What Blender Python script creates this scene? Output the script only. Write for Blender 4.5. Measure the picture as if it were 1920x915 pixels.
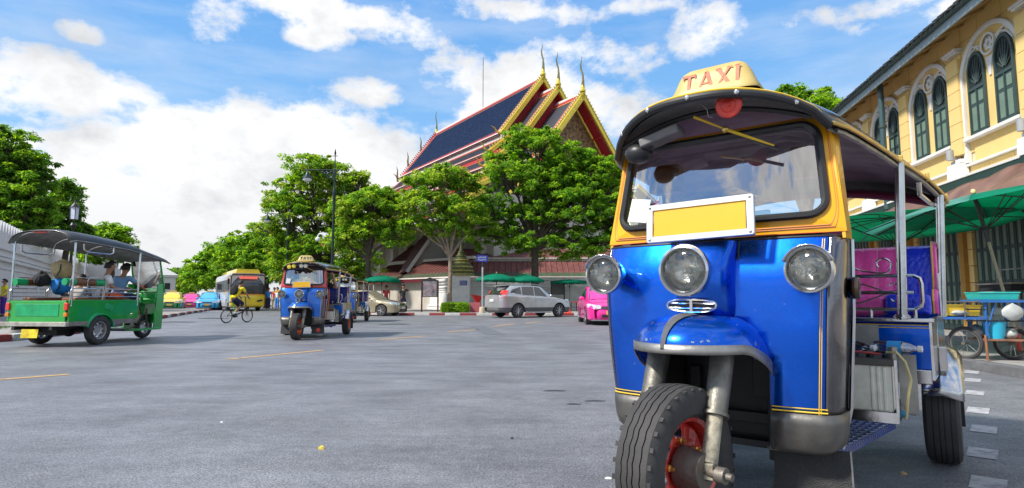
import bpy, bmesh, math, random
import numpy as np
from mathutils import Vector, Matrix, Euler
for o in list(bpy.data.objects): bpy.data.objects.remove(o)
SC = bpy.context.scene
COL = SC.collection
R = math.radians
random.seed(7); np.random.seed(7)
# ---------------------------------------------------------------- camera
CAMH, PITCH, FPX = .95, R(5.35), 1100.
cd = bpy.data.cameras.new('camera'); cam = bpy.data.objects.new('camera', cd); COL.objects.link(cam)
cam.location = (0, 0, CAMH); cam.rotation_euler = (R(90)+PITCH, 0, 0)
cd.sensor_width = 36; cd.lens = FPX/1920*36; cd.clip_start = .05; cd.clip_end = 3000
SC.camera = cam
SUN_EL, SUN_AZ = R(47), R(-116)          # azimuth from +Y towards +X: the sun stands behind the camera on the left
# ---------------------------------------------------------------- world
W = bpy.data.worlds.new('World'); SC.world = W; W.use_nodes = True
def nd(nt, t, **kw):
    n = nt.nodes.new(t)
    for k, v in kw.items():
        if k.startswith('i_'):
            key = k[2:]; n.inputs[int(key) if key.isdigit() else key].default_value = v
        else: setattr(n, k, v)
    return n
def mth(nt, op, a, b=None, c=None, clamp=False):
    n = nt.nodes.new('ShaderNodeMath'); n.operation = op; n.use_clamp = clamp
    for i, v in enumerate((a, b, c)):
        if v is None: continue
        if isinstance(v, (int, float)): n.inputs[i].default_value = v
        else: nt.links.new(v, n.inputs[i])
    return n.outputs[0]
def pxdir(x, y):
    a = (x-960)/FPX; b = -(y-457.5)/FPX
    v = Vector((a, math.cos(PITCH)-b*math.sin(PITCH), math.sin(PITCH)+b*math.cos(PITCH)))
    return v
def at(x, y, Y):                          # the point of the place seen at photo pixel x, y at depth Y
    v = pxdir(x, y); t = Y/v.y
    return Vector((v.x*t, Y, CAMH+v.z*t))
def gnd(x, y, z=0):
    v = pxdir(x, y); t = (z-CAMH)/v.z
    return Vector((v.x*t, v.y*t, z))
def build_world():
    nt = W.node_tree; nt.nodes.clear(); L = nt.links.new
    out = nd(nt, 'ShaderNodeOutputWorld'); bg = nd(nt, 'ShaderNodeBackground', i_Strength=SKY_STRENGTH)
    sky = nd(nt, 'ShaderNodeTexSky', sky_type='NISHITA', sun_disc=False, sun_elevation=SUN_EL, sun_rotation=SUN_AZ, air_density=1.0, dust_density=.35, ozone_density=2.2, altitude=200)
    hs = nd(nt, 'ShaderNodeHueSaturation', i_Saturation=SKY_SAT, i_Value=SKY_VAL); L(sky.outputs[0], hs.inputs['Color'])
    tc = nd(nt, 'ShaderNodeTexCoord'); sp = nd(nt, 'ShaderNodeSeparateXYZ'); L(tc.outputs['Generated'], sp.inputs[0])
    az = mth(nt, 'ARCTAN2', sp.outputs[0], sp.outputs[1]); el = mth(nt, 'ARCSINE', sp.outputs[2])
    # noise in az/el space, stretched sideways
    cb = nd(nt, 'ShaderNodeCombineXYZ'); L(az, cb.inputs[0]); L(mth(nt, 'MULTIPLY', el, 1.5), cb.inputs[1])
    n1 = nd(nt, 'ShaderNodeTexNoise', i_Scale=4.5, i_Detail=11.0, i_Roughness=.60); L(cb.outputs[0], n1.inputs['Vector'])
    n2 = nd(nt, 'ShaderNodeTexNoise', i_Scale=13.0, i_Detail=9.0, i_Roughness=.62); L(cb.outputs[0], n2.inputs['Vector'])
    n3 = nd(nt, 'ShaderNodeTexNoise', i_Scale=2.0, i_Detail=6.0, i_Roughness=.55); L(cb.outputs[0], n3.inputs['Vector'])
    # cloud banks: (photo x, y, half width, half height, softness)
    banks = [(420,330,215,105),(560,300,190,105),(300,420,210,150),(700,330,150,90),(640,430,260,120),(330,520,330,80),(850,300,90,70),(500,230,90,55),
             (60,150,130,62),(190,170,90,35),(20,262,50,28),(430,30,75,48),(590,60,60,28),(600,20,190,26),(760,60,70,26),
             (930,150,115,60),(1000,200,150,70),(1130,110,80,45),(1170,220,60,45),(930,20,160,22),(1320,60,60,38),(1600,62,48,20),(1640,12,150,24),(1110,20,110,22),
             (1800,20,70,30),(690,175,55,22),(150,60,50,20)]
    fld = None
    for (x, y, a, b) in banks:
        d = pxdir(x, y).normalized(); az0 = math.atan2(d.x, d.y); el0 = math.asin(d.z)
        d2 = pxdir(x+a, y).normalized(); ra = abs(math.atan2(d2.x, d2.y)-az0); d3 = pxdir(x, y-b).normalized(); rb = abs(math.asin(d3.z)-el0)
        u = mth(nt, 'DIVIDE', mth(nt, 'SUBTRACT', az, az0), ra*1.25); v = mth(nt, 'DIVIDE', mth(nt, 'SUBTRACT', el, el0), rb*1.25)
        q = mth(nt, 'SUBTRACT', 1.0, mth(nt, 'ADD', mth(nt, 'MULTIPLY', u, u), mth(nt, 'MULTIPLY', v, v)))
        q = mth(nt, 'MULTIPLY', q, 1.9 if a*b > 9000 else (1.1 if a*b > 4000 else .75))
        fld = q if fld is None else mth(nt, 'SMOOTH_MAX', fld, q, .25)
    # elsewhere in the sky: unseen scattered clouds from noise alone, cover raised for brighter fill light
    aaz = mth(nt, 'ABSOLUTE', az); outside = mth(nt, 'MULTIPLY_ADD', mth(nt, 'MAXIMUM', mth(nt, 'SUBTRACT', aaz, .80), mth(nt, 'MULTIPLY', mth(nt, 'SUBTRACT', el, .50), 1.2)), 4.0, 0, clamp=True)
    n3m = mth(nt, 'MULTIPLY', mth(nt, 'SUBTRACT', n3.outputs['Fac'], .43), 8.0)
    fld = mth(nt, 'MAXIMUM', fld, -3.0)
    fld = mth(nt, 'ADD', mth(nt, 'MULTIPLY', fld, mth(nt, 'SUBTRACT', 1.0, outside)), mth(nt, 'MULTIPLY', n3m, outside))
    f2 = mth(nt, 'ADD', fld, mth(nt, 'MULTIPLY', mth(nt, 'SUBTRACT', n1.outputs['Fac'], .5), 5.0))
    f2 = mth(nt, 'ADD', f2, mth(nt, 'MULTIPLY', mth(nt, 'SUBTRACT', n2.outputs['Fac'], .5), 3.0))
    ms = nd(nt, 'ShaderNodeMapRange', interpolation_type='SMOOTHSTEP', i_1=-.1, i_2=1.0); L(f2, ms.inputs[0])
    # thin high veil
    cb2 = nd(nt, 'ShaderNodeCombineXYZ'); L(mth(nt, 'MULTIPLY', az, .8), cb2.inputs[0]); L(mth(nt, 'MULTIPLY', el, 3.5), cb2.inputs[1])
    n4 = nd(nt, 'ShaderNodeTexNoise', i_Scale=3.0, i_Detail=8.0, i_Roughness=.6); L(cb2.outputs[0], n4.inputs['Vector'])
    veil = nd(nt, 'ShaderNodeMapRange', i_1=.44, i_2=.85, i_3=0, i_4=.5); L(n4.outputs['Fac'], veil.inputs[0])
    cover = mth(nt, 'MAXIMUM', ms.outputs[0], veil.outputs[0])
    # cloud colour: bright tops, greyer bellies
    sh = nd(nt, 'ShaderNodeTexNoise', i_Scale=6.5, i_Detail=8.0, i_Roughness=.6); L(cb.outputs[0], sh.inputs['Vector'])
    belly = nd(nt, 'ShaderNodeMapRange', i_1=.46, i_2=.68, i_3=0, i_4=.75); L(sh.outputs['Fac'], belly.inputs[0])
    low = nd(nt, 'ShaderNodeMapRange', i_1=.02, i_2=.22, i_3=.5, i_4=0); L(el, low.inputs[0])
    gy = mth(nt, 'MAXIMUM', belly.outputs[0], low.outputs[0])
    cc = nd(nt, 'ShaderNodeMix', data_type='RGBA'); cc.inputs['A'].default_value = (*[CLOUD*c for c in (1.0, 1.0, 1.0)], 1); cc.inputs['B'].default_value = (*[CLOUD*.62*c for c in (.93, .97, 1.04)], 1)
    L(gy, cc.inputs['Factor'])
    gr = nd(nt, 'ShaderNodeMapRange', i_1=.0, i_2=.55); L(el, gr.inputs[0]); gc = nd(nt, 'ShaderNodeMix', data_type='RGBA'); gc.inputs['A'].default_value = (1.75, 3.25, 4.65, 1); gc.inputs['B'].default_value = (.62, 1.95, 4.35, 1); L(gr.outputs[0], gc.inputs['Factor'])
    sm = nd(nt, 'ShaderNodeMix', data_type='RGBA'); sm.inputs['Factor'].default_value = .8; L(hs.outputs[0], sm.inputs['A']); L(gc.outputs['Result'], sm.inputs['B'])
    mx = nd(nt, 'ShaderNodeMix', data_type='RGBA'); L(cover, mx.inputs['Factor']); L(sm.outputs['Result'], mx.inputs['A']); L(cc.outputs['Result'], mx.inputs['B'])
    L(mx.outputs['Result'], bg.inputs['Color']); L(bg.outputs[0], out.inputs[0])
SKY_STRENGTH, SKY_SAT, SKY_VAL, CLOUD = .10, 1.1, 1.0, 5.0
build_world()
sl = bpy.data.lights.new('sun', 'SUN'); sun = bpy.data.objects.new('sun', sl); COL.objects.link(sun)
sl.energy = 2.6; sl.angle = R(5); sl.color = (1, .95, .87)
sun.rotation_euler = Vector((math.sin(SUN_AZ)*math.cos(SUN_EL), math.cos(SUN_AZ)*math.cos(SUN_EL), math.sin(SUN_EL))).to_track_quat('Z', 'Y').to_euler()
SC.view_settings.view_transform = 'Standard'; SC.view_settings.look = 'None'; SC.view_settings.gamma = 1; SC.view_settings.exposure = 1.1
SC.render.engine = 'CYCLES'
SC.cycles.max_bounces = 8; SC.cycles.transparent_max_bounces = 12; SC.cycles.caustics_reflective = False; SC.cycles.caustics_refractive = False
SC.cycles.use_denoising = True
# ---------------------------------------------------------------- mesh helpers
def frame(d):
    d = Vector(d).normalized(); a = Vector((0, 0, 1)) if abs(d.z) < .9 else Vector((1, 0, 0))
    u = d.cross(a).normalized(); return u, u.cross(d).normalized() if False else d.cross(u).normalized(), d
class G:
    def __init__(s): s.v = []; s.f = []
    def add(s, vs, fs):
        o = len(s.v); s.v += [tuple(float(c) for c in p) for p in vs]; s.f += [tuple(o+i for i in f) for f in fs]; return s
    def box(s, c, d, rz=0, rx=0, ry=0, tx=1, ty=1):
        m = Euler((rx, ry, rz)).to_matrix(); vs = []
        for z in (-.5, .5):
            kx, ky = (tx, ty) if z > 0 else (1, 1)
            for x, y in ((-.5, -.5), (.5, -.5), (.5, .5), (-.5, .5)):
                vs.append(Vector(c)+m @ Vector((x*d[0]*kx, y*d[1]*ky, z*d[2])))
        return s.add(vs, [(3, 2, 1, 0), (4, 5, 6, 7), (0, 1, 5, 4), (1, 2, 6, 5), (2, 3, 7, 6), (3, 0, 4, 7)])
    def tube(s, pts, r, n=8, closed=False, cap=True, flat=1.0):
        pts = [Vector(p) for p in pts]; k = len(pts); rs = r if isinstance(r, (list, tuple)) else [r]*k
        u = None; vs = []
        for i, p in enumerate(pts):
            if closed: d = pts[(i+1) % k]-pts[i-1]
            else: d = pts[min(i+1, k-1)]-pts[max(i-1, 0)]
            if d.length < 1e-9: d = Vector((0, 0, 1))
            d.normalize()
            if u is None: u = frame(d)[0]
            u = (u-d*u.dot(d))
            if u.length < 1e-6: u = frame(d)[0]
            u.normalize(); w = d.cross(u)
            for j in range(n):
                a = 2*math.pi*j/n; vs.append(p+(u*math.cos(a)+w*math.sin(a)*flat)*rs[i])
        fs = []
        for i in range(k if closed else k-1):
            i2 = (i+1) % k
            for j in range(n): fs.append((i*n+j, i*n+(j+1) % n, i2*n+(j+1) % n, i2*n+j))
        if cap and not closed: fs += [tuple(range(n-1, -1, -1)), tuple((k-1)*n+j for j in range(n))]
        return s.add(vs, fs)
    def lathe(s, prof, c=(0, 0, 0), d=(0, 0, 1), n=24, cap=True, seg=None, zig=None):
        u, w, d = frame(d); c = Vector(c); vs = []; k = len(prof)
        for i, (r, h) in enumerate(prof):
            for j in range(n):
                a = 2*math.pi*j/n; hh = h+(zig[i] if zig and j % 2 else 0)
                vs.append(c+d*hh+(u*math.cos(a)+w*math.sin(a))*max(r, 1e-4))
        fs = [(i*n+j, i*n+(j+1) % n, (i+1)*n+(j+1) % n, (i+1)*n+j) for i in range(k-1) for j in range(n)]
        if cap: fs += [tuple(range(n-1, -1, -1)), tuple((k-1)*n+j for j in range(n))]
        return s.add(vs, fs)
    def loft(s, secs, closed=False, cap=False, wrap=False):
        n = len(secs[0]); k = len(secs); vs = [p for q in secs for p in q]; fs = []
        for i in range(k if wrap else k-1):
            i2 = (i+1) % k
            for j in range(n if closed else n-1): fs.append((i*n+j, i*n+(j+1) % n, i2*n+(j+1) % n, i2*n+j))
        if cap: fs += [tuple(range(n-1, -1, -1)), tuple((k-1)*n+j for j in range(n))]
        return s.add(vs, fs)
    def prism(s, poly, ax, a, b):
        def P(p, t): return {'x': (t, p[0], p[1]), 'y': (p[0], t, p[1]), 'z': (p[0], p[1], t)}[ax]
        n = len(poly); vs = [P(p, a) for p in poly]+[P(p, b) for p in poly]
        return s.add(vs, [tuple(range(n-1, -1, -1)), tuple(range(n, 2*n))]+[(i, (i+1) % n, n+(i+1) % n, n+i) for i in range(n)])
    def slab(s, q, t):                    # a four-cornered plate of thickness t below its face
        q = [Vector(p) for p in q]; nn = (q[1]-q[0]).cross(q[3]-q[0]).normalized()*t
        return s.add(q+[p-nn for p in q], [(0, 1, 2, 3), (7, 6, 5, 4)]+[(i, i+4, (i+1) % 4+4, (i+1) % 4) for i in range(4)])
    def ell(s, c, r, n=12, m=8, rz=0):
        vs = []; M_ = Euler((0, 0, rz)).to_matrix()
        for i in range(m+1):
            a = math.pi*i/m
            for j in range(n):
                b = 2*math.pi*j/n; vs.append(Vector(c)+M_ @ Vector((r[0]*math.sin(a)*math.cos(b), r[1]*math.sin(a)*math.sin(b), r[2]*math.cos(a))))
        return s.add(vs, [(i*n+j, (i+1)*n+j, (i+1)*n+(j+1) % n, i*n+(j+1) % n) for i in range(m) for j in range(n)])
    def mir(s):                           # mirrored copy in x
        g = G(); g.v = [(-x, y, z) for x, y, z in s.v]; g.f = [tuple(reversed(f)) for f in s.f]; return g
    def join(s, g): return s.add(g.v, g.f)
    def mv(s, d): s.v = [(x+d[0], y+d[1], z+d[2]) for x, y, z in s.v]; return s
def obj(name, g, m, parent=None, ang=35, bevel=0, seg=2, sub=0, solid=0, recalc=True, off=-1):
    me = bpy.data.meshes.new(name); me.from_pydata(g.v, [], g.f)
    ms = m if isinstance(m, (list, tuple)) else [m]
    for q in ms: me.materials.append(q)
    if recalc and len(g.f) < 30000:
        b = bmesh.new(); b.from_mesh(me); bmesh.ops.remove_doubles(b, verts=b.verts, dist=1e-5); bmesh.ops.recalc_face_normals(b, faces=b.faces); b.to_mesh(me); b.free()
    if ang:
        me.shade_smooth(); me.set_sharp_from_angle(angle=R(ang))
    o = bpy.data.objects.new(name, me); COL.objects.link(o)
    if parent: o.parent = parent
    if solid: md = o.modifiers.new('solid', 'SOLIDIFY'); md.thickness = solid; md.offset = off
    if bevel: md = o.modifiers.new('bevel', 'BEVEL'); md.width = bevel; md.segments = seg; md.limit_method = 'ANGLE'; md.angle_limit = R(40); md.harden_normals = True
    if sub: md = o.modifiers.new('sub', 'SUBSURF'); md.levels = sub; md.render_levels = sub
    return o
def share(o, name, parent, loc=None, rot=None):   # another object on the same mesh
    c = o.copy(); c.name = name; COL.objects.link(c); c.parent = parent
    if loc is not None: c.location = loc
    if rot is not None: c.rotation_euler = rot
    return c
def tag(o, label=None, cat=None, group=None, kind=None):
    if label: o['label'] = label
    if cat: o['category'] = cat
    if group: o['group'] = group
    if kind: o['kind'] = kind
    return o
def thing(name, label, cat, loc=(0, 0, 0), rz=0, group=None, sc=None):
    o = bpy.data.objects.new(name, None); COL.objects.link(o); o.location = loc; o.rotation_euler = (0, 0, rz); o.empty_display_size = .1
    if sc: o.scale = (sc, sc, sc)
    return tag(o, label, cat, group)
def struct(name, g, m, **kw): return tag(obj(name, g, m, **kw), kind='structure')
def copy_tree(o, parent=None):
    c = o.copy(); COL.objects.link(c)
    if parent: c.parent = parent
    for ch in o.children: copy_tree(ch, c)
    return c
def recolor(o, mp):
    for ch in o.children:
        if ch.type == 'MESH' and ch.data.materials and ch.data.materials[0] and ch.data.materials[0].name in mp:
            ch.data = ch.data.copy(); ch.data.materials[0] = mp[ch.data.materials[0].name]
        recolor(ch, mp)
# ---------------------------------------------------------------- materials
MATS = {}
def M(name, col, rough=.5, metal=0., var=.12, scale=6., bump=0., bscale=60., coat=0., dirt=0., dcol=(.09, .075, .06), dscale=2.5, spec=.5, trans=0., emit=None, island=0., sheen=0.):
    if name in MATS: return MATS[name]
    m = bpy.data.materials.new(name); m.use_nodes = True; nt = m.node_tree; L = nt.links.new
    b = nt.nodes['Principled BSDF']; b.inputs['Roughness'].default_value = rough; b.inputs['Metallic'].default_value = metal
    b.inputs['Coat Weight'].default_value = coat; b.inputs['Coat Roughness'].default_value = .05; b.inputs['Specular IOR Level'].default_value = spec
    tc = nd(nt, 'ShaderNodeTexCoord')
    n = nd(nt, 'ShaderNodeTexNoise', i_Scale=scale, i_Detail=6., i_Roughness=.6); L(tc.outputs['Object'], n.inputs['Vector'])
    mx = nd(nt, 'ShaderNodeMix', data_type='RGBA')
    mx.inputs['A'].default_value = (*[max(0, c*(1-var)) for c in col], 1); mx.inputs['B'].default_value = (*[min(1, c*(1+var)) for c in col], 1)
    mr = nd(nt, 'ShaderNodeMapRange', i_1=.3, i_2=.7); L(n.outputs['Fac'], mr.inputs[0]); L(mr.outputs[0], mx.inputs['Factor']); c = mx.outputs['Result']
    if island:
        g = nd(nt, 'ShaderNodeNewGeometry'); hs = nd(nt, 'ShaderNodeHueSaturation'); L(c, hs.inputs['Color'])
        L(mth(nt, 'MULTIPLY_ADD', g.outputs['Random Per Island'], island, 1-island*.5), hs.inputs['Value']); L(mth(nt, 'MULTIPLY_ADD', g.outputs['Random Per Island'], -.05*min(1, island), .5+.025), hs.inputs['Hue']); c = hs.outputs[0]
    if dirt:
        d = nd(nt, 'ShaderNodeTexNoise', i_Scale=dscale, i_Detail=9., i_Roughness=.7); L(tc.outputs['Object'], d.inputs['Vector'])
        dr = nd(nt, 'ShaderNodeMapRange', i_1=.48, i_2=.72, i_3=0, i_4=dirt); L(d.outputs['Fac'], dr.inputs[0])
        mx2 = nd(nt, 'ShaderNodeMix', data_type='RGBA'); mx2.inputs['B'].default_value = (*dcol, 1); L(c, mx2.inputs['A']); L(dr.outputs[0], mx2.inputs['Factor']); c = mx2.outputs['Result']
        L(mth(nt, 'ADD', mth(nt, 'MULTIPLY', dr.outputs[0], .35), rough, clamp=True), b.inputs['Roughness'])
    L(c, b.inputs['Base Color'])
    if bump:
        bn = nd(nt, 'ShaderNodeTexNoise', i_Scale=bscale, i_Detail=5.); L(tc.outputs['Object'], bn.inputs['Vector'])
        bu = nd(nt, 'ShaderNodeBump', i_Strength=bump, i_Distance=.02); L(bn.outputs['Fac'], bu.inputs['Height']); L(bu.outputs[0], b.inputs['Normal'])
    if trans: b.inputs['Transmission Weight'].default_value = trans
    if emit: b.inputs['Emission Color'].default_value = (*emit[:3], 1); b.inputs['Emission Strength'].default_value = emit[3]
    MATS[name] = m; return m
def glass(name, tint=(.75, .85, .85), refl=.12, alpha=.25):
    """thin pane: mostly see-through with a fresnel sky reflection"""
    m = bpy.data.materials.new(name); m.use_nodes = True; nt = m.node_tree; nt.nodes.clear(); L = nt.links.new
    out = nd(nt, 'ShaderNodeOutputMaterial'); tr = nd(nt, 'ShaderNodeBsdfTransparent'); tr.inputs[0].default_value = (*tint, 1)
    gl = nd(nt, 'ShaderNodeBsdfGlossy', i_Roughness=.02); gl.inputs['Color'].default_value = (1, 1, 1, 1)
    lw = nd(nt, 'ShaderNodeLayerWeight', i_Blend=.35); f = mth(nt, 'MULTIPLY_ADD', lw.outputs['Fresnel'], 1.0, refl, clamp=True)
    mx = nd(nt, 'ShaderNodeMixShader'); L(f, mx.inputs[0]); L(tr.outputs[0], mx.inputs[1]); L(gl.outputs[0], mx.inputs[2]); L(mx.outputs[0], out.inputs[0])
    MATS[name] = m; return m
# ---------------------------------------------------------------- ground, road, pavements
def road_mat():
    m = M('asphalt', (.155, .157, .170), rough=.50, var=.22, scale=1.2, dirt=.45, dcol=(.045, .047, .055), dscale=.5, spec=.5)
    nt = m.node_tree; L = nt.links.new; b = nt.nodes['Principled BSDF']; tc = [n for n in nt.nodes if n.type == 'TEX_COORD'][0]
    src = b.inputs['Base Color'].links[0].from_socket
    vo = nd(nt, 'ShaderNodeTexVoronoi', i_Scale=120.); L(tc.outputs['Object'], vo.inputs['Vector'])
    mp = nd(nt, 'ShaderNodeMapping'); mp.inputs['Rotation'].default_value = (0, 0, R(33)); mp.inputs['Scale'].default_value = (.5, 1.6, 1); L(tc.outputs['Object'], mp.inputs['Vector'])
    st = nd(nt, 'ShaderNodeTexNoise', i_Scale=1.6, i_Detail=10., i_Roughness=.68); L(mp.outputs[0], st.inputs['Vector'])
    n2 = nd(nt, 'ShaderNodeTexNoise', i_Scale=75., i_Detail=6., i_Roughness=.75); L(tc.outputs['Object'], n2.inputs['Vector'])
    r1 = nd(nt, 'ShaderNodeMapRange', i_1=.32, i_2=.68, i_3=.78, i_4=1.2); L(st.outputs['Fac'], r1.inputs[0])
    n5 = nd(nt, 'ShaderNodeTexNoise', i_Scale=14., i_Detail=8., i_Roughness=.8); L(tc.outputs['Object'], n5.inputs['Vector']); r5 = nd(nt, 'ShaderNodeMapRange', i_1=.3, i_2=.7, i_3=.72, i_4=1.3); L(n5.outputs['Fac'], r5.inputs[0])
    r2 = nd(nt, 'ShaderNodeMapRange', i_1=.34, i_2=.66, i_3=.30, i_4=1.95); L(n2.outputs['Fac'], r2.inputs[0])
    sc_ = nd(nt, 'ShaderNodeVectorMath', operation='SCALE'); L(src, sc_.inputs[0]); L(mth(nt, 'MULTIPLY', mth(nt, 'MULTIPLY', r1.outputs[0], r2.outputs[0]), r5.outputs[0]), sc_.inputs['Scale']); L(sc_.outputs[0], b.inputs['Base Color'])
    h = mth(nt, 'ADD', mth(nt, 'MULTIPLY', vo.outputs['Distance'], .6), mth(nt, 'MULTIPLY', n2.outputs['Fac'], .7))
    bu = nd(nt, 'ShaderNodeBump', i_Strength=.55, i_Distance=.006); L(h, bu.inputs['Height']); L(bu.outputs[0], b.inputs['Normal'])
    rr = nd(nt, 'ShaderNodeMapRange', i_1=.3, i_2=.7, i_3=.62, i_4=.40); L(st.outputs['Fac'], rr.inputs[0]); L(rr.outputs[0], b.inputs['Roughness'])
    return m
ASPH = road_mat()
g = G(); g.add([(-900, -300, 0), (900, -300, 0), (900, 1500, 0), (-900, 1500, 0)], [(0, 1, 2, 3)])
struct('road', g, ASPH, ang=0)
ORANGE = M('worn_orange_line', (.50, .31, .13), rough=.7, var=.2, scale=14, dirt=.85, dcol=(.10, .10, .11), dscale=9)
LINEW = M('worn_white_line', (.40, .40, .41), rough=.7, var=.2, scale=14, dirt=.95, dcol=(.11, .11, .12), dscale=9)
def sheet(name, pts, z, m, **kw):
    g = G(); g.add([(p[0], p[1], z) for p in pts], [tuple(range(len(pts)))]); return struct(name, g, m, ang=0, recalc=False, **kw)
def dash(a, b, w, m, z=.004, ends=None):
    a = Vector((a[0], a[1])); b = Vector((b[0], b[1])); d = (b-a).normalized(); n = Vector((-d.y, d.x))*w/2
    sheet('road_marking', [a-n, b-n, b+n, a+n], z, m)
for (x0, y0, x1, y1, w) in ((-40, 715, 130, 702, .13), (425, 674, 605, 657, .13), (712, 637, 797, 630, .15), (838, 623, 897, 618, .15), (925, 612, 965, 607, .16), (985, 606, 1012, 603, .16)):
    dash(gnd(x0, y0), gnd(x1, y1), w, ORANGE)
dash(gnd(895, 612), gnd(930, 628), .55, M('worn_patch', (.13, .135, .15), rough=.6, var=.2, scale=10), z=.004)
for (x, y) in ((1853, 908), (1842, 850), (1845, 805), (1834, 770), (1828, 737), (1824, 713), (1822, 698), (1905, 808), (1895, 752)):
    p = gnd(x, y); d = Vector((.65, .76, 0)); n = Vector((d.y, -d.x, 0)); w, l = .075, .10+.012*p.y
    if x > 1890: continue
    sheet('road_marking', [p-n*w-d*l, p+n*w-d*l, p+n*w+d*l, p-n*w+d*l], .004, LINEW)
TAR = M('tar_patch', (.028, .03, .033), rough=.5, var=.1)
for (x, y, a, b) in ((1115, 752, 20, 1), (1076, 758, 14, 1), (1040, 733, 22, 1), (960, 822, 3, 2), (400, 597, 30, 1), (330, 604, 40, 1), (740, 608, 30, .8), (985, 606, 0, 0)):
    if a: sheet('tar_patch', [gnd(x+a*math.cos(t), y+b*math.sin(t)*(1+.3*math.sin(3*t))) for t in [k*math.pi/6 for k in range(12)][::-1]], .003, TAR)
OIL = M('old_stain', (.118, .120, .131), rough=.5, var=.35, scale=5)
for k in range(0):
    rs = random.Random(k+50); x, y = rs.uniform(40, 1130), rs.uniform(625, 900); c = gnd(x, y); L_, w_ = rs.uniform(.12, .4), rs.uniform(.02, .07); an = R(rs.uniform(20, 48)); n = 18
    sheet('stain', [(c.x+L_*math.cos(t)*math.cos(an)-w_*rs.uniform(.5, 1.3)*math.sin(t)*math.sin(an), c.y+L_*math.cos(t)*math.sin(an)+w_*rs.uniform(.5, 1.3)*math.sin(t)*math.cos(an)) for t in [2*math.pi*q/n for q in range(n)]], .002+k*.00004, OIL)
# manhole style long joint across the road
def litter(name, label, px, m, s, n=9, tall=.004):
    p = gnd(*px); g = G(); rr = random.Random(int(px[0]))
    ring = [(s*(1+rr.uniform(-.4, .4))*math.cos(2*math.pi*k/n), s*.7*(1+rr.uniform(-.4, .4))*math.sin(2*math.pi*k/n), tall*rr.uniform(.3, 1.4)) for k in range(n)]
    g.add([(0, 0, tall*2)]+ring+[(x, y, 0) for x, y, z in ring], [(0, k+1, (k+1) % n+1) for k in range(n)]+[(k+1, k+1+n, (k+1) % n+1+n, (k+1) % n+1) for k in range(n)])
    o = obj(name, g, m); o.location = p; tag(o, label, 'litter'); return o
litter('leaf', 'crumpled yellow leaf lying on the open road left of the front tuk-tuk', (603, 842), M('yellow_leaf', (.75, .55, .06), var=.3, scale=60), .018, tall=.012)
litter('paper_scrap', 'torn white paper scrap on the road just left of the big front wheel', (1142, 897), M('paper', (.7, .7, .7), rough=.8), .022)
#litter('paper_scrap', 'small white scrap on the road left of the yellow leaf', (560, 836), MATS['paper'], .008)
litter('paper_scrap', 'white scrap farthest from the front tuk-tuk on the dark road', (416, 792), MATS['paper'], .012)
#litter('paper_scrap', 'pale scrap in the middle of the road above the yellow leaf', (574, 772), MATS['paper'], .012)
litter('leaf', 'dry brown leaf on the road under the battery box of the tuk-tuk', (1693, 890), M('dry_leaf', (.35, .24, .12), var=.3, scale=60), .018, tall=.01)
# kerb stones painted red and white on the far pavement
KR = M('kerb_red', (.30, .035, .04), rough=.8, var=.25, scale=9, dirt=.5); KW = M('kerb_white', (.52, .52, .50), rough=.8, var=.15, scale=9, dirt=.5, dcol=(.2, .19, .17)); KD = M('kerb_grey', (.13, .13, .135), rough=.85, var=.25, scale=9, dirt=.4)
CONC = M('paving_concrete', (.30, .285, .27), rough=.9, var=.18, scale=1.5, dirt=.5, dcol=(.15, .14, .13), bump=.3, bscale=30)
def paved(name, line, back, h=.13, ms=(KR, KW), stone=.9, kw=.17, upto=300):
    """pavement slab with individually built kerb stones along the polyline line; back closes the slab"""
    line = [Vector((p[0], p[1])) for p in line]; back = [Vector((p[0], p[1])) for p in back]
    g = G(); poly = [(p.x, p.y) for p in line+back]; g.prism(poly, 'z', -.02, h-.006); sl_ = struct(name, g, CONC, ang=0)
    k = 0; protos = {}
    for a, b in zip(line[:-1], line[1:]):
        L_ = (b-a).length; n = max(1, round(L_/stone)); d = (b-a)/n; an = math.atan2(d.y, d.x); ll = d.length
        for i in range(n):
            c = a+d*(i+.5); m = ms[k % len(ms)]; k += 1
            g = G(); g.box((0, 0, 0), (ll-.012, kw, h+.02)); o = obj('kerb_stone', g, m, sl_, ang=0, bevel=.015, seg=1)
            nrm = Vector((-d.y, d.x)).normalized(); o.location = (c.x-nrm.x*(kw/2-.004)*0, c.y, (h+.02)/2-.012+random.uniform(-.003, .003)); o.rotation_euler = (0, 0, an+random.uniform(-.006, .006))
    return sl_
far_kerb = [(60, 30), (12.5, 33.2), (4.5, 34.0), (-3, 34.3), (-7.5, 34.8), (-9.6, 37.5), (-13.2, 44.5), (-30, 74), (-60, 127)]
paved('pavement', far_kerb[::-1], [(60, 90), (-20, 200)][::-1] if False else [(90, 30), (90, 140), (-50, 140)])
paved('pavement', [(-60, 112), (-27.5, 55), (-15.4, 24.5), (-12.1, 16.5), (-11.35, 13.4), (-12.2, 11.0), (-16, 8.2), (-26, 4)][::-1], [(-75, 108), (-60, 0)][::1], ms=(KR, KW, KD), stone=1.0, h=.15)
# right-hand pavement below the yellow building
AZ = R(10); BD = Vector((math.sin(AZ), math.cos(AZ))); BN = Vector((math.cos(AZ), -math.sin(AZ)))
def B(s, w): return BD*s+BN*w
paved('pavement', [B(-2, 5.4), B(6.6, 5.05), B(8.0, 4.88), B(9.6, 4.7), B(13, 4.6), B(24, 4.6), B(27, 4.6)], [B(27, 14), B(-2, 14)], ms=(KD,), stone=1.1, h=.12)
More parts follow.
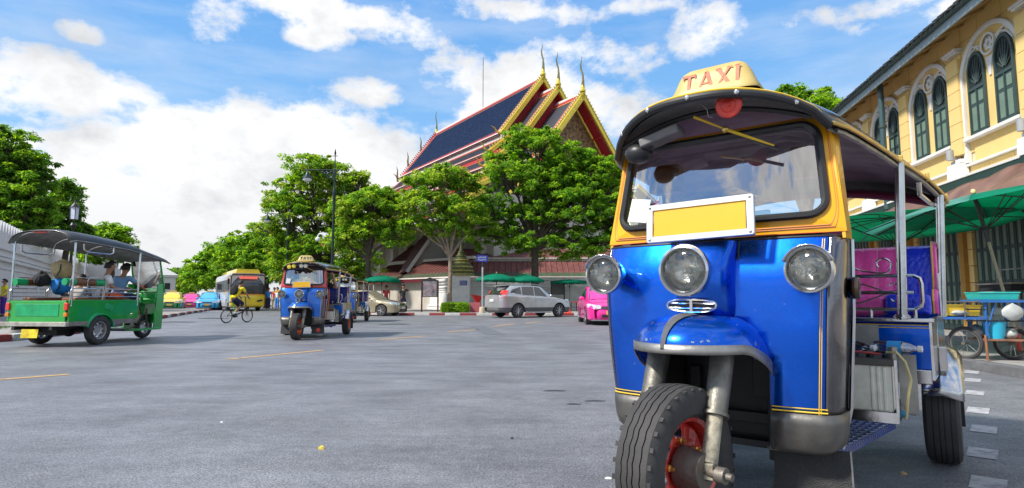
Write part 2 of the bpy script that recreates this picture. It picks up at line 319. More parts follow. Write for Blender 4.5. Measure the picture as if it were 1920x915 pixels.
# grass strip on the left pavement
GR = M('grass_blade', (.10, .17, .03), rough=.8, var=.4, scale=3, island=.8)
g = G(); rr = random.Random(3)
for k in range(9000):
    t = rr.random(); s_ = rr.random(); a = Vector((-13.0, 14.2)).lerp(Vector((-24, 40)), t)+Vector((-1.6*s_, 0)); h = rr.uniform(.03, .09); an = rr.random()*6.28; w = .012
    g.add([(a.x-w*math.cos(an), a.y-w*math.sin(an), .14), (a.x+w*math.cos(an), a.y+w*math.sin(an), .14), (a.x+rr.uniform(-.03, .03), a.y+rr.uniform(-.03, .03), .14+h)], [(0, 1, 2)])
tag(obj('grass', g, GR, ang=0, recalc=False), 'short green grass strip along the left pavement', 'grass', kind='stuff')
# ---------------------------------------------------------------- three-wheeled taxis
CHROME = M('chrome', (.62, .62, .63), rough=.16, metal=1, var=.12, scale=3, dirt=.35, dcol=(.20, .17, .13), dscale=5, bump=.06, bscale=14)
STEEL = M('dull_steel', (.36, .345, .32), rough=.42, metal=.85, var=.3, scale=4, dirt=.7, dcol=(.10, .085, .07), dscale=3.5, bump=.12, bscale=18)
IRON = M('old_iron', (.17, .155, .135), rough=.55, metal=.6, var=.3, scale=8, dirt=.6, dcol=(.16, .10, .06), dscale=12, bump=.2, bscale=50)
RUBBER = M('tyre_rubber', (.042, .040, .040), rough=.75, var=.25, scale=9, dirt=.35, dcol=(.11, .10, .09), dscale=6, bump=.12, bscale=120)
BLACKR = M('black_rubber', (.018, .018, .02), rough=.42, var=.2, scale=8)
DARK = M('dark_metal', (.02, .02, .021), rough=.6, var=.3)
GOLDP = M('gold_stripe', (.85, .55, .04), rough=.35, var=.1)
REDP = M('red_stripe', (.72, .13, .03), rough=.4, var=.1)
LENS = M('lamp_reflector', (.52, .52, .49), rough=.12, metal=.9, var=.12, scale=26, bump=.5, bscale=30)
GLASSC = glass('clear_glass', (.86, .90, .90), .34)
LAMPG = glass('lamp_glass', (.93, .93, .90), .06)
ROOFB = M('black_roof_vinyl', (.018, .018, .021), rough=.17, var=.2, coat=.7, dirt=.25, dcol=(.12, .11, .10), bump=.05, bscale=7)
CEIL = M('roof_lining', (.20, .19, .19), rough=.55, var=.4, scale=5, bump=.3, bscale=9)
AMBER = M('amber_lens', (.75, .22, .02), rough=.2, var=.1); REDL = M('red_lens', (.72, .05, .03), rough=.3, var=.1, scale=30)
CREAM = M('cream_sign', (.52, .39, .12), rough=.45, var=.1, scale=9, dirt=.4, dcol=(.38, .30, .13), dscale=7)
BRASS = M('brass', (.75, .50, .14), rough=.35, metal=.9, var=.15)
WOODO = M('speaker_wood', (.38, .15, .03), rough=.4, var=.35, scale=14)
def croc(name, col):
    m = M(name, col, rough=.28, var=.1, scale=6, spec=.6); nt = m.node_tree; b = nt.nodes['Principled BSDF']; tc = [n for n in nt.nodes if n.type == 'TEX_COORD'][0]
    v = nd(nt, 'ShaderNodeTexVoronoi', i_Scale=42.); nt.links.new(tc.outputs['Object'], v.inputs['Vector']); bu = nd(nt, 'ShaderNodeBump', i_Strength=.5, i_Distance=.006); nt.links.new(v.outputs['Distance'], bu.inputs['Height']); bu.invert = True; nt.links.new(bu.outputs[0], b.inputs['Normal']); return m
PINK = croc('pink_vinyl', (1.0, .11, .46)); BLUEV = croc('blue_vinyl', (.012, .045, .70))
def paint(name, col, **kw):
    a = dict(rough=.3, var=.16, scale=1.6, coat=.9, dirt=.28, dcol=tuple(c*.45+.01 for c in col), dscale=3.0, bump=.035, bscale=6); a.update(kw)
    return M(name, col, **a)
BLUE = paint('blue_paint', (.0, .11, .68), metal=.9, bump=.22, bscale=2.2, rough=.27, dirt=.4, dscale=4.5, coat=.5)
YEL = paint('yellow_paint', (.84, .40, .003), bscale=3, coat=.3)
PLY = M('yellow_plate', (.78, .42, .006), rough=.4, var=.05)
def chip_mat(m, sc=16., th=.64):
    m = m; nt = m.node_tree; b = nt.nodes['Principled BSDF']; L = nt.links.new
    tc = [n for n in nt.nodes if n.type == 'TEX_COORD'][0]; n = nd(nt, 'ShaderNodeTexNoise', i_Scale=sc, i_Detail=6., i_Roughness=.6); L(tc.outputs['Object'], n.inputs['Vector'])
    r = nd(nt, 'ShaderNodeMapRange', i_1=th, i_2=th+.015); L(n.outputs['Fac'], r.inputs[0]); src = b.inputs['Base Color'].links[0].from_socket
    mx = nd(nt, 'ShaderNodeMix', data_type='RGBA'); mx.inputs['B'].default_value = (.5, .5, .48, 1); L(src, mx.inputs['A']); L(r.outputs[0], mx.inputs['Factor']); L(mx.outputs['Result'], b.inputs['Base Color']); return m
BLUEC = chip_mat(paint('chipped_blue_paint', (.0, .11, .66), rough=.26, metal=.75, coat=.5)); chip_mat(BLUE, 24., .715); chip_mat(YEL, 20., .73)
def letters(txt, hgt=1.0, serif=True):
    """plain block letters from bars, as one mesh in the xz plane, front at -y"""
    g = G(); x = 0; t = .17; S = .12
    def bar(a, b, w, th=.06):
        a = Vector(a); b = Vector(b); d = (b-a).normalized(); n = Vector((-d.y, d.x))*w/2
        q = [a-n, b-n, b+n, a+n]; g.prism([(p.x, p.y) for p in q], 'y', -th, 0)
    for c in txt:
        if c == 'T': bar((x, .92), (x+.7, .92), .15); bar((x+.35, 0), (x+.35, .86), t); w = .7; ser = [(.35, 0)]; bar((x+.03, .75), (x+.03, .95), .06); bar((x+.67, .75), (x+.67, .95), .06)
        elif c == 'A': bar((x+.06, 0), (x+.38, .98), .11); bar((x+.40, 1), (x+.72, 0), .19); bar((x+.18, .32), (x+.6, .32), .09); w = .78; ser = [(.06, 0), (.72, 0)]
        elif c == 'X': bar((x+.08, 1), (x+.68, 0), .19); bar((x+.66, 1), (x+.08, 0), .10); w = .76; ser = [(.08, 0), (.68, 0), (.08, 1), (.66, 1)]
        elif c == 'I': bar((x+.15, 0), (x+.15, 1), t); w = .3; ser = [(.15, 0), (.15, 1)]
        else: w = .3; ser = []
        for sx, sy in ser: bar((x+sx-S*1.25, sy*.97+.015), (x+sx+S*1.25, sy*.97+.015), .06)
        x += w+.16
    x -= .16
    g.v = [((a-x/2)*hgt, b*hgt*.4, c*hgt) for a, b, c in g.v]; return g, x*hgt
def front_plan(k=1.0):                    # half plan of the front skin: (x, y)
    return [(0, -.02), (.10, -.02), (.20, -.016), (.26, -.013), (.33, -.007), (.40, .001), (.455, .012), (.485, .022), (.508, .036)]
CORNER = [(.508, .036), (.522, .050), (.532, .070), (.536, .10), (.537, .19)]
CORNER_L = [(.470, .017), (.49, .030), (.505, .050), (.514, .08), (.519, .12), (.524, .19)]   # left-hand (driver's door) corner starts earlier
def bow(z): return -.026*math.sin(math.pi*min(1, max(0, (z-.47)/.73)))+.040*max(0, (z-1.02)/.18)**1.6
def plan_full(): p = front_plan(); return [(-x, y) for x, y in p[::-1][:-1]]+p[:7]+[(.470, .017)]
def skin(zs, ws, inset=0, yoff=None, keep=None):
    pl = plan_full(); rows = []
    for i, z in enumerate(zs):
        w = ws[i]; yo = yoff[i] if yoff else 0
        rows.append([(x*w, y+yo, z) for x, y in pl])
    g = G(); n = len(pl)
    for r in rows: g.v += [tuple(p) for p in r]
    for i in range(len(rows)-1):
        for j in range(n-1):
            cx = (rows[i][j][0]+rows[i][j+1][0])/2; cz = (rows[i][j][2]+rows[i+1][j][2])/2
            if keep and not keep(cx, cz): continue
            g.f.append((i*n+j, i*n+j+1, (i+1)*n+j+1, (i+1)*n+j))
    for (dx, dz, dr, dd) in ((.33, .62, .07, .006), (-.40, .72, .09, .007), (.40, .92, .06, .004), (-.30, .56, .05, .005), (.28, 1.12, .10, .004)):
        g.v = [(x, y+dd*math.exp(-((x-dx)**2+(z-dz)**2)/(dr*dr)), z) for x, y, z in g.v]
    used = sorted({i for f in g.f for i in f}); mp = {a: b for b, a in enumerate(used)}; g.v = [g.v[i] for i in used]; g.f = [tuple(mp[i] for i in f) for f in g.f]
    return g
def rrect(x0, x1, z0, z1, r, n=6):        # rounded rectangle, counter-clockwise
    pts = []
    for cx, cz, a0 in ((x1-r, z1-r, 0), (x0+r, z1-r, 90), (x0+r, z0+r, 180), (x1-r, z0+r, 270)):
        for k in range(n+1): a = R(a0+90*k/n); pts.append((cx+r*math.cos(a), cz+r*math.sin(a)))
    return pts
def wheel(parent, c, rad, wid, rim_m, zig=True, face=1, steer=0, name='wheel', tyre_groove=.008, spokes=8, rimr=.52, hubcap=False, seg=64):
    """tyre with ribbed tread, rim disc with holes, hub and nuts; face=+1: outer side towards +x"""
    w = thing(name, None, None, c, steer); w.parent = parent; h = wid/2
    g = G(); r = rad; gd = tyre_groove
    prof = [(r*.60, -h*.72), (r*.66, -h*.92), (r*.80, -h), (r*.92, -h*.93), (r*.965, -h*.80)]
    ribs = [-.78, -.50, -.44, -.16, -.10, .10, .16, .44, .50, .78]; zg = [0]*5
    for i, q in enumerate(ribs):
        deep = False
        prof.append((r*(1-.03*abs(q)), h*q)); zg.append(.0 if i in (0, 9) else (h*.045 if zig else 0))
        if i % 2 == 1 and i < 9: prof += [(r*(1-.03*abs(q))-gd, h*q+h*.005), (r*(1-.03*abs(q))-gd, h*ribs[i+1]-h*.005)]; zg += [zg[-1]]*2
    prof += [(r*.965, h*.80), (r*.92, h*.93), (r*.80, h), (r*.66, h*.92), (r*.60, h*.72)]; zg += [0]*5
    g.lathe(prof, (0, 0, 0), (1, 0, 0), seg, cap=False, zig=zg)
    if zig:                                # shoulder blocks
        for k in range(seg//2):
            a = 2*math.pi*k/(seg//2)
            for s in (-1, 1):
                g.box((s*h*.86, math.cos(a)*r*.952, math.sin(a)*r*.952), (h*.20, r*.055, r*.028), rx=a+R(90))
    obj('tyre', g, RUBBER, w, ang=30)
    f = face; rr_ = r*.60
    g = G(); g.lathe([(rr_*1.02, -h*.75), (rr_*.93, -h*.62), (rr_*.90, 0), (rr_*.93, h*.62), (rr_*1.02, h*.75), (rr_*1.04, h*.70)], (0, 0, 0), (1, 0, 0), 32, cap=False)
    rim = obj('rim', g, rim_m, w, ang=40, solid=.004)
    g = G(); n = spokes; seg_ = n*4; ro = rr_*.92; ri = rr_*.42; xo = f*h*.10
    # disc with holes: ring of faces with gaps
    rings = [rr_*.93, rr_*.80, rr_*.60, rr_*.40, rr_*.12]; xs = [f*h*.05, f*h*.25, f*h*.30, f*h*.05, f*h*.10]
    for q, x in zip(rings, xs): g.v += [(x, math.cos(2*math.pi*j/seg_)*q, math.sin(2*math.pi*j/seg_)*q) for j in range(seg_)]
    for i in range(4):
        for j in range(seg_):
            if i == 1 and j % 4 in (0, 1): continue
            g.f.append((i*seg_+j, i*seg_+(j+1) % seg_, (i+1)*seg_+(j+1) % seg_, (i+1)*seg_+j))
    g.f.append(tuple(4*seg_+j for j in range(seg_)))
    obj('wheel_disc', g, rim_m, rim, ang=30, solid=.004)
    return w, rim, rr_
def oval(cx, cz, w, h, y, n=20, p=2.6):
    return [(cx+w*math.copysign(abs(math.cos(t))**(2/p), math.cos(t)), y, cz+h*math.copysign(abs(math.sin(t))**(2/p), math.sin(t))) for t in [2*math.pi*k/n for k in range(n)]]
def spiral(c, r0, r1, a0, turns, n=22, plane='xz'):
    pts = []
    for k in range(n+1):
        t = k/n; a = a0+turns*2*math.pi*t; r = r0+(r1-r0)*t; pts.append((c[0]+r*math.cos(a), c[1], c[2]+r*math.sin(a)))
    return pts
def lamp(parent, c, r, length, rz, name='headlamp', bracket=None, rim_m=None, lens_m=None, peak=False):
    t = thing(name, None, None, c, rz); t.parent = parent
    g = G(); g.lathe([(r*.30, length), (r*.62, length*.93), (r*.88, length*.6), (r*.98, length*.25), (r*1.0, .02), (r*1.09, .012), (r*1.12, -.004), (r*1.08, -.018), (r*.98, -.022), (r*.93, -.012), (r*.93, .005)], (0, 0, 0), (0, 1, 0), 36, cap=False)
    obj('housing', g, rim_m or CHROME, t, ang=40)
    g = G(); g.lathe([(.004, .055), (r*.35, .05), (r*.7, .03), (r*.93, .0)], (0, 0, 0), (0, 1, 0), 30, cap=False); g.lathe([(.012, .05), (.014, .01), (.006, -.002), (.001, -.002)], (0, 0, 0), (0, 1, 0), 12, cap=False)
    obj('reflector', g, lens_m or LENS, t, ang=50)
    g = G(); g.lathe([(r*.93, -.008), (r*.75, -.020), (r*.4, -.028), (.001, -.030)], (0, 0, 0), (0, 1, 0), 30, cap=False); obj('lamp_glass', g, LAMPG, t)
    if peak:
        g = G(); g.loft([[(r*k*math.cos(a), y, r*k*math.sin(a)) for a in [R(20+q*140/12) for q in range(13)]] for y, k in ((.03, 1.10), (-.035, 1.16))]); obj('lamp_peak', g, rim_m or CHROME, t, solid=.003)
    return t
def person_text(): pass
def tuktuk(label, cfg, loc, rz, group):
    T = thing('tuk_tuk', label, 'tuk-tuk', loc, rz, group); c = cfg; hero = c.get('hero')
    LB, LY = c['low'], c['up']
    # -- lower front skin with wheel opening
    zs = [.49+.03*k for k in range(23)]+[1.17, 1.195, 1.205]; ws = [float(np.interp(z, [.49, .70, .94, 1.10, 1.195, 1.205], [.925, .957, .986, 1.0, 1.008, 1.0])) for z in zs]
    open_ = lambda x, z: not (abs(x) < .24 and z < .61+.23*math.sqrt(max(0, 1-(x/.24)**2)))
    obj('front_panel', skin(zs, ws, keep=open_, yoff=[bow(z) for z in zs]), LB, T, ang=50, solid=.012, off=1)
    for s in (1, -1):
        g = G(); pl_ = [p for p in front_plan() if .21 < p[0] < (.46 if s > 0 else .50)]+(CORNER_L if s > 0 else CORNER)
        g.loft([[(s*x*w, y+yo, z) for x, y in pl_] for z, w, yo in ((.335, .80, .05), (.342, .86, .015), (.36, .90, 0), (.40, .92, -.006), (.45, .928, -.008), (.492, .932, -.008))])
        obj('bumper_skirt', g, c.get('skirt', M('skirt_steel', (.19, .18, .165), rough=.42, metal=.8, var=.35, scale=4, dirt=.7, dcol=(.07, .06, .05), dscale=3.5, bump=.15, bscale=14)), T, ang=50, solid=.014, off=1 if s > 0 else 1)
        g = G().loft([[(s*x*w, y-.003+bow(z), z) for x, y in (CORNER_L if s > 0 else CORNER)] for z, w in zip(zs, ws)]); obj('corner_plate', g, M('dark_chrome', (.20, .19, .20), rough=.14, metal=1, var=.3, scale=3, bump=.1, bscale=9), T, ang=50, solid=.010, off=1)
    for zz, rr_ in ((.500, .0036), (.514, .0022)):
        pl = [(x*.955, y-.018, zz) for x, y in plan_full()]
        for sgn in (1, -1):
            seg_ = [p for p in pl if p[0]*sgn > .24]; g = G().tube(seg_, rr_, 6); obj('pinstripe', g, GOLDP, T)
    for s in (1,):                          # upright pinstripes near the corners
        g = G()
        for dx in (0, .007): g.tube([(((.452 if s > 0 else .485)+dx)*w*s, (.012 if s > 0 else .022)+dx*.6-.019+bow(z), z) for z, w in zip(zs[:-1], ws)], .0019, 5)
        obj('pinstripe', g, GOLDP, T)
    # inner wheel well
    g = G(); g.box((0, .34, .62), (.50, .02, .62)); g.box((-.245, .15, .60), (.012, .36, .52)); g.box((.245, .15, .60), (.012, .36, .52)); g.box((0, .14, .86), (.5, .34, .012))
    g.box((.18, .30, .42), (.05, .05, .40)); g.box((-.18, .30, .42), (.05, .05, .40)); g.box((.05, .30, .40), (.5, .04, .05)); g.box((.14, .27, .60), (.08, .03, .2))
    obj('wheel_well', g, DARK, T, bevel=.004, seg=1)
    # nose that carries the headlamp
    secs = []
    for z, w, d in ((.870, .115, .12), (.885, .125, .145), (.93, .128, .155), (1.0, .126, .165), (1.08, .126, .165), (1.13, .128, .14), (1.17, .132, .10), (1.20, .136, .075)):
        secs.append([(w*math.copysign(abs(math.cos(a))**.75, math.cos(a)), -.015-d*abs(math.sin(a))**.8, z) for a in [math.pi*k/16 for k in range(17)]])
    g = G().loft(secs); g.add(secs[-1], [tuple(range(17))]); obj('nose_cowl', g, LB, T, ang=60)
    for s in (1, -1): obj('gasket', G().tube([(s*(w+.004), -.022, z) for z, w in ((.865, .118), (.95, .129), (1.05, .127), (1.15, .131), (1.2, .137))], .0045, 6), BLACKR, T)
    # grille
    gr = obj('grille', G().tube(oval(-.02, .922, .105, .026, -.183), .0055, 8, closed=True), CHROME, T)
    g = G()
    for dz in (-.010, .010): g.tube([(-.02-.10, -.181, .922+dz), (-.02+.10, -.181, .922+dz)], .0035, 6)
    g.box((-.02, -.184, .922), (.012, .008, .05)); obj('grille_bar', g, CHROME, gr)
    g = G(); g.prism([(p[0], p[2]) for p in oval(-.02, .922, .10, .024, 0)], 'y', -.176, -.15); obj('grille_back', g, BLACKR, gr)
    # mudguard over the wheel
    def lip(a): zz = .748 if abs(a) < 55 else .748-.145*((abs(a)-55)/42)**1.3; return Vector((.285*math.sin(R(a))*(1 if abs(a) < 80 else 1-.004*(abs(a)-80))-.02, -.015-.40*max(-.2, math.cos(R(a)))**1.0-.0, zz))
    def top(a): return Vector((.10*math.sin(R(a))-.012, -.10-.10*math.cos(R(a)), .882))
    angs = list(range(-97, 98, 6)); secs = []
    for a in angs:
        P, Q = lip(a), top(a); row = []
        for k in range(9):
            t = k/8; h = t**.85; b = 1-(1-t)**1.0
            row.append(Q.lerp(P, math.sin(t*math.pi/2)) * 1 if False else Vector((Q.x+(P.x-Q.x)*math.sin(t*math.pi/2)**.9, Q.y+(P.y-Q.y)*math.sin(t*math.pi/2)**.9, P.z+(Q.z-P.z)*math.cos(t*math.pi/2)**.95)))
        secs.append(row)
    g = G().loft(secs); g.add([r[0] for r in secs], [tuple(range(len(secs)))]); fd = obj('mudguard', g, c.get('guard', BLUEC), T, ang=60, solid=.006)
    g = G()
    rim_ = [secs[i][8]+Vector((0, -.003, .0)) for i in range(len(secs))]; r2 = [secs[i][7]*.75+secs[i][8]*.25+Vector(((secs[i][8].x+.02)*.012, -.004, .004)) for i in range(len(secs))]; r3 = [p+Vector((0, 0, -.012)) for p in rim_]
    g.loft([r3, rim_, r2]); obj('mudguard_trim', g, STEEL, fd, ang=60, solid=.004, off=1)
    g = G(); mid = [Vector(p) for p in secs[15]]; w_ = [.040, .034, .026, .020, .016, .013, .011, .010, .010]
    g.loft([[p+Vector((-w*1.0, -.006, .004)), p+Vector((0, -.016, .012)), p+Vector((w*1.0, -.006, .004))] for p, w in zip(mid, w_)]); obj('mudguard_crest', g, STEEL, fd, ang=40)
    # front wheel, forks, axle
    wc = (-.02, -.38, .31)
    w, rim, rr_ = wheel(T, wc, .31, .17, c['rim'], steer=R(c.get('steer', 2)), face=1)
    g = G(); g.lathe([(rr_*.42, .02), (rr_*.44, .03), (rr_*.36, .09), (rr_*.35, .12), (.03, .125)], (0, 0, 0), (1, 0, 0), 24, cap=False); g.lathe([(.018, .12), (.018, .165), (.03, .165), (.03, .20), (.014, .20), (.014, .225), (.001, .225)], (0, 0, 0), (1, 0, 0), 10, cap=False); obj('hub', g, IRON, rim, ang=40)
    for k in range(5):
        a = 2*math.pi*k/5+.5; g = G().lathe([(.013, .014), (.013, .034), (.007, .036), (.007, .05), (.001, .05)], (0, math.cos(a)*rr_*.55, math.sin(a)*rr_*.55), (1, 0, 0), 6, cap=False); obj('wheel_nut', g, BRASS, rim, ang=30)
    for s in (1, -1):
        x = -.03+s*.135; g = G().tube([(x, -.13, .84), (x, -.20, .70), (x, -.30, .50)], [.047, .047, .044], 16); g.tube([(x, -.297, .508), (x, -.303, .496)], .052, 16); obj('fork_leg', g, M('fork_steel', (.20, .19, .165), rough=.5, metal=.7, var=.35, scale=7, dirt=.7, dcol=(.06, .05, .045), dscale=6, bump=.15), T, ang=40)
        g = G().tube([(x, -.296, .52), (x, -.388, .335)], .031, 14); g.box((x, -.39, .315), (.05, .06, .06)); obj('fork_slider', g, M('worn_fork_paint', (.42, .38, .28), rough=.55, var=.3, scale=14, dirt=.9, dcol=(.06, .05, .045), dscale=11, bump=.2), T, ang=40, bevel=.004, seg=1)
    # headlamps
    lamp(T, (-.022, -.245, 1.068), .098, .16, 0, peak=False)
    for s in (1, -1):
        lp = lamp(T, (s*.437, -.17, 1.062), .082, .15, R(-4*s), name='side_lamp', peak=True, rim_m=CHROME, lens_m=LENS)
        g = G().tube([(s*.437, -.05, 1.04), (s*.45, .0, 1.02), (s*.46, .05, 1.02)], .02, 8); obj('lamp_bracket', g, CHROME, lp); bpy.context.view_layer.update(); COL.objects[-1].location = (-s*.437, .17, -1.062)
    # cowl seam
    pl = [(x*1.006, y-.003+.036, 1.207) for x, y in plan_full()]; pl = [(-x*1.006, y+.036, 1.207) for x, y in CORNER[:0:-1]]+pl+[(x*1.006, y+.036, 1.207) for x, y in CORNER_L[1:]]; obj('gasket', G().tube(pl, .007, 6), BLACKR, T)
    # windscreen frame: outer edge follows the plan; inner edge is the rounded opening
    inner = rrect(-.476, .476, 1.30, 1.715, .075, 7); N = len(inner)
    zt = 1.80
    def yf(x, z):                          # leaning and bowed surface
        zz = (z-1.2)/.55; return .016+.115*zz+.030*(abs(x)/.5)**4+.018*(abs(x)/.5)**2
    def scale_in(x, z): return x*(1-.095*(z-1.25)/.5)
    outer = []
    for (x, z) in inner:
        cx, cz = x, z-1.52; k = max(abs(cx)/.535, abs(cz)/(.275 if cz > 0 else .312)); ox, oz = cx/k, cz/k+1.52
        outer.append((ox, oz))
    def arch(x, z): return z+ (.085*(1-(x/.53)**2)-.02 if z > 1.74 else 0)
    secs = []
    for t in (0, .5, 1.0):
        secs.append([(scale_in(a[0]+(b[0]-a[0])*t, a[1]+(b[1]-a[1])*t), yf(a[0]+(b[0]-a[0])*t, a[1]+(b[1]-a[1])*t), arch(a[0]+(b[0]-a[0])*t, a[1]+(b[1]-a[1])*t)) for a, b in zip(inner, outer)])
    back = [(p[0]*1.0, p[1]+.14, p[2]) for p in secs[-1]]
    g = G().loft(secs+[back], closed=True); g.loft([secs[0], [(p[0], p[1]+.05, p[2]) for p in secs[0]]], closed=True)
    fr = obj('windscreen_frame', g, LY, T, ang=42)
    loop = secs[0]; obj('windscreen_gasket', G().tube([(p[0], p[1]-.004, p[2]) for p in loop], .017, 8, closed=True), BLACKR, T)
    gl = [[(scale_in(k*x, 1.51+k*(z-1.51)), yf(k*x, 1.51+k*(z-1.51))+.012, 1.51+k*(z-1.51)) for x, z in inner] for k in (1, .85, .7, .55, .4, .25, .1)]
    g = G().loft(gl, closed=True); g.add(gl[-1], [tuple(range(N))]); obj('windscreen', g, GLASSC, T, ang=60)
    if c.get('pin', True):
        for t, rr2, mm in ((.60, .0013, REDP), (.72, .0012, REDP)):
            pts = [(scale_in(a[0]+(b[0]-a[0])*t, a[1]+(b[1]-a[1])*t), yf(a[0]+(b[0]-a[0])*t, a[1]+(b[1]-a[1])*t)-.001, arch(a[0]+(b[0]-a[0])*t, a[1]+(b[1]-a[1])*t)) for a, b in zip(inner, outer)]
            obj('pinstripe', G().tube(pts, rr2, 5, closed=True), mm, fr)
        obj('pinstripe', G().tube([(x*1.004, y-.008+.036, 1.222) for x, y in plan_full()], .0025, 5), REDP, fr)
    # roof
    ys = [-.20, -.12, .0, .12, .35, .6, .85, 1.08, 1.12, 1.2, 1.35, 1.5, 1.56, 1.64, 1.8, 1.95, 2.05, 2.12]
    wd = [.492, .506, .526, .545, .575, .61, .645, .676, .682, .70, .735, .77, .785, .80, .83, .855, .865, .868]
    ed = [1.690, 1.688, 1.684, 1.682, 1.682, 1.686, 1.688, 1.686, 1.685, 1.683, 1.672, 1.658, 1.652, 1.642, 1.622, 1.600, 1.588, 1.575]
    cr = [1.822, 1.85, 1.862, 1.872, 1.88, 1.892, 1.898, 1.90, 1.885, 1.898, 1.90, 1.892, 1.872, 1.886, 1.87, 1.845, 1.82, 1.785]
    def roofrow(i, dz=0, dw=0):
        row = []
        for k in range(21):
            u = -1+2*k/20; b = .30*abs(u)**2.4*max(0, 1-i/4) if i < 4 else 0
            row.append((u*(wd[i]+dw), ys[i]+b, ed[i]+(cr[i]-ed[i])*(1-abs(u)**2.6)**.62+dz))
        return row
    rf = obj('roof', G().loft([roofrow(i) for i in range(len(ys))]), ROOFB, T, ang=60, solid=.012)
    obj('roof_lining', G().loft([roofrow(i, -.03, -.02) for i in range(1, len(ys))]), CEIL, rf, ang=60)
    obj('visor_rim', G().tube(roofrow(0, -.012), .019, 10), BLACKR, rf)
    obj('visor_trim', G().tube([(p[0], p[1]+.004, p[2]+.012) for p in roofrow(0)], .005, 6), GOLDP, rf)
    for k in (2, 6, 10, 14, 18): p = roofrow(0, -.010)[k]; obj('rivet', G().lathe([(.011, 0), (.009, -.006), (.001, -.009)], (p[0], p[1]-.018, p[2]), (0, 1, 0), 10, cap=False), CHROME, rf)
    for s in (1, -1):
        e = [(s*wd[i], ys[i]+(.30*max(0, 1-i/4) if i < 4 else 0), ed[i]) for i in range(len(ys))]
        obj('edge_trim', G().tube(e, .009, 8), BRASS if hero else GOLDP, rf); obj('edge_rail', G().tube([(p[0]-s*.02, p[1], p[2]-.02) for p in e[2:]], .012, 8), STEEL, rf)
        for i in (8, 12, 16):
            g = G(); g.box((s*(wd[i]-.003), ys[i], ed[i]+.012), (.02, .04, .05)); obj('trim_bracket', g, BRASS if hero else GOLDP, rf, bevel=.004)
    obj('visor_brace', G().tube([(x*.86, .05-.06*(1-(x/.5)**2), 1.715+.085*(1-(x/.5)**2)) for x in [k*.05-.5 for k in range(21)]], .012, 6), DARK, rf)
    obj('rear_header', G().tube([(x, 2.02, 1.56+.14*(1-(x/.83)**2)) for x in [k*.083-.83 for k in range(21)]], .028, 8), M('maroon_vinyl', (.16, .02, .05), rough=.4), rf)
    g = G(); g.loft([[(x, 2.06, 1.55+.15*(1-(x/.83)**2)) for x in [k*.083-.83 for k in range(21)]], [(x, 2.07, min(1.80, 1.60+.25*(1-(x/.83)**2))) for x in [k*.083-.83 for k in range(21)]]]); obj('rear_curtain', g, CEIL, rf, solid=.004)
    # poles
    for s in (1, -1):
        obj('pole', G().tube([(s*.642, 1.12, .84), (s*.672, 1.11, 1.68)], .024, 14), CHROME, T); obj('pole', G().tube([(s*.806, 1.9, .84), (s*.835, 1.9, 1.60)], .018, 12), CHROME, T)
        obj('pole', G().tube([(s*.79, 1.86, .84), (s*.82, 1.86, 1.60)], .010, 10), CHROME, T)
        g = G().lathe([(.042, 0), (.042, .008), (.03, .02), (.024, .02)], (s*.642, 1.12, .848), (0, 0, 1), 16, cap=False); obj('pole_foot', g, CHROME, T)
        obj('grab_handle', G().tube([(s*.74, 1.5, 1.63), (s*.74, 1.52, 1.56), (s*.78, 1.68, 1.53), (s*.80, 1.85, 1.53), (s*.81, 1.88, 1.57)], .013, 8), CHROME, rf)
        # door posts and side skin of the cab
        g = G(); g.slab([(s*.43, .17, .35), (s*.43, .20, .35), (s*.500, .20, .49), (s*.500, .17, .49)][::s], .014)
        obj('door_post', g, MATS['dark_chrome'], T, ang=0)
        obj('door_trim', G().tube([(s*.465, .20, .33), (s*.503, .20, .50), (s*.530, .20, .9), (s*.538, .20, 1.2)], .009, 8), CHROME, T)
        g = G(); g.slab([(s*.533, .08, 1.2), (s*.540, .20, 1.2), (s*.50, .26, 1.72), (s*.485, .17, 1.72)][::s], .012); obj('cab_side', g, LY, T, ang=0)
        obj('side_marker', G().lathe([(.001, -.02), (.03, -.018), (.045, -.008), (.048, .0), (.044, .014), (.001, .016)], (s*.548, .16, .995), (1, 0, 0), 20, cap=False), M('dark_lens', (.06, .035, .02), rough=.12, var=.4, scale=20), T)
    # taxi sign on the roof
    sg = thing('taxi_sign', None, None, (.06, -.02, 1.852)); sg.parent = T
    secs = []
    for z, w, d in ((0, .20, .085), (.012, .20, .085), (.05, .178, .066), (.10, .158, .050), (.128, .140, .040), (.142, .115, .026), (.146, .08, .012)):
        secs.append([(w*math.copysign(abs(math.cos(a))**.35, math.cos(a)), d*math.copysign(abs(math.sin(a))**.45, math.sin(a)), z-.02*(abs(math.cos(a))**2)*0) for a in [2*math.pi*k/28 for k in range(28)]])
    g = G().loft(secs, closed=True); g.add(secs[-1], [tuple(range(28))]); obj('sign_body', g, CREAM, sg, ang=50)
    lg, lw = letters('TAXI', .085); lg.v = [(x, y-.071+(z/.085)*.020*1.05, z+.030) for x, y, z in lg.v]; obj('sign_letters', lg, c['let'], sg, ang=0)
    lg.v = [(-x, -y, z) for x, y, z in lg.v]; obj('sign_letters', lg, c['let'], sg, ang=0)
    # number plate board on the windscreen foot
    pb = thing('plate_board', None, None, (-.005, -.115, 1.295), R(0)); pb.parent = T; pb.rotation_euler = (R(-8), R(-1.5), R(2))
    if hero: g = G().loft([[(x, y, z) for x, z in rrect(-a, a, -b, b, r, 5)] for a, b, r, y in ((.235, .090, .010, .012), (.235, .090, .010, -.004), (.232, .087, .009, -.008), (.205, .062, .004, -.008), (.203, .060, .004, -.002))], closed=True)
    else: g = G().loft([[(x, y, z) for x, z in rrect(-a, a, -b, b, r, 5)] for a, b, r, y in ((.205, .075, .010, .012), (.205, .075, .01, -.004), (.195, .067, .008, -.004))], closed=True)
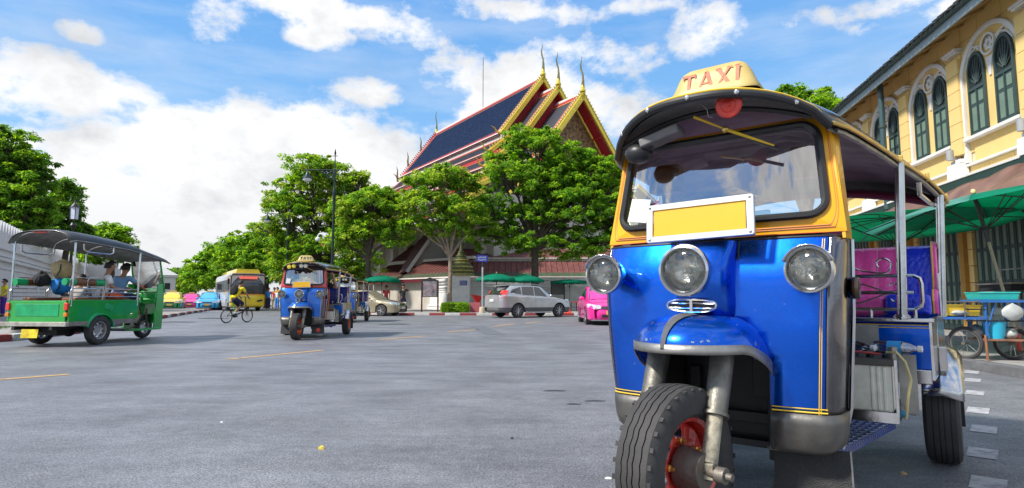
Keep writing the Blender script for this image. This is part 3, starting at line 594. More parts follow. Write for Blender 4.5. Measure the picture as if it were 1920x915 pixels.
    obj('plate_frame', g, M('brushed_aluminium', (.62, .63, .66), rough=.30, metal=.9, var=.12, dirt=.3), pb, ang=30)
    g = G(); g.box((0, .002, 0), (.40, .008, .122)); obj('plate', g, PLY, pb)
    for x in (-.218, .218):
        for z in (-.075, .075): obj('screw', G().lathe([(.006, 0), (.005, -.004), (.001, -.005)], (x, -.008, z), (0, 1, 0), 8, cap=False), STEEL, pb)
    # wiper
    wp = thing('wiper', None, None, (0, 0, 0)); wp.parent = T
    wm = M('yellow_wiper', (.78, .50, .03), rough=.4, var=.15)
    P0, P1, P2 = Vector((-.03, -.05, 1.775)), Vector((.10, -.03, 1.70)), Vector((.29, .015, 1.605))
    obj('wiper_arm', G().tube([P0, P0.lerp(P1, .5), P1], [.016, .012, .008], 8, flat=.5), wm, wp); obj('wiper_arm', G().tube([P1, P1.lerp(P2, .6), P2], [.008, .006, .004], 8), wm, wp)
    obj('wiper_blade', G().tube([P1.lerp(P2, .55)+Vector((0, .012, -.006)), P2+Vector((.015, .018, -.012))], .008, 6), BLACKR, wp); obj('wiper_joint', G().ell(P1, (.016, .014, .014)), BRASS, wp)
    # red disc under the visor
    if hero:
        obj('red_disc', G().lathe([(.001, -.016), (.008, -.014), (.010, -.006), (.030, -.003), (.034, -.006), (.052, -.006), (.057, 0), (.052, .008), (.001, .010)], (.150, -.14, 1.772), (.05, 1, .12), 28, cap=False), REDL, T, ang=30)
        obj('disc_wire', G().tube([(.0, -.08, 1.80), (.03, -.14, 1.80), (.055, -.13, 1.775), (.06, -.13, 1.74), (.075, -.12, 1.735)], .0022, 5), STEEL, T); obj('disc_wire', G().tube([(.168, -.12, 1.76), (.20, -.12, 1.765), (.21, -.11, 1.78), (.18, -.1, 1.80)], .002, 5), STEEL, T)
        obj('visor_box', G().box((-.20, -.02, 1.715), (.20, .10, .045), ry=R(-14)), CEIL, T, bevel=.01)
        obj('visor_motor', G().ell((-.33, -.0, 1.66), (.07, .06, .05)).ell((-.27, -.02, 1.69), (.03, .03, .03)), BLACKR, T)
    else:
        for k, x in enumerate((-.30, -.19)): obj('spot_lamp', G().lathe([(.001, -.02), (.045, -.016), (.05, 0), (.04, .03), (.001, .04)], (x, -.14, 1.715+.02*k), (0, 1, 0), 16, cap=False), M('yellow_lens', (.8, .62, .05), rough=.25), T)
        for k, x in enumerate((-.02, .08)): obj('spot_lamp', G().lathe([(.001, -.02), (.045, -.016), (.05, 0), (.04, .03), (.001, .04)], (x, -.14, 1.74), (0, 1, 0), 16, cap=False), M('cream_lens', (.8, .78, .6), rough=.25), T)
    # things seen through the windscreen
    for s in (1, -1):
        g = G().box((s*.36, .42, 1.60), (.17, .10, .15)); sp_ = obj('speaker', g, WOODO if hero else REDL, T, bevel=.012); obj('speaker_cone', G().lathe([(.001, .0), (.03, -.004), (.05, -.012), (.055, -.012)], (s*.36, .37, 1.60), (0, 1, 0), 18, cap=False), WOODO, sp_)
    g = G(); g.box((-.355, .05, 1.385), (.10, .004, .12), rx=R(-12), ry=R(8)); obj('permit_paper', g, M('permit', (.72, .72, .70), rough=.7, var=.04), T)
    g = G(); g.slab([(-.44, .30, 1.20), (.44, .30, 1.20), (.44, .12, 1.22), (-.44, .12, 1.22)], .02); g.box((0, .20, 1.1), (.9, .02, .22)); obj('dashboard', g, DARK, T)
    g = G(); g.tube([(-.30, .52, 1.10), (-.12, .40, 1.14), (.12, .40, 1.14), (.30, .52, 1.10)], .013, 8); g.tube([(0, .40, 1.14), (0, .22, .9)], .02, 8); obj('handlebar', g, IRON, T)
    # driver's seat, floor, chassis
    g = G(); g.box((0, .78, .84), (.48, .36, .14)); g.box((0, .99, 1.06), (.46, .09, .34), rx=R(8)); obj('driver_seat', g, BLACKR, T, bevel=.04, seg=3)
    g = G(); g.box((0, .72, .57), (.42, .40, .40)); obj('seat_box', g, c.get('box', DARK), T, bevel=.01)
    g = G(); g.box((0, .70, .285), (.74, .86, .03)); g.box((0, 1.9, .45), (1.1, .9, .05)); g.box((.30, 1.3, .36), (.06, 1.9, .08)); g.box((-.30, 1.3, .36), (.06, 1.9, .08)); g.box((0, 1.7, .30), (1.3, .08, .08)); g.tube([(0, .9, .35), (0, 1.7, .30)], .05, 10); g.ell((0, 1.7, .30), (.15, .13, .13))
    g.tube([(.42, 1.30, .32), (.46, 1.34, .22), (.40, 1.42, .22)], .015, 6); obj('chassis', g, DARK, T, ang=30)
    # running boards with raised tread pattern
    for s in (1, -1):
        A, Bq, C_, D_ = Vector((.36, .30, .285)), Vector((.425, .30, .285)), Vector((.575, 1.24, .285)), Vector((.34, 1.24, .285))
        q = [Vector((.25, .32, .283)), Vector((.43, .36, .283)), Vector((.575, 1.24, .283)), Vector((.30, 1.24, .283))]
        g = G().slab([Vector((p.x*s, p.y, p.z)) for p in (q if s > 0 else q[::-1])], .035); rb = obj('running_board', g, M('blue_board', (.045, .09, .36), rough=.4, metal=.3, var=.4, scale=5, dirt=.9, dcol=(.24, .21, .19), dscale=7), T)
        g = G()
        for i in range(26):
            for j in range(7):
                v = (i+.5)/26; u = (j+.5)/7; e0 = q[0].lerp(q[3], v); e1 = q[1].lerp(q[2], v); p = e0.lerp(e1, u)
                g.box((p.x*s, p.y, .285), (.026, .006, .004), rz=R(45 if (i+j) % 2 else -45))
        for i in range(26): v = (i+.5)/26; p = q[1].lerp(q[2], v); g.box((p.x*s, p.y, .268), (.004, .008, .026), rx=R(35))
        tag(obj('tread_pattern', g, M('tread_metal', (.42, .44, .52), rough=.35, metal=.6, var=.3, dirt=.6, dcol=(.14, .16, .3)), rb, ang=0, recalc=False), kind='stuff')
        # mud flaps
        g = G(); x0, x1 = (.225, .50) ; g.slab([(s*x0, .10, .335), (s*x1, .14, .335), (s*(x1+.01), .11, .115), (s*(x0-.01), .07, .115)][::s], .010); fl = obj('mud_flap', g, M('ribbed_rubber', (.03, .03, .03), rough=.6, var=.3, bump=.5, bscale=160, dirt=.6, dcol=(.10, .095, .09)), T, ang=0)
        obj('flap_edge', G().tube([(s*x1, .135, .335), (s*(x1+.01), .105, .115)], .006, 6), STEEL, fl)
        if not hero and s > 0: obj('flap_badge', G().lathe([(.05, 0), (.045, -.008), (.001, -.01)], (s*.37, .088, .2), (0, 1, 0), 14, cap=False), REDL, fl)
    # battery box beside the cab
    for s in ((1,) if True else (1, -1)):
        bt = thing('battery', None, None, (.0, 0, 0)); bt.parent = T
        g = G(); g.box((s*.42, .74, .535), (.40, .24, .215)); obj('battery_case', g, M('cream_plastic', (.86, .83, .70), rough=.45, var=.08, dirt=.5, dcol=(.30, .27, .2), dscale=4), bt, bevel=.008)
        g = G(); [g.box((s*.42+dx, .6185, .535), (.012, .006, .20)) for dx in (.12, .145, .17)]; obj('battery_rib', g, MATS['cream_plastic'], bt, bevel=.002, seg=1)
        g = G(); g.box((s*.42, .74, .655), (.42, .26, .03)); obj('battery_lid', g, M('dirty_lid', (.10, .09, .08), rough=.5, metal=.4, var=.4, dirt=.7, dcol=(.22, .17, .12)), bt, bevel=.004, seg=1)
        for k in range(6): obj('battery_cap', G().lathe([(.017, 0), (.017, .016), (.001, .018)], (s*(.27+.065*k), .70, .67), (0, 0, 1), 12, cap=False), BLACKR, bt)
        g = G(); g.box((s*.42, .612, .408), (.44, .012, .045)); g.box((s*.42, .74, .386), (.44, .27, .010)); g.box((s*.636, .74, .408), (.012, .26, .045)); g.box((s*.636, .625, .54), (.014, .03, .26)); obj('battery_tray', g, CHROME, bt, bevel=.002, seg=1)
        g = G(); g.box((s*.665, .90, .53), (.075, .012, .29)); obj('battery_backplate', g, STEEL, bt)
        obj('battery_post', G().lathe([(.014, 0), (.014, .05), (.02, .05), (.02, .065), (.001, .07)], (s*.625, .66, .66), (0, 0, 1), 10, cap=False), STEEL, bt)
        obj('battery_cable', G().tube([(s*.60, .66, .70), (s*.64, .64, .705), (s*.672, .65, .66), (s*.69, .66, .58), (s*.675, .66, .50), (s*.665, .66, .42), (s*.66, .67, .40)], .0065, 8), M('cream_cable', (.62, .52, .25), rough=.5), bt)
        obj('battery_cable', G().tube([(s*.25, .65, .69), (s*.36, .64, .705), (s*.48, .65, .698), (s*.58, .66, .69)], .0055, 8), M('red_cable', (.42, .05, .05), rough=.5), bt)
        obj('cable_clip', G().ell((s*.645, .645, .425), (.02, .012, .018)), M('teal_clip', (.02, .16, .25), rough=.5), bt)
    # passenger tub: front panel, rail, sides, rear
    g = G(); g.box((0, 1.155, .70), (1.52, .03, .235)); obj('tub_panel', g, LB, T, bevel=.006)
    g = G(); g.box((0, 1.148, .545), (1.51, .03, .075)); obj('tub_sill', g, CHROME, T, bevel=.006)
    g = G(); g.box((0, 1.15, .838), (1.56, .07, .022)); obj('top_rail', g, CHROME, T, bevel=.005)
    for dz in (0, .014): obj('pinstripe', G().tube([(-.755, 1.138, .812-dz), (.755, 1.138, .812-dz)], .003, 5), GOLDP, T)
    for s in (1, -1):
        if s > 0 or not hero: g = G(); g.box((s*.40, 1.136, .73), (.26, .006, .16)); obj('steel_patch', g, STEEL, T)
        g = G(); g.slab([(s*.768, 1.14, .53), (s*.778, 1.42, .53), (s*.785, 1.42, .85), (s*.768, 1.14, .85)][::s], .012); g.slab([(s*.785, 1.42, .62), (s*.80, 2.35, .62), (s*.80, 2.35, .85), (s*.785, 1.42, .85)][::s], .012); obj('tub_side', g, CHROME if s > 0 else LB, T, ang=0)
        # rear mudguard
        secs = []
        for a in range(14, 175, 9):
            cy, cz = 1.74, .33; rr_ = .335; y, z = cy-math.cos(R(a))*rr_*1.08, cz+math.sin(R(a))*rr_
            secs.append([(s*.70, y, z+.0), (s*.79, y, z+.012), (s*.86, y, z-.006), (s*.885, y+math.cos(R(a))*.02, z-.05*max(.2, math.sin(R(a))))])
        obj('rear_mudguard', G().loft(secs), CHROME, T, ang=50, solid=.005)
        g = G(); g.box((s*.80, 1.43, .62), (.04, .03, .14), rx=R(10)); obj('mudguard_stay', g, CHROME, T, bevel=.006)
        wheel(T, (s*.775, 1.72, .30), .30, .175, c['rim2'], zig=False, face=s, tyre_groove=.006, spokes=6, name='wheel')
        obj('rear_flap', G().box((s*.77, 2.16, .27), (.22, .012, .26)), BLACKR, T)
        # scroll panel behind the rear post
        g = G(); 
        for q in (0, .12): g.tube([(s*.80, 1.62+q, .85), (s*.80, 1.62+q, 1.10)], .007, 6)
        for zc in (.90, .98, 1.06): g.tube([(s*.80, 1.68+.045*math.cos(t), zc+.035*math.sin(t)) for t in [k*math.pi/6 for k in range(12)]], .005, 6, closed=True)
        obj('side_scroll', g, CHROME, T)
    g = G(); g.box((0, 2.38, .68), (1.6, .03, .40)); obj('rear_panel', g, LB, T, bevel=.01)
    # scroll rail across the front of the passenger space
    rl = thing('scroll_rail', None, None); rl.parent = T
    for z in (.895, .985, 1.075): obj('rail_bar', G().tube([(-.70, 1.13, z), (.70, 1.13, z)], .0095, 8), CHROME, rl)
    for s in (1, -1): obj('rail_end', G().tube([(s*.70, 1.13, 1.075), (s*.728, 1.13, 1.06), (s*.735, 1.13, 1.03), (s*.735, 1.13, .94), (s*.728, 1.13, .91), (s*.70, 1.13, .895)], .0095, 8), CHROME, rl); [obj('rail_foot', G().tube([(s*x, 1.13, .848), (s*x, 1.13, .895)], .009, 8), CHROME, rl) for x in (.50, .70)]
    for x0 in (.18, .49) if hero else (.2,):
        for s in ((1, -1)):
            g = G()
            g.tube([(s*(x0-.10), 1.13, 1.16), (s*(x0-.04), 1.13, 1.11), (s*(x0+.05), 1.13, 1.09)]+[(s*(p[0]), p[1], p[2]) for p in spiral((x0+.075, 1.13, 1.135), .048, .022, R(-70), .80)], .0055, 6)
            g.tube([(s*p[0], p[1], p[2]) for p in spiral((x0-.09, 1.13, 1.035), .016, .034, R(0), .7)]+[(s*(x0-.02), 1.13, 1.03), (s*(x0+.08), 1.13, .99)]+[(s*p[0], p[1], p[2]) for p in spiral((x0+.12, 1.13, 1.015), .028, .015, R(-120), .8)], .005, 6)
            g.tube([(s*p[0], p[1], p[2]) for p in spiral((x0-.09, 1.13, .945), .014, .028, R(0), .7)]+[(s*(x0-.03), 1.13, .93), (s*(x0+.08), 1.13, .975)]+[(s*p[0], p[1], p[2]) for p in spiral((x0+.12, 1.13, .955), .028, .014, R(120), -.8)], .005, 6)
            obj('rail_scroll', g, CHROME, rl)
    # bench seat: back with upright channels, cushion, bolsters
    bs = thing('bench_seat', None, None); bs.parent = T; SA, SB = c['seat']
    n = 15; xs = [-.64+1.20*k/(n*6) for k in range(n*6+1)]
    def chan(x): return abs(math.sin((x+.64)/1.20*n*math.pi))**.5*.016
    def backrow(x0, x1, f, y0=1.83):
        xs_ = [x0+(x1-x0)*k/72 for k in range(73)]
        return [[(x, y0-.012*0+dy-f(x), z) for x in xs_] for z, dy in ((.90, -.05), (1.0, -.02), (1.1, .0), (1.2, .02), (1.26, .045), (1.285, .085), (1.28, .13), (1.24, .15), (.9, .12))]
    obj('seat_back', G().loft(backrow(-.62, .60, chan)), SA, bs, ang=60)
    for k in range(n+1): x = -.64+1.20*k/n; obj('seat_piping', G().tube([(x, 1.83+dy-.004, z) for z, dy in ((.90, -.05), (1.0, -.02), (1.1, .0), (1.2, .02), (1.26, .045), (1.288, .085))], .0025, 5), M('pale_pink_piping', (.9, .45, .6), rough=.4), bs)
    for s in (1, -1):
        x0, x1 = sorted((s*.60, s*.775)); obj('seat_back_side', G().loft(backrow(x0, x1, lambda x: .012)), SB, bs, ang=60)
        secs = []
        for z, y in ((.86, 1.50), (.93, 1.46), (.99, 1.50), (1.0, 1.70), (1.15, 1.80), (1.25, 1.82), (1.30, 1.90), (1.27, 1.97), (.9, 1.97)):
            secs.append([(s*.765, y, z), (s*.772, y-.012, z+.008), (s*.790, y-.012, z+.008), (s*.797, y, z)])
        obj('bolster', G().loft(secs, closed=False, cap=False), SA, bs, ang=60); obj('piping', G().tube([p[1] for p in secs], .005, 6), GOLDP, bs)
    g = G(); g.box((-.05, 1.62, .91), (1.20, .44, .12)); obj('cushion', g, SA, bs, bevel=.035, seg=3)
    for s in (1, -1): g = G(); g.box((s*.655, 1.60, .915), (.22, .46, .125)); obj('cushion_side', g, SB, bs, bevel=.03, seg=3)
    return T
HERO_TH = R(37)
hero = tuktuk('large blue and yellow tuk-tuk with a cream TAXI sign parked in the right foreground', dict(hero=True, low=BLUE, up=YEL, rim=paint('red_rim', (.62, .03, .02), dirt=.6, dcol=(.08, .05, .04), dscale=9), rim2=CHROME, seat=(PINK, BLUEV), let=M('faded_red_letters', (.60, .16, .08), rough=.6, var=.3, scale=30), steer=-11), (.885, 2.63, 0), -HERO_TH, 'tuk-tuks')
# water bottles lying on the battery
def bottle(parent_loc, rz, label, m):
    g = G().lathe([(.001, 0), (.030, .003), (.032, .02), (.030, .06), (.032, .075), (.030, .12), (.024, .15), (.013, .17), (.013, .185)], (0, 0, 0), (0, 0, 1), 16)
    o = obj('water_bottle', g, m, ang=50); cp = obj('cap', G().lathe([(.015, .183), (.015, .20), (.001, .202)], (0, 0, 0), (0, 0, 1), 12), M('cap_white', (.8, .8, .8), rough=.4), o); obj('bottle_label', G().lathe([(.0325, .06), (.0325, .12)], (0, 0, 0), (0, 0, 1), 16, cap=False), M('label_blue', (.05, .35, .75), rough=.4), o)
    Mw = Matrix.Translation((.885, 2.63, 0)) @ Matrix.Rotation(-HERO_TH, 4, 'Z') @ Matrix.Translation(parent_loc) @ Matrix.Rotation(rz, 4, 'Z') @ Matrix.Rotation(R(90), 4, 'X')
    o.location = Mw.to_translation(); o.rotation_euler = Mw.to_euler(); tag(o, label, 'bottle', 'bottles on the battery'); return o
BOT = glass('bottle_plastic', (.80, .88, .95), .25)
bottle((.36, .80, .712), R(70), 'clear water bottle with blue label lying nearer the cab on the battery', BOT)
bottle((.54, .78, .716), R(80), 'clear water bottle lying at the outer end of the battery', BOT)
# ---------------------------------------------------------------- people
SKIN = M('skin', (.36, .19, .11), rough=.55, var=.1); HAIR = M('dark_hair', (.015, .012, .010), rough=.6, var=.3, bump=.4, bscale=90)
def cloth(name, col): return M(name, col, rough=.85, var=.18, scale=12, bump=.25, bscale=35)
def skinned(name, chains, m, parent, sub=1):
    """one continuous surface grown round connected joints: chains = [[(point, radius), ...]], shared points are merged"""
    idx = {}; vs = []; rs = []; es = []
    for ch in chains:
        prev = None
        for p, r in ch:
            k = tuple(round(c, 3) for c in p)
            if k not in idx: idx[k] = len(vs); vs.append(p); rs.append(r)
            i = idx[k]
            if prev is not None and prev != i: es.append((prev, i))
            prev = i
    me = bpy.data.meshes.new(name); me.from_pydata(vs, es, []); me.materials.append(m)
    o = bpy.data.objects.new(name, me); COL.objects.link(o); o.parent = parent
    md = o.modifiers.new('skin', 'SKIN'); md.use_smooth_shade = True
    sv = me.skin_vertices[0].data
    for i, r in enumerate(rs): sv[i].radius = (r if isinstance(r, tuple) else (r, r)); sv[i].use_root = (i == 0)
    o.modifiers.new('sub', 'SUBSURF').render_levels = sub; o.modifiers['sub'].levels = sub
    return o
def person(label, loc, rz, J, shirt, trousers, group=None, hair='short', sleeves=.5, legs=1.0, shoes=None, extra=None, sc=1.0, cat='person', barefoot=False):
    """J: joints in the person's own axes (-y is where they face, +x is the viewer's right when they face the viewer)"""
    T = thing('person', label, cat, loc, rz, group, sc)
    V3 = lambda k: Vector(J[k])
    pel, ch, nk, hd = V3('pelvis'), V3('chest'), V3('neck'), V3('head')
    mid = pel.lerp(ch, .5)
    fwd = Vector(J.get('face', (0, -1, 0))).normalized(); up = (hd-nk).normalized(); side = fwd.cross(up).normalized()
    chains = [[(pel, (.12, .10)), (mid, (.105, .09)), (ch, (.125, .10)), (nk, .055), (nk.lerp(hd, .35), .055), (hd-up*.02, (.098, .108)), (hd+up*.06, .085)]]
    for s, S in ((1, 'l'), (-1, 'r')):
        sh, el, wr = V3('sh_'+S), V3('el_'+S), V3('wr_'+S); d = (wr-el).normalized()
        chains.append([(ch, (.125, .10)), (ch.lerp(sh, .6), .065), (sh, .052), (sh.lerp(el, .5), .045), (el, .036), (el.lerp(wr, .5), .034), (wr, .024), (wr+d*.05, .032), (wr+d*.08, .026)])
        pd = frame(d)[0]
        for k in range(5):                  # fingers and thumb
            o_ = pd*(k-1.5)*.014 if k < 4 else pd*-.03; L_ = (.055, .065, .06, .05, .035)[k]
            chains.append([(wr+d*.08, .026), (wr+d*(.10 if k < 4 else .06)+o_*1.3, .009), (wr+d*(.10+L_*.6 if k < 4 else .08)+o_*1.6+Vector((0, 0, -.01)), .008), (wr+d*(.10+L_ if k < 4 else .10)+o_*1.6+Vector((0, 0, -.028)), .006)])
        hp, kn, an, to = V3('hip_'+S), V3('kn_'+S), V3('an_'+S), V3('toe_'+S)
        chains.append([(pel, (.12, .10)), (hp, .088), (hp.lerp(kn, .5), .072), (kn, .054), (kn.lerp(an, .35), .056), (an, .036), (an.lerp(to, .5)+Vector((0, 0, -.02)), .034), (to, .022)])
    b = skinned('body', chains, SKIN, T)
    # face
    g = G(); fc = hd+fwd*.088
    g.ell(fc+up*-.005+fwd*.012, (.012, .016, .018), 8, 6); g.ell(hd+side*.09, (.012, .02, .028), 8, 6); g.ell(hd-side*.09, (.012, .02, .028), 8, 6); obj('face_features', g, SKIN, b)
    g = G(); [g.ell(fc+up*.025+side*x+fwd*-.004, (.011, .008, .006), 8, 6) for x in (.032, -.032)]; obj('eyes', g, HAIR, b)
    g = G(); g.ell(fc-up*.045, (.02, .006, .006), 8, 5); obj('mouth', g, M('lips', (.30, .09, .07), rough=.5), b)
    if hair:
        g = G(); R_ = Matrix((side, fwd, up)).transposed(); rr = random.Random(5); n, m_ = 20, 12; vs = []
        for i in range(m_+1):
            a = math.pi*.64*i/m_ if hair != 'long' else math.pi*.75*i/m_
            for j in range(n):
                bb = 2*math.pi*j/n; front = math.sin(bb) > .25
                aa = min(a, math.pi*.30) if front else a
                r = 1+rr.uniform(-.05, .09); vs.append(hd+up*.012+R_ @ Vector((.108*math.sin(aa)*math.cos(bb)*r, .115*math.sin(aa)*math.sin(bb)*r-.012, .118*math.cos(aa)*r)))
        g.add(vs, [(i*n+j, (i+1)*n+j, (i+1)*n+(j+1) % n, i*n+(j+1) % n) for i in range(m_) for j in range(n)]); obj('hair', g, HAIR, T, ang=80, recalc=False)
    # clothing grown round the same joints, a little larger
    ck = [[(pel-(ch-pel)*.10, (.15, .125)), (pel, (.148, .125)), (mid, (.135, .115)), (ch, (.155, .125)), (ch.lerp(nk, .7), (.085, .075))]]
    for S in 'lr':
        sh, el, wr = V3('sh_'+S), V3('el_'+S), V3('wr_'+S); c_ = [(ch, (.155, .125)), (ch.lerp(sh, .6), .090), (sh, .075), (sh.lerp(el, .5), .064)]
        if sleeves > .5: c_ += [(el, .052), (el.lerp(wr, .85), .042)]
        elif sleeves > .3: c_ += [(sh.lerp(el, .75), .060)]
        ck.append(c_)
    skinned('shirt', ck, shirt, T)
    tk = [[(pel+(ch-pel)*.15, (.13, .115)), (pel, (.142, .122))]]
    for S in 'lr':
        hp, kn, an = V3('hip_'+S), V3('kn_'+S), V3('an_'+S); c_ = [(pel, (.142, .122)), (hp, .105), (hp.lerp(kn, .5), .092), (kn, .074)]
        if legs >= 1: c_ += [(kn.lerp(an, .5), .066), (kn.lerp(an, .93), .06)]
        elif legs > .6: c_ += [(kn.lerp(an, .4), .064)]
        tk.append(c_)
    skinned('trousers', tk, trousers, T)
    if not barefoot:
        for S in 'lr':
            an, to = V3('an_'+S), V3('toe_'+S); d = (to-an); d.z = 0
            skinned('shoe', [[(an-d*.25+Vector((0, 0, -.03)), .042), (an+d*.35+Vector((0, 0, -.035)), .045), (to+Vector((0, 0, -.004)), .034)]], shoes or HAIR, T)
    return T
def stand(arm_l=None, arm_r=None, step=0.):
    J = dict(pelvis=(0, 0, .93), chest=(0, 0, 1.27), neck=(0, .005, 1.45), head=(0, -.02, 1.60), sh_l=(.18, 0, 1.39), sh_r=(-.18, 0, 1.39), el_l=(.23, .02, 1.11), el_r=(-.23, .02, 1.11), wr_l=(.22, -.06, .87), wr_r=(-.22, -.06, .87),
             hip_l=(.09, 0, .88), hip_r=(-.09, 0, .88), kn_l=(.10, -.02-step, .48), kn_r=(-.10, -.02+step*.3, .48), an_l=(.10, -step*.8, .08), an_r=(-.10, step*1.2, .08), toe_l=(.12, -.14-step*.8, .035), toe_r=(-.12, -.14+step*1.2, .035))
    if arm_l: J['el_l'], J['wr_l'] = arm_l
    if arm_r: J['el_r'], J['wr_r'] = arm_r
    return J
def sit(z=.55, lean=0., arm_l=None, arm_r=None, knee=.42, foot=.1):
    J = dict(pelvis=(0, 0, z+.10), chest=(0, -.03-lean, z+.42), neck=(0, -.05-lean*1.4, z+.60), head=(0, -.08-lean*1.6, z+.75), sh_l=(.18, -.03-lean*1.2, z+.53), sh_r=(-.18, -.03-lean*1.2, z+.53), el_l=(.22, -.12-lean, z+.28), el_r=(-.22, -.12-lean, z+.28), wr_l=(.16, -.32-lean, z+.24), wr_r=(-.16, -.32-lean, z+.24),
             hip_l=(.09, -.02, z+.08), hip_r=(-.09, -.02, z+.08), kn_l=(.12, -knee, z+.09), kn_r=(-.12, -knee, z+.09), an_l=(.12, -knee-.03, foot), an_r=(-.12, -knee-.03, foot), toe_l=(.13, -knee-.17, foot-.045), toe_r=(-.13, -knee-.17, foot-.045))
    if arm_l: J['el_l'], J['wr_l'] = arm_l
    if arm_r: J['el_r'], J['wr_r'] = arm_r
    return J
# ---------------------------------------------------------------- the two other blue tuk-tuks
RED = paint('red_paint', (.55, .03, .04)); BLUE2 = paint('mid_blue_paint', (.002, .14, .62), metal=.4); ORNG = paint('orange_rim', (.72, .12, .01)); NAVYL = M('navy_letters', (.02, .03, .12), rough=.5)
BLUSEAT = croc('navy_vinyl', (.02, .03, .25))
tk2 = tuktuk('blue tuk-tuk with red windscreen frame and driver, coming along the road in the middle distance', dict(low=BLUE2, up=RED, rim=ORNG, rim2=ORNG, seat=(BLUSEAT, BLUSEAT), let=NAVYL, box=BLUE2, pin=False, guard=BLUE2, steer=-4), (-5.05, 14.2, 0), R(6.5), 'tuk-tuks')
g = G(); g.tube([(.56, .28, 1.18), (.56, .30, .9), (.50, .30, .45)], .014, 8); obj('side_rail', g, ORNG, tk2)
g = G(); g.slab([(-.30, -.152, 1.215), (.30, -.152, 1.215), (.30, -.14, 1.232), (-.30, -.14, 1.232)], .003)
tk3 = copy_tree(tk2); tk3.location = (-6.85, 24.0, 0); tk3.rotation_euler = (0, 0, R(9)); tk3['label'] = 'blue tuk-tuk with cream windscreen frame half hidden behind the red-framed one'
YRIM = paint('yellow_rim', (.75, .45, .03)); CRP = paint('cream_paint', (.72, .50, .22))
recolor(tk3, {'red_paint': CRP, 'orange_rim': YRIM})
def at_tuk(rt, p): return Matrix.LocRotScale(rt.location, rt.rotation_euler, None) @ Vector(p)
BLK = cloth('black_cloth', (.02, .02, .022)); GRYC = cloth('charcoal_cloth', (.06, .06, .065)); WHT = cloth('white_cloth', (.75, .74, .74)); YELC = cloth('yellow_cloth', (.82, .66, .01)); NAVY = cloth('navy_cloth', (.02, .02, .06)); PURP = cloth('purple_cloth', (.08, .02, .28)); LBLUE = cloth('light_blue_cloth', (.17, .32, .52)); BROWN = cloth('brown_cloth', (.22, .10, .05)); REDC = cloth('red_cloth', (.5, .04, .05)); TAN = cloth('tan_canvas', (.42, .33, .17)); BLUC = cloth('blue_cloth', (.02, .22, .62))
person('driver in black raising one hand to the roof inside the red-framed tuk-tuk', at_tuk(tk2, (.30, .80, 0)), R(6.5)-R(12), sit(.80, .02, arm_l=((.46, -.20, 1.22), (.36, -.18, 1.50)), foot=.38, knee=.34), BLK, GRYC)
person('driver in grey sitting behind the windscreen of the cream-framed tuk-tuk', at_tuk(tk3, (0, .80, 0)), R(9), sit(.80, 0, foot=.38, knee=.34), GRYC, NAVY)
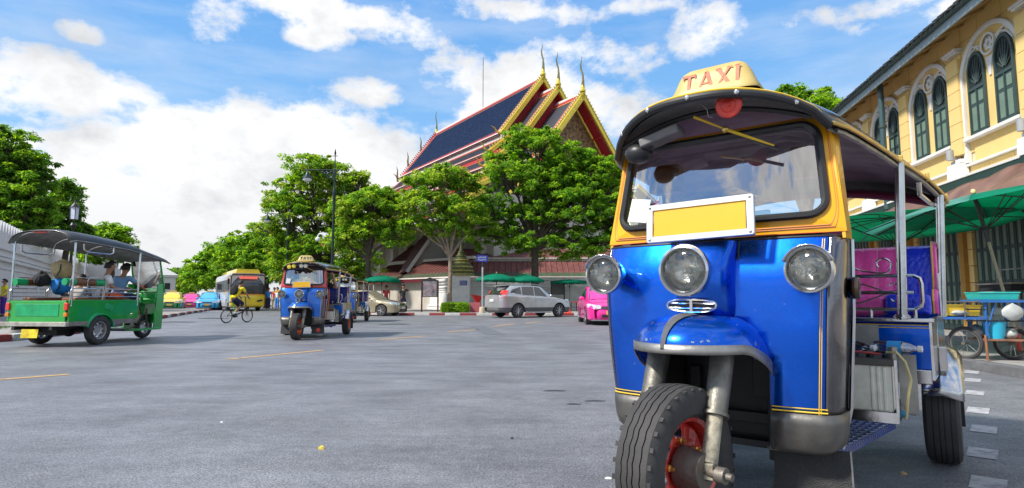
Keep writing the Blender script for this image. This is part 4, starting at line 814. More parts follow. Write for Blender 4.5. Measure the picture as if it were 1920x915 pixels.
# ---------------------------------------------------------------- green open tuk-tuk truck on the left
GRN = paint('green_paint', (.003, .36, .04), metal=.1); GRN2 = M('teal_worn_paint', (.01, .36, .13), rough=.4, var=.3, scale=4, dirt=.3, dcol=(.01, .28, .1))
CANV = M('dark_canvas', (.045, .05, .055), rough=.5, var=.3, scale=3, coat=.2)
def green_truck(loc, rz):
    T = thing('tuk_tuk_truck', 'green open-backed tuk-tuk truck with black canopy carrying passengers on the left', 'tuk-tuk', loc, rz, 'tuk-tuks')
    # axes as for the others: nose at -y, tail at +y; front wheel at y=.0, rear axle at y=2.2, tail at 3.0
    for s in (1, -1):
        w, rim, r_ = wheel(T, (s*.72, 2.20, .30), .30, .17, M('silver_rim', (.55, .55, .56), rough=.35, metal=.8, var=.15, dirt=.3), zig=False, face=s, spokes=8, name='wheel')
        secs = []
        for a in range(8, 173, 8):
            y, z = 2.20-math.cos(R(a))*.36, .32+math.sin(R(a))*.33; secs.append([(s*.60, y, z), (s*.79, y, z), (s*.82, y, z-.02)])
        obj('mudguard', G().loft(secs), STEEL if s > 0 else GRN2, T, solid=.01)
        secs = [[(p[0]+s*.004, 2.2+(p[1]-2.2)*1.07, .32+(p[2]-.32)*1.08) for p in q] for q in secs[12:]]; obj('mudguard_edge', G().loft(secs), GRN2, T, solid=.01)
        obj('side_wall', G().box((s*.73, 2.02, .71), (.035, 1.92, .44)), GRN, T, bevel=.008); obj('side_sill', G().box((s*.735, 1.6, .465), (.04, .98, .10)), STEEL, T)
        g = G(); g.box((s*.752, 1.95, .78), (.01, .22, .12), rx=R(20)); obj('worn_patch', g, GRN2, T)
        # rails
        for y0, y1 in ((1.12, 2.10), (2.14, 2.96)):
            rb = obj('side_rail', G().tube([(s*.735, y0, .92), (s*.735, y0, 1.12), (s*.735, y0+.03, 1.16), (s*.735, y1-.03, 1.16), (s*.735, y1, 1.12), (s*.735, y1, .92)], .013, 8), CHROME, T)
            for z in (1.0, 1.08): obj('rail_bar', G().tube([(s*.735, y0, z), (s*.735, y1, z)], .009, 8), CHROME, rb)
        for y, zt in ((2.93, 2.12), (1.10, 2.01)): obj('pole', G().tube([(s*.735, y, .80), (s*.745, y, zt)], .021, 10), CHROME, T)
        obj('rear_lamp', G().box((s*.70, 3.01, .80), (.09, .05, .15)), REDL, T, bevel=.015); obj('reverse_lamp', G().box((s*.70, 3.01, .64), (.08, .05, .08)), AMBER, T, bevel=.012)
    obj('tailgate', G().box((0, 2.985, .70), (1.36, .04, .43)), GRN, T, bevel=.01); obj('tailgate_panel', G().box((0, 3.008, .73), (1.05, .012, .24)), GRN2, T, bevel=.005)
    g = G(); g.box((0, 3.06, .455), (1.62, .10, .085)); obj('rear_bumper', g, M('worn_white_bumper', (.48, .45, .40), rough=.5, var=.2, dirt=.8, dcol=(.16, .13, .10), dscale=5, metal=.3), T, bevel=.006)
    for s in (1, -1): g = G(); g.box((s*.785, 2.79, .455), (.05, .50, .085)); obj('bumper_return', g, STEEL, T, bevel=.006)
    obj('plate', G().box((.05, 3.09, .27), (.40, .012, .17), rx=R(8)), M('blurred_plate', (.82, .52, .02), rough=.5, var=.5, scale=7), T)
    g = G(); g.box((0, 2.1, .49), (1.44, 1.8, .03)); g.box((.45, 2.3, .40), (.07, 1.6, .12)); g.box((-.45, 2.3, .40), (.07, 1.6, .12)); g.tube([(-.68, 2.2, .30), (.68, 2.2, .30)], .05, 8); g.ell((0, 2.2, .3), (.14, .13, .14)); g.tube([(.2, 2.6, .33), (.2, 3.0, .3)], .04, 8); g.box((0, .7, .24), (.9, .8, .04)); g.box((0, 2.6, .3), (.5, .3, .16))
    obj('chassis', g, DARK, T)
    # canopy
    ys = [-.30, -.15, .15, .5, .9, 1.10, 1.5, 2.0, 2.5, 2.93, 3.08]; zc = [1.92, 1.98, 2.05, 2.11, 2.18, 2.22, 2.27, 2.31, 2.34, 2.35, 2.32]; ze = [1.84, 1.87, 1.90, 1.94, 1.985, 2.005, 2.04, 2.07, 2.10, 2.11, 2.08]; w_ = [.46, .50, .55, .60, .67, .75, .76, .765, .77, .77, .76]
    secs = [[(u*w, y, e+(c-e)*(1-abs(u)**3)**.55) for u in [-1+k/10 for k in range(21)]] for y, c, e, w in zip(ys, zc, ze, w_)]
    cn = obj('canopy', G().loft(secs), CANV, T, ang=60, solid=.015); obj('canopy_lining', G().loft([[(p[0]*.985, p[1], p[2]-.03) for p in q] for q in secs]), CEIL, cn, ang=60)
    for i in (9, 7, 5): obj('canopy_hoop', G().tube([(p[0]*.99, p[1], p[2]-.035) for p in secs[i]], .016, 8), CHROME, cn)
    for s in (1, -1): obj('canopy_edge', G().tube([q[0 if s < 0 else -1] for q in secs], .014, 8), STEEL, cn)
    obj('brake_lamp', G().box((.0, 3.05, 2.28), (.28, .03, .03)), REDL, cn)
    for s in (1, -1): obj('window_bar', G().tube([(s*.77, 1.95, 2.05), (s*.78, 1.96, 1.94), (s*.78, 2.05, 1.90), (s*.78, 2.65, 1.90), (s*.78, 2.74, 1.94), (s*.77, 2.75, 2.06)], .017, 8), CHROME, T)
    # cab: open green nose with leaning windscreen
    for s in (1, -1):
        g = G(); g.slab([(s*.45, -.12, .22), (s*.45, .16, .22), (s*.45, .08, 1.32), (s*.45, -.16, 1.32)][::s], .03); obj('cab_side', g, GRN, T)
        obj('screen_post', G().tube([(s*.45, -.16, 1.10), (s*.42, .02, 1.88)], .022, 8), GRN, T)
        obj('running_board', G().box((s*.50, .62, .245), (.28, .95, .05)), GRN, T, bevel=.01)
    secs = [[(x, -.20+.10*abs(x/.45)**2+dy, z) for x in (-.45, -.3, -.15, 0, .15, .3, .45)] for z, dy in ((.35, .02), (.6, 0), (.9, 0), (1.1, .0), (1.14, .03))]
    obj('front_panel', G().loft(secs), GRN, T, solid=.02); g = G(); g.slab([(-.45, -.17, 1.13), (.45, -.17, 1.13), (.42, .02, 1.87), (-.42, .02, 1.87)], .006); obj('windscreen', g, GLASSC, T, ang=0)
    g = G(); g.box((0, .02, 1.02), (.88, .26, .14)); g.box((0, .08, .90), (.86, .14, .12)); obj('dashboard', g, GRN, T, bevel=.02)
    for k, x in enumerate((.10, .26, .40)): obj('dial', G().lathe([(.04, 0), (.042, .01), (.001, .012)], (x, .155, .97), (0, 1, 0), 12, cap=False), AMBER if k else CREAM, T)
    g = G(); g.tube([(-.28, .35, 1.06), (-.1, .26, 1.10), (.1, .26, 1.10), (.28, .35, 1.06)], .013, 8); g.tube([(0, .26, 1.1), (0, .08, .5)], .025, 8); obj('handlebar', g, IRON, T)
    w, rim, r_ = wheel(T, (0, .0, .27), .27, .15, MATS['silver_rim'], zig=False, face=1, spokes=6); g = G(); [g.tube([(s*.11, .05, .72), (s*.11, 0, .27)], .028, 8) for s in (1, -1)]; obj('fork', g, IRON, T)
    secs = [[(x, 0-.30*math.cos(R(a)), .28+.30*math.sin(R(a))) for x in (-.11, 0, .11)] for a in range(20, 200, 10)]; obj('front_mudguard', G().loft(secs), BLACKR, T, solid=.01)
    g = G(); g.box((.42, .92, .42), (.34, .36, .26)); obj('engine_box', g, STEEL, T, bevel=.02); g = G(); [g.box((.60, .84+dx, .42), (.02, .02, .20)) for dx in (0, .06, .12, .18)]; obj('engine_fin', g, IRON, T)
    g = G(); g.box((0, .95, .84), (.80, .40, .16)); obj('driver_seat', g, BLACKR, T, bevel=.04, seg=3)
    sg = thing('taxi_sign', None, None, (.22, .55, 2.14)); sg.parent = T; g = G(); g.box((0, 0, .03), (.40, .24, .06), tx=.8, ty=.6); g.box((0, 0, .085), (.36, .20, .012)); obj('sign_body', g, CREAM, sg, bevel=.01)
    mr = thing('mirror', None, None, (.56, .20, 1.75)); mr.parent = T; obj('mirror_shell', G().box((0, .0, 0), (.14, .05, .16)), BLACKR, mr, bevel=.02); obj('mirror_glass', G().box((0, .027, 0), (.12, .004, .14)), M('mirror_glass', (.85, .88, .9), rough=.03, metal=1, var=.02), mr, bevel=.01); obj('mirror_stem', G().tube([(-.10, -.10, .03), (0, -.02, 0)], .008, 6), BLACKR, mr)
    lamp(T, (.53, -.20, .86), .085, .15, 0, name='side_lamp', rim_m=BLACKR)
    # passenger benches: green and brown striped rolls along both sides with chrome loops
    for s in (-1, 1):
        bn = thing('bench', None, None); bn.parent = T
        for k in range(4):
            y0 = 2.0+k*.25
            obj('bench_roll', G().tube([(s*.60, y0+.004, 1.29), (s*.60, y0+.246, 1.29)], .072, 12), GRN2 if k % 3 == 0 else M('brown_vinyl', (.17, .07, .03), rough=.4), bn)
        for y0 in (1.98, 2.42): obj('bench_loop', G().tube([(s*.62, y0, 1.14), (s*.62, y0, 1.34), (s*.66, y0+.05, 1.38), (s*.66, y0+.45, 1.38), (s*.66, y0+.50, 1.33), (s*.66, y0+.50, 1.21), (s*.66, y0+.42, 1.19)], .013, 8), CHROME, bn)
        obj('bench_cushion', G().box((s*.48, 2.0, .93), (.36, 1.5, .10)), BROWN, bn, bevel=.03, seg=3)
    return T
gt = green_truck((-9.08, 14.55, 0), R(-187)); gt.scale = (.92, .95, 1)
def on_gt(p): return Matrix.LocRotScale(gt.location, gt.rotation_euler, gt.scale) @ Vector(p)
# rear faces us: local -x appears on the right of the picture when looking at the tail; mirror by using local x accordingly
GTR = R(-187)
person('driver in a light blue shirt steering the green tuk-tuk truck', on_gt((-.05, .98, .06)), GTR, sit(.86, .10, arm_l=((.28, -.30, 1.22), (.20, -.60, 1.14)), arm_r=((-.28, -.30, 1.22), (-.20, -.58, 1.14)), foot=.34, knee=.44), LBLUE, NAVY, sleeves=.5)
person('passenger in a white shirt sitting sideways in the green tuk-tuk truck', on_gt((-.22, 1.62, .02)), GTR+R(-40), sit(.90, .04, foot=.56, knee=.36), WHT, M('khaki_cloth', (.30, .20, .08), rough=.85, var=.2), sleeves=.5)
person('small passenger in a pale shirt seen between the driver and the white shirt', on_gt((.38, 1.62, 0)), GTR+R(20), sit(.80, 0, foot=.54, knee=.3), M('pale_cloth', (.6, .56, .5), rough=.85), NAVY, sc=.9)
def bag(name, label, loc, m, r, n=16, seed=1, rz=0, cat='bag', parts=None):
    rr = random.Random(seed); g = G(); vs = []; k = 10
    for i in range(k+1):
        a = math.pi*i/k
        for j in range(n):
            b = 2*math.pi*j/n; q = 1+.10*math.sin(3*b+i)+.06*math.sin(7*b+2*i)+rr.uniform(-.03, .03); vs.append((r[0]*math.sin(a)**.8*math.cos(b)*q, r[1]*math.sin(a)**.8*math.sin(b)*q, r[2]*math.cos(a)*q+r[2]))
    g.add(vs, [(i*n+j, (i+1)*n+j, (i+1)*n+(j+1) % n, i*n+(j+1) % n) for i in range(k) for j in range(n)])
    T = thing(name, label, cat, loc, rz); obj('bag_body', g, m, T, ang=70)
    obj('strap', G().tube([(r[0]*.4, -r[1]*.9, r[2]*1.6), (r[0]*.5, -r[1]*1.15, r[2]*.9), (r[0]*.2, -r[1]*1.1, r[2]*.3)], .012, 6), BLACKR, T); obj('tied_top', G().tube([(-r[0]*.5, 0, r[2]*1.85), (0, -.02, r[2]*2.05), (r[0]*.5, .02, r[2]*1.85)], [.03, .05, .03], 8), m, T)
    return T
bag('rucksack', 'big tan canvas rucksack riding on the truck bed behind the passengers', on_gt((.12, 2.35, 1.38)), TAN, (.21, .18, .18), seed=3)
bag('bag', 'bright blue bag under the tan rucksack on the truck', on_gt((.16, 2.32, 1.06)), BLUC, (.20, .16, .16), seed=4)
bag('bag', 'dark bag with red flap left of the tan rucksack on the truck', on_gt((.42, 2.55, 1.22)), BLK, (.15, .15, .13), seed=5)
bag('bag', 'small red and orange bundle lying by the truck side rail', on_gt((-.60, 1.65, .95)), M('orange_cloth', (.70, .12, .04), rough=.8), (.12, .26, .06), seed=6)
# ---------------------------------------------------------------- cars
WINDOW = M('car_window', (.030, .038, .045), rough=.04, var=.1, spec=.9, coat=.6); TYRE = RUBBER
CARIMG = {}
def car(name, label, cat, loc, rz, P, paint_m, low_m=None, group=None, roof_m=None, sc=1.0):
    T = thing(name, label, cat, loc, rz, group, sc); L_ = P['L']; W_ = P['W']/2; R_ = P['wr']; ya, yb = P['axles']; lowm = low_m or paint_m
    I = np.interp
    ys = sorted(set([0, .02, .06, .15, .3]+[L_*k/26 for k in range(1, 26)]+[L_-.3, L_-.12, L_-.04, L_]+[a+d for a in (ya, yb) for d in (-R_*1.18, -R_*1.1, -R_*.9, -R_*.6, -R_*.3, 0, R_*.3, R_*.6, R_*.9, R_*1.1, R_*1.18)]))
    ys = [y for y in ys if 0 <= y <= L_]
    def arch(y, side=True):
        zb = I(y, [0, .25, L_-.3, L_], [P['clr']+.06, P['clr'], P['clr'], P['clr']+.10])
        for a in (ya, yb):
            d = abs(y-a)
            if d < R_*1.18: zb = max(zb, R_+math.sqrt(max(0, (R_*1.18)**2-d*d)))
        return zb
    belt = lambda y: float(I(y, *P['belt'])); hood = lambda y: float(I(y, *P['hood'])); wf = lambda y: float(I(y, [0, .12, .35, .9, L_-1, L_-.3, L_-.08, L_], [.72, .87, .95, 1, 1, .95, .87, .78]))*W_
    split = P.get('split', .62)
    up, lo = [], []
    for y in ys:
        w = wf(y); zb = arch(y); bz = belt(y); hz = hood(y); s_ = min(max(split, zb+.02), bz-.05)
        half_u = [(w*1.0, s_), (w*1.0, (s_+bz)/2), (w*.975, bz-.04), (w*.93, bz), (w*.80, bz+(hz-bz)*.6), (w*.45, bz+(hz-bz)*.95), (0, hz)]
        up.append([(x, y, z) for x, z in half_u]+[(-x, y, z) for x, z in half_u[::-1][1:]])
        half_l = [(w*.90, zb if zb > P['clr']+.12 else zb), (w*.97, min(zb+.05, s_-.01)), (w*1.0, s_)]
        lo.append(half_l)
    g = G().loft(up); g.add(up[0], [tuple(range(len(up[0])))]); g.add(up[-1], [tuple(range(len(up[-1])))]); body = obj('body', g, paint_m, T, ang=32)
    for s in (1, -1): obj('sill_panel', G().loft([[(x*s, y, z) for x, z in q] for q, y in zip(lo, ys)]), lowm, body, ang=32)
    for y0, q, nm in ((0, lo[0], 'front_bumper'), (L_, lo[-1], 'rear_bumper')):
        g = G(); w = q[2][0]; sg = -1 if y0 == 0 else 1
        g.loft([[(x, y0-sg*.25*(abs(x)/w)**6+sg*dy, z) for x in [w*(-1+k/8) for k in range(17)]] for z, dy in ((P['clr']+.03, -.04), (P['clr']+.12, .03), (split-.10, .045), (split+.0, .01))]); obj(nm, g, lowm, T, ang=40)
        if y0 == 0: g = G(); g.box((0, -.035, P['clr']+.17), (w*1.1, .03, .10)); obj('air_intake', g, BLACKR, T)
    obj('underbody', G().box((0, L_/2, P['clr']+.16), (W_*1.7, L_*.86, .20)), DARK, T)
    # greenhouse
    c0, c1, c2, c3 = P['cabin']; zr = P['roof']
    def roofz(y): return float(I(y, *zr))
    gys = sorted(set([c0, (c0+c1)/2, c1, c1+.25, (c1+c2)/2, c2-.25, c2, (c2+c3)/2, c3]))
    def gw(y, t): wb = W_*.90*float(I(y, [c0, c0+.5, c3-.4, c3], [.92, 1, 1, .93])); return wb*(1-t*.20)
    secs = []
    for y in gys:
        zb = min(belt(y), hood(y) if (y <= c0+.01) else belt(y))-.01; zt = roofz(y); h = zt-zb
        half = [(gw(y, 0), zb), (gw(y, .45), zb+h*.45), (gw(y, .86), zb+h*.86), (gw(y, 1)*.93, zb+h*.96), (gw(y, 1)*.6, zt), (0, zt+.01)]
        secs.append([(x, y, z) for x, z in half]+[(-x, y, z) for x, z in half[::-1][1:]])
    obj('cabin', G().loft(secs), roof_m or paint_m, T, ang=38)
    def sidept(y, t, s, off=.006):
        zb = belt(y)-.01; zt = roofz(y); return Vector((s*(gw(y, t)+off), y, zb+(zt-zb)*t))
    for s in (1, -1):
        for q in P['windows']:
            pts = [sidept(y, t, s) for y, t in q]; g = G(); g.add(pts, [tuple(range(len(pts)))[::s]]); wv = obj('side_window', g, WINDOW, T, ang=0, recalc=False, solid=.003)
        for y in P['doors']:
            g = G(); g.tube([(s*(wf(y)+.001), y, split-.14), (s*(wf(y)+.001), y, (split+belt(y))/2), (s*(wf(y)*.976), y, belt(y)-.04)], .004, 4); obj('door_seam', g, BLACKR, body)
            obj('door_handle', G().box((s*(wf(y)*.99+.008), y-.14, belt(y)-.12), (.02, .15, .025)), paint_m if not P.get('chromeh') else CHROME, body, bevel=.006, seg=1)
        mr = obj('mirror', G().ell((s*(W_*.97+.06), c0+.42, belt(c0+.4)+.09), (.10, .06, .07)), paint_m, T)
        for a in (ya, yb):
            wh = thing('wheel', None, None, (s*(W_-.115), a, R_)); wh.parent = T; h = .10; r = R_
            obj('tyre', G().lathe([(r*.62, -h), (r*.9, -h), (r*.985, -h*.8), (r, -h*.3), (r, h*.3), (r*.985, h*.8), (r*.92, h), (r*.66, h), (r*.62, h*.8)], (0, 0, 0), (1, 0, 0), 28), RUBBER, wh)
            g = G(); g.lathe([(r*.66, s*h*.9), (r*.62, s*h*.95), (r*.60, s*h*.4), (r*.58, s*h*.2), (.001, s*h*.2)], (0, 0, 0), (1, 0, 0), 28, cap=False); rm = obj('rim', g, MATS['silver_rim'] if P.get('fullcap') else DARK, wh)
            g = G(); n = P.get('spokes', 6)
            for k in range(n): a_ = 2*math.pi*k/n; c_, s2 = math.cos(a_), math.sin(a_); g.tube([(s*h*.80, 0, 0), (s*h*.98, c_*r*.35, s2*r*.35), (s*h*.88, c_*r*.62, s2*r*.62)], [r*.10, r*.085, r*.07], 6, flat=.6)
            g.lathe([(r*.64, s*h*.75), (r*.66, s*h*.98), (r*.61, s*h*1.0), (r*.585, s*h*.8)], (0, 0, 0), (1, 0, 0), 28, cap=False); g.ell((s*h*.85, 0, 0), (.02, r*.13, r*.13), 10, 6); obj('rim_spokes', g, MATS['silver_rim'], rm)
    def quad(name, pts, m, th=.004, par=T): g = G(); g.add(pts, [tuple(range(len(pts)))]); return obj(name, g, m, par, ang=0, solid=th)
    ws = [(-gw(c0, 0)*.93, c0+.02, belt(c0)+.03), (gw(c0, 0)*.93, c0+.02, belt(c0)+.03), (gw(c1, 1)*.90, c1-.03, roofz(c1)-.05), (-gw(c1, 1)*.90, c1-.03, roofz(c1)-.05)]
    nrm = Vector((0, -(roofz(c1)-belt(c0)), c1-c0)).normalized()*.025; quad('windscreen', [Vector(p)+nrm for p in ws], WINDOW)
    rwz = belt(c3)+.04
    rw = [(gw(c3, 0)*.88, c3, rwz), (-gw(c3, 0)*.88, c3, rwz), (-gw(c2, 1)*.86, c2+.03, roofz(c2)-.06), (gw(c2, 1)*.86, c2+.03, roofz(c2)-.06)]
    nrm = Vector((0, (roofz(c2)-belt(c3)), (c3-c2))).normalized()*.025; quad('rear_window', [Vector(p)+nrm for p in rw], WINDOW)
    for s in (1, -1):
        y0, z0, z1 = .02, P['lamp'][0], P['lamp'][1]; w0 = wf(.02); w1 = wf(.35)
        g = G(); g.loft([[(s*w0*.58, -.012, z0+.02), (s*w0*.58, -.004, z1-.03)], [(s*w0*.95, .015, z0), (s*w0*.93, .05, z1)], [(s*(w1*.99), .28, z0+.06), (s*(w1*.95), .30, z1+.04)], [(s*(w1*1.0+.005), .46, z1-.01), (s*(w1*.985+.004), .46, z1+.03)]]); obj('headlight', g, M('headlight', (.72, .74, .76), rough=.1, metal=.4, var=.25, scale=20), T, ang=0, solid=.012, off=1)
        tz0, tz1 = P['tail']; FT = 1-.42*P.get('tailin', 0); wt = wf(L_-.02)
        g = G(); g.loft([[(s*wt*.72, L_+.012, tz0), (s*wt*.76*FT, L_+.004-P.get('tailin', 0), tz1)], [(s*wt*1.02, L_-.03, tz0), (s*wt*.98*FT, L_-.04-P.get('tailin', 0), tz1)], [(s*(wf(L_-.22)+.008), L_-.25, tz0+.04), (s*(wf(L_-.22)*.97*FT), L_-.25-P.get('tailin', 0), tz1)]]); obj('tail_light', g, REDL, T, ang=0, solid=.012, off=1)
    z = (P['lamp'][0]+P['lamp'][1])/2-.02; gr_ = obj('grille', G().box((0, -.018, z), (W_*.78, .03, .10)), BLACKR, T, bevel=.01)
    for k in range(3): obj('grille_bar', G().box((0, -.036, z-.032+.032*k), (W_*.76, .008, .008)), CHROME, gr_)
    obj('plate', G().box((0, -.055, P['clr']+.28), (.36, .012, .14)), M('car_plate', (.75, .50, .12) if cat == 'taxi' else (.7, .7, .68), rough=.5), T) if cat == 'taxi' else obj('plate', G().box((0, -.055, P['clr']+.28), (.36, .012, .12)), M('white_plate', (.7, .7, .68), rough=.5), T)
    obj('plate', G().box((0, L_+.03, P.get('rplate', .75)), (.36, .012, .13)), M('white_plate', (.7, .7, .68), rough=.5), T)
    g = G(); g.tube([(W_*.5, c0-.03, belt(c0)+.045), (0, c0+.06, belt(c0)+.075)], .008, 5); g.tube([(-.05, c0-.03, belt(c0)+.045), (-W_*.55, c0+.06, belt(c0)+.075)], .008, 5); obj('wipers', g, BLACKR, T)
    if cat == 'taxi':
        ym = (c1+c2)/2; g = G(); g.box((0, ym-.3, roofz(ym)+.07), (.56, .16, .11), tx=.85, ty=.6); obj('roof_sign', g, CREAM, T, bevel=.015)
    return T
SEDAN = dict(L=4.5, W=1.72, wr=.31, axles=(.88, 3.48), clr=.17, belt=([0, .1, .5, 1.2, 3.8, 4.3, 4.5], [.62, .70, .78, .88, .95, .93, .84]), hood=([0, .1, .5, 1.25, 3.7, 4.3, 4.5], [.64, .73, .84, .96, 1.02, .99, .88]), cabin=(1.15, 2.0, 3.1, 3.85), roof=([1.15, 2.0, 2.55, 3.1, 3.85], [.95, 1.43, 1.47, 1.42, 1.01]),
    windows=[[(1.72, .12), (2.42, .10), (2.42, .84), (2.12, .84)], [(2.47, .10), (3.15, .12), (3.12, .82), (2.47, .84)], [(3.2, .14), (3.5, .16), (3.18, .78)]], doors=(1.62, 2.45, 3.35), lamp=(.58, .74), tail=(.72, .90), split=.58, spokes=5, fullcap=True)
SUV = dict(L=4.53, W=1.82, wr=.345, axles=(.90, 3.52), clr=.24, belt=([0, .1, .6, 1.2, 3.8, 4.3, 4.53], [.72, .82, .93, 1.02, 1.12, 1.14, 1.10]), hood=([0, .1, .6, 1.25, 3.7, 4.53], [.74, .86, 1.0, 1.10, 1.15, 1.16]), cabin=(1.10, 1.95, 3.85, 4.42), roof=([1.10, 1.95, 2.6, 3.4, 3.85, 4.42], [1.06, 1.62, 1.69, 1.68, 1.62, 1.17]),
    windows=[[(1.66, .14), (2.42, .10), (2.42, .84), (2.08, .84)], [(2.48, .10), (3.22, .12), (3.20, .82), (2.48, .84)], [(3.28, .14), (3.95, .32), (3.80, .62), (3.28, .80)]], doors=(1.60, 2.45, 3.30), lamp=(.72, .90), tail=(.98, 1.38), tailin=.27, split=.52, spokes=8, rplate=.88)
SILV = paint('silver_paint', (.50, .50, .51), metal=.6, dirt=.05); BEIGE = paint('beige_paint', (.44, .37, .24), metal=.5, dirt=.05); DGREY = M('dark_cladding', (.10, .10, .10), rough=.6); PNK = paint('pink_paint', (.86, .02, .32), dirt=.03, metal=.1); TYEL = paint('taxi_yellow', (.85, .62, .03), dirt=.05); TGRN = paint('taxi_green', (.01, .25, .08), dirt=.05); LBL = paint('sky_blue_paint', (.03, .40, .78), dirt=.05); REDCAR = paint('pale_red_paint', (.62, .12, .13), dirt=.1); ORC = paint('orange_paint', (.80, .28, .02)); DBL = paint('dark_blue_paint', (.02, .05, .2)); GRYP = paint('grey_paint', (.2, .2, .21), metal=.4)
def place_car(cx, cy, L_, deg):           # centre of the car on the ground, heading angle in degrees (0: nose towards the camera)
    a = R(deg); back = Vector((math.sin(a), math.cos(a), 0)); return Vector((cx, cy, 0))-back*L_/2, -a
l, r = place_car(*gnd(991, 594.5).xy, 4.53, -124); suv = car('suv', 'silver SUV seen from its right side by the far kerb', 'car', l, r, SUV, SILV, low_m=DGREY)
for s in (1, -1): obj('roof_rail', G().tube([(s*.60, 2.0, 1.66), (s*.62, 2.3, 1.71), (s*.62, 3.5, 1.70), (s*.60, 3.8, 1.66)], .016, 6), SILV, suv)
obj('side_step', G().tube([(-.86, 1.4, .30), (-.88, 1.6, .27), (-.88, 2.9, .27), (-.86, 3.05, .30)], .035, 8), SILV, suv); obj('rear_spoiler', G().box((0, 3.95, 1.655), (1.15, .28, .035), rx=R(-8)), SILV, suv, bevel=.012)
l, r = place_car(-8.35, 33.9, 4.5, -74); car('sedan', 'beige saloon car parked at the kerb beside the three-wheelers', 'car', l, r, SEDAN, BEIGE)
l, r = place_car(3.60, 23.4, 4.5, 1); car('pink_taxi', 'bright pink taxi saloon just left of the front tuk-tuk', 'taxi', l, r, SEDAN, PNK)
TX = 'taxis waiting far down the road'
l, r = place_car(-29.3, 50.9, 4.5, -24); car('taxi', 'yellow and green taxi farthest left in the line of traffic', 'taxi', l, r, SEDAN, TYEL, low_m=TGRN, group=TX, sc=1.05)
l, r = place_car(-26.3, 51.3, 4.5, -22); car('taxi', 'light blue taxi just left of the bus', 'taxi', l, r, SEDAN, LBL, group=TX, sc=1.05)
l, r = place_car(-31.0, 57, 4.5, -24); car('taxi', 'pink taxi behind the light blue one in the traffic', 'taxi', l, r, SEDAN, PNK, group=TX)
l, r = place_car(-32.2, 66, 4.5, -26); car('car', 'pale red car in the distance behind the taxis', 'car', l, r, SEDAN, REDCAR, group='cars far down the road')
l, r = place_car(-34.5, 77, 4.5, -26); car('car', 'grey car farthest away in the traffic', 'car', l, r, SEDAN, GRYP, group='cars far down the road')
l, r = place_car(-33.6, 55.0, 4.5, -26); car('car', 'orange car half hidden left of the yellow and green taxi', 'car', l, r, dict(SEDAN, W=1.5, L=4.5), ORC, group='cars far down the road')
l, r = place_car(-10.5, 38.2, 4.5, -66); car('car', 'dark blue car parked behind the beige saloon', 'car', l, r, SEDAN, DBL, group='cars far down the road')
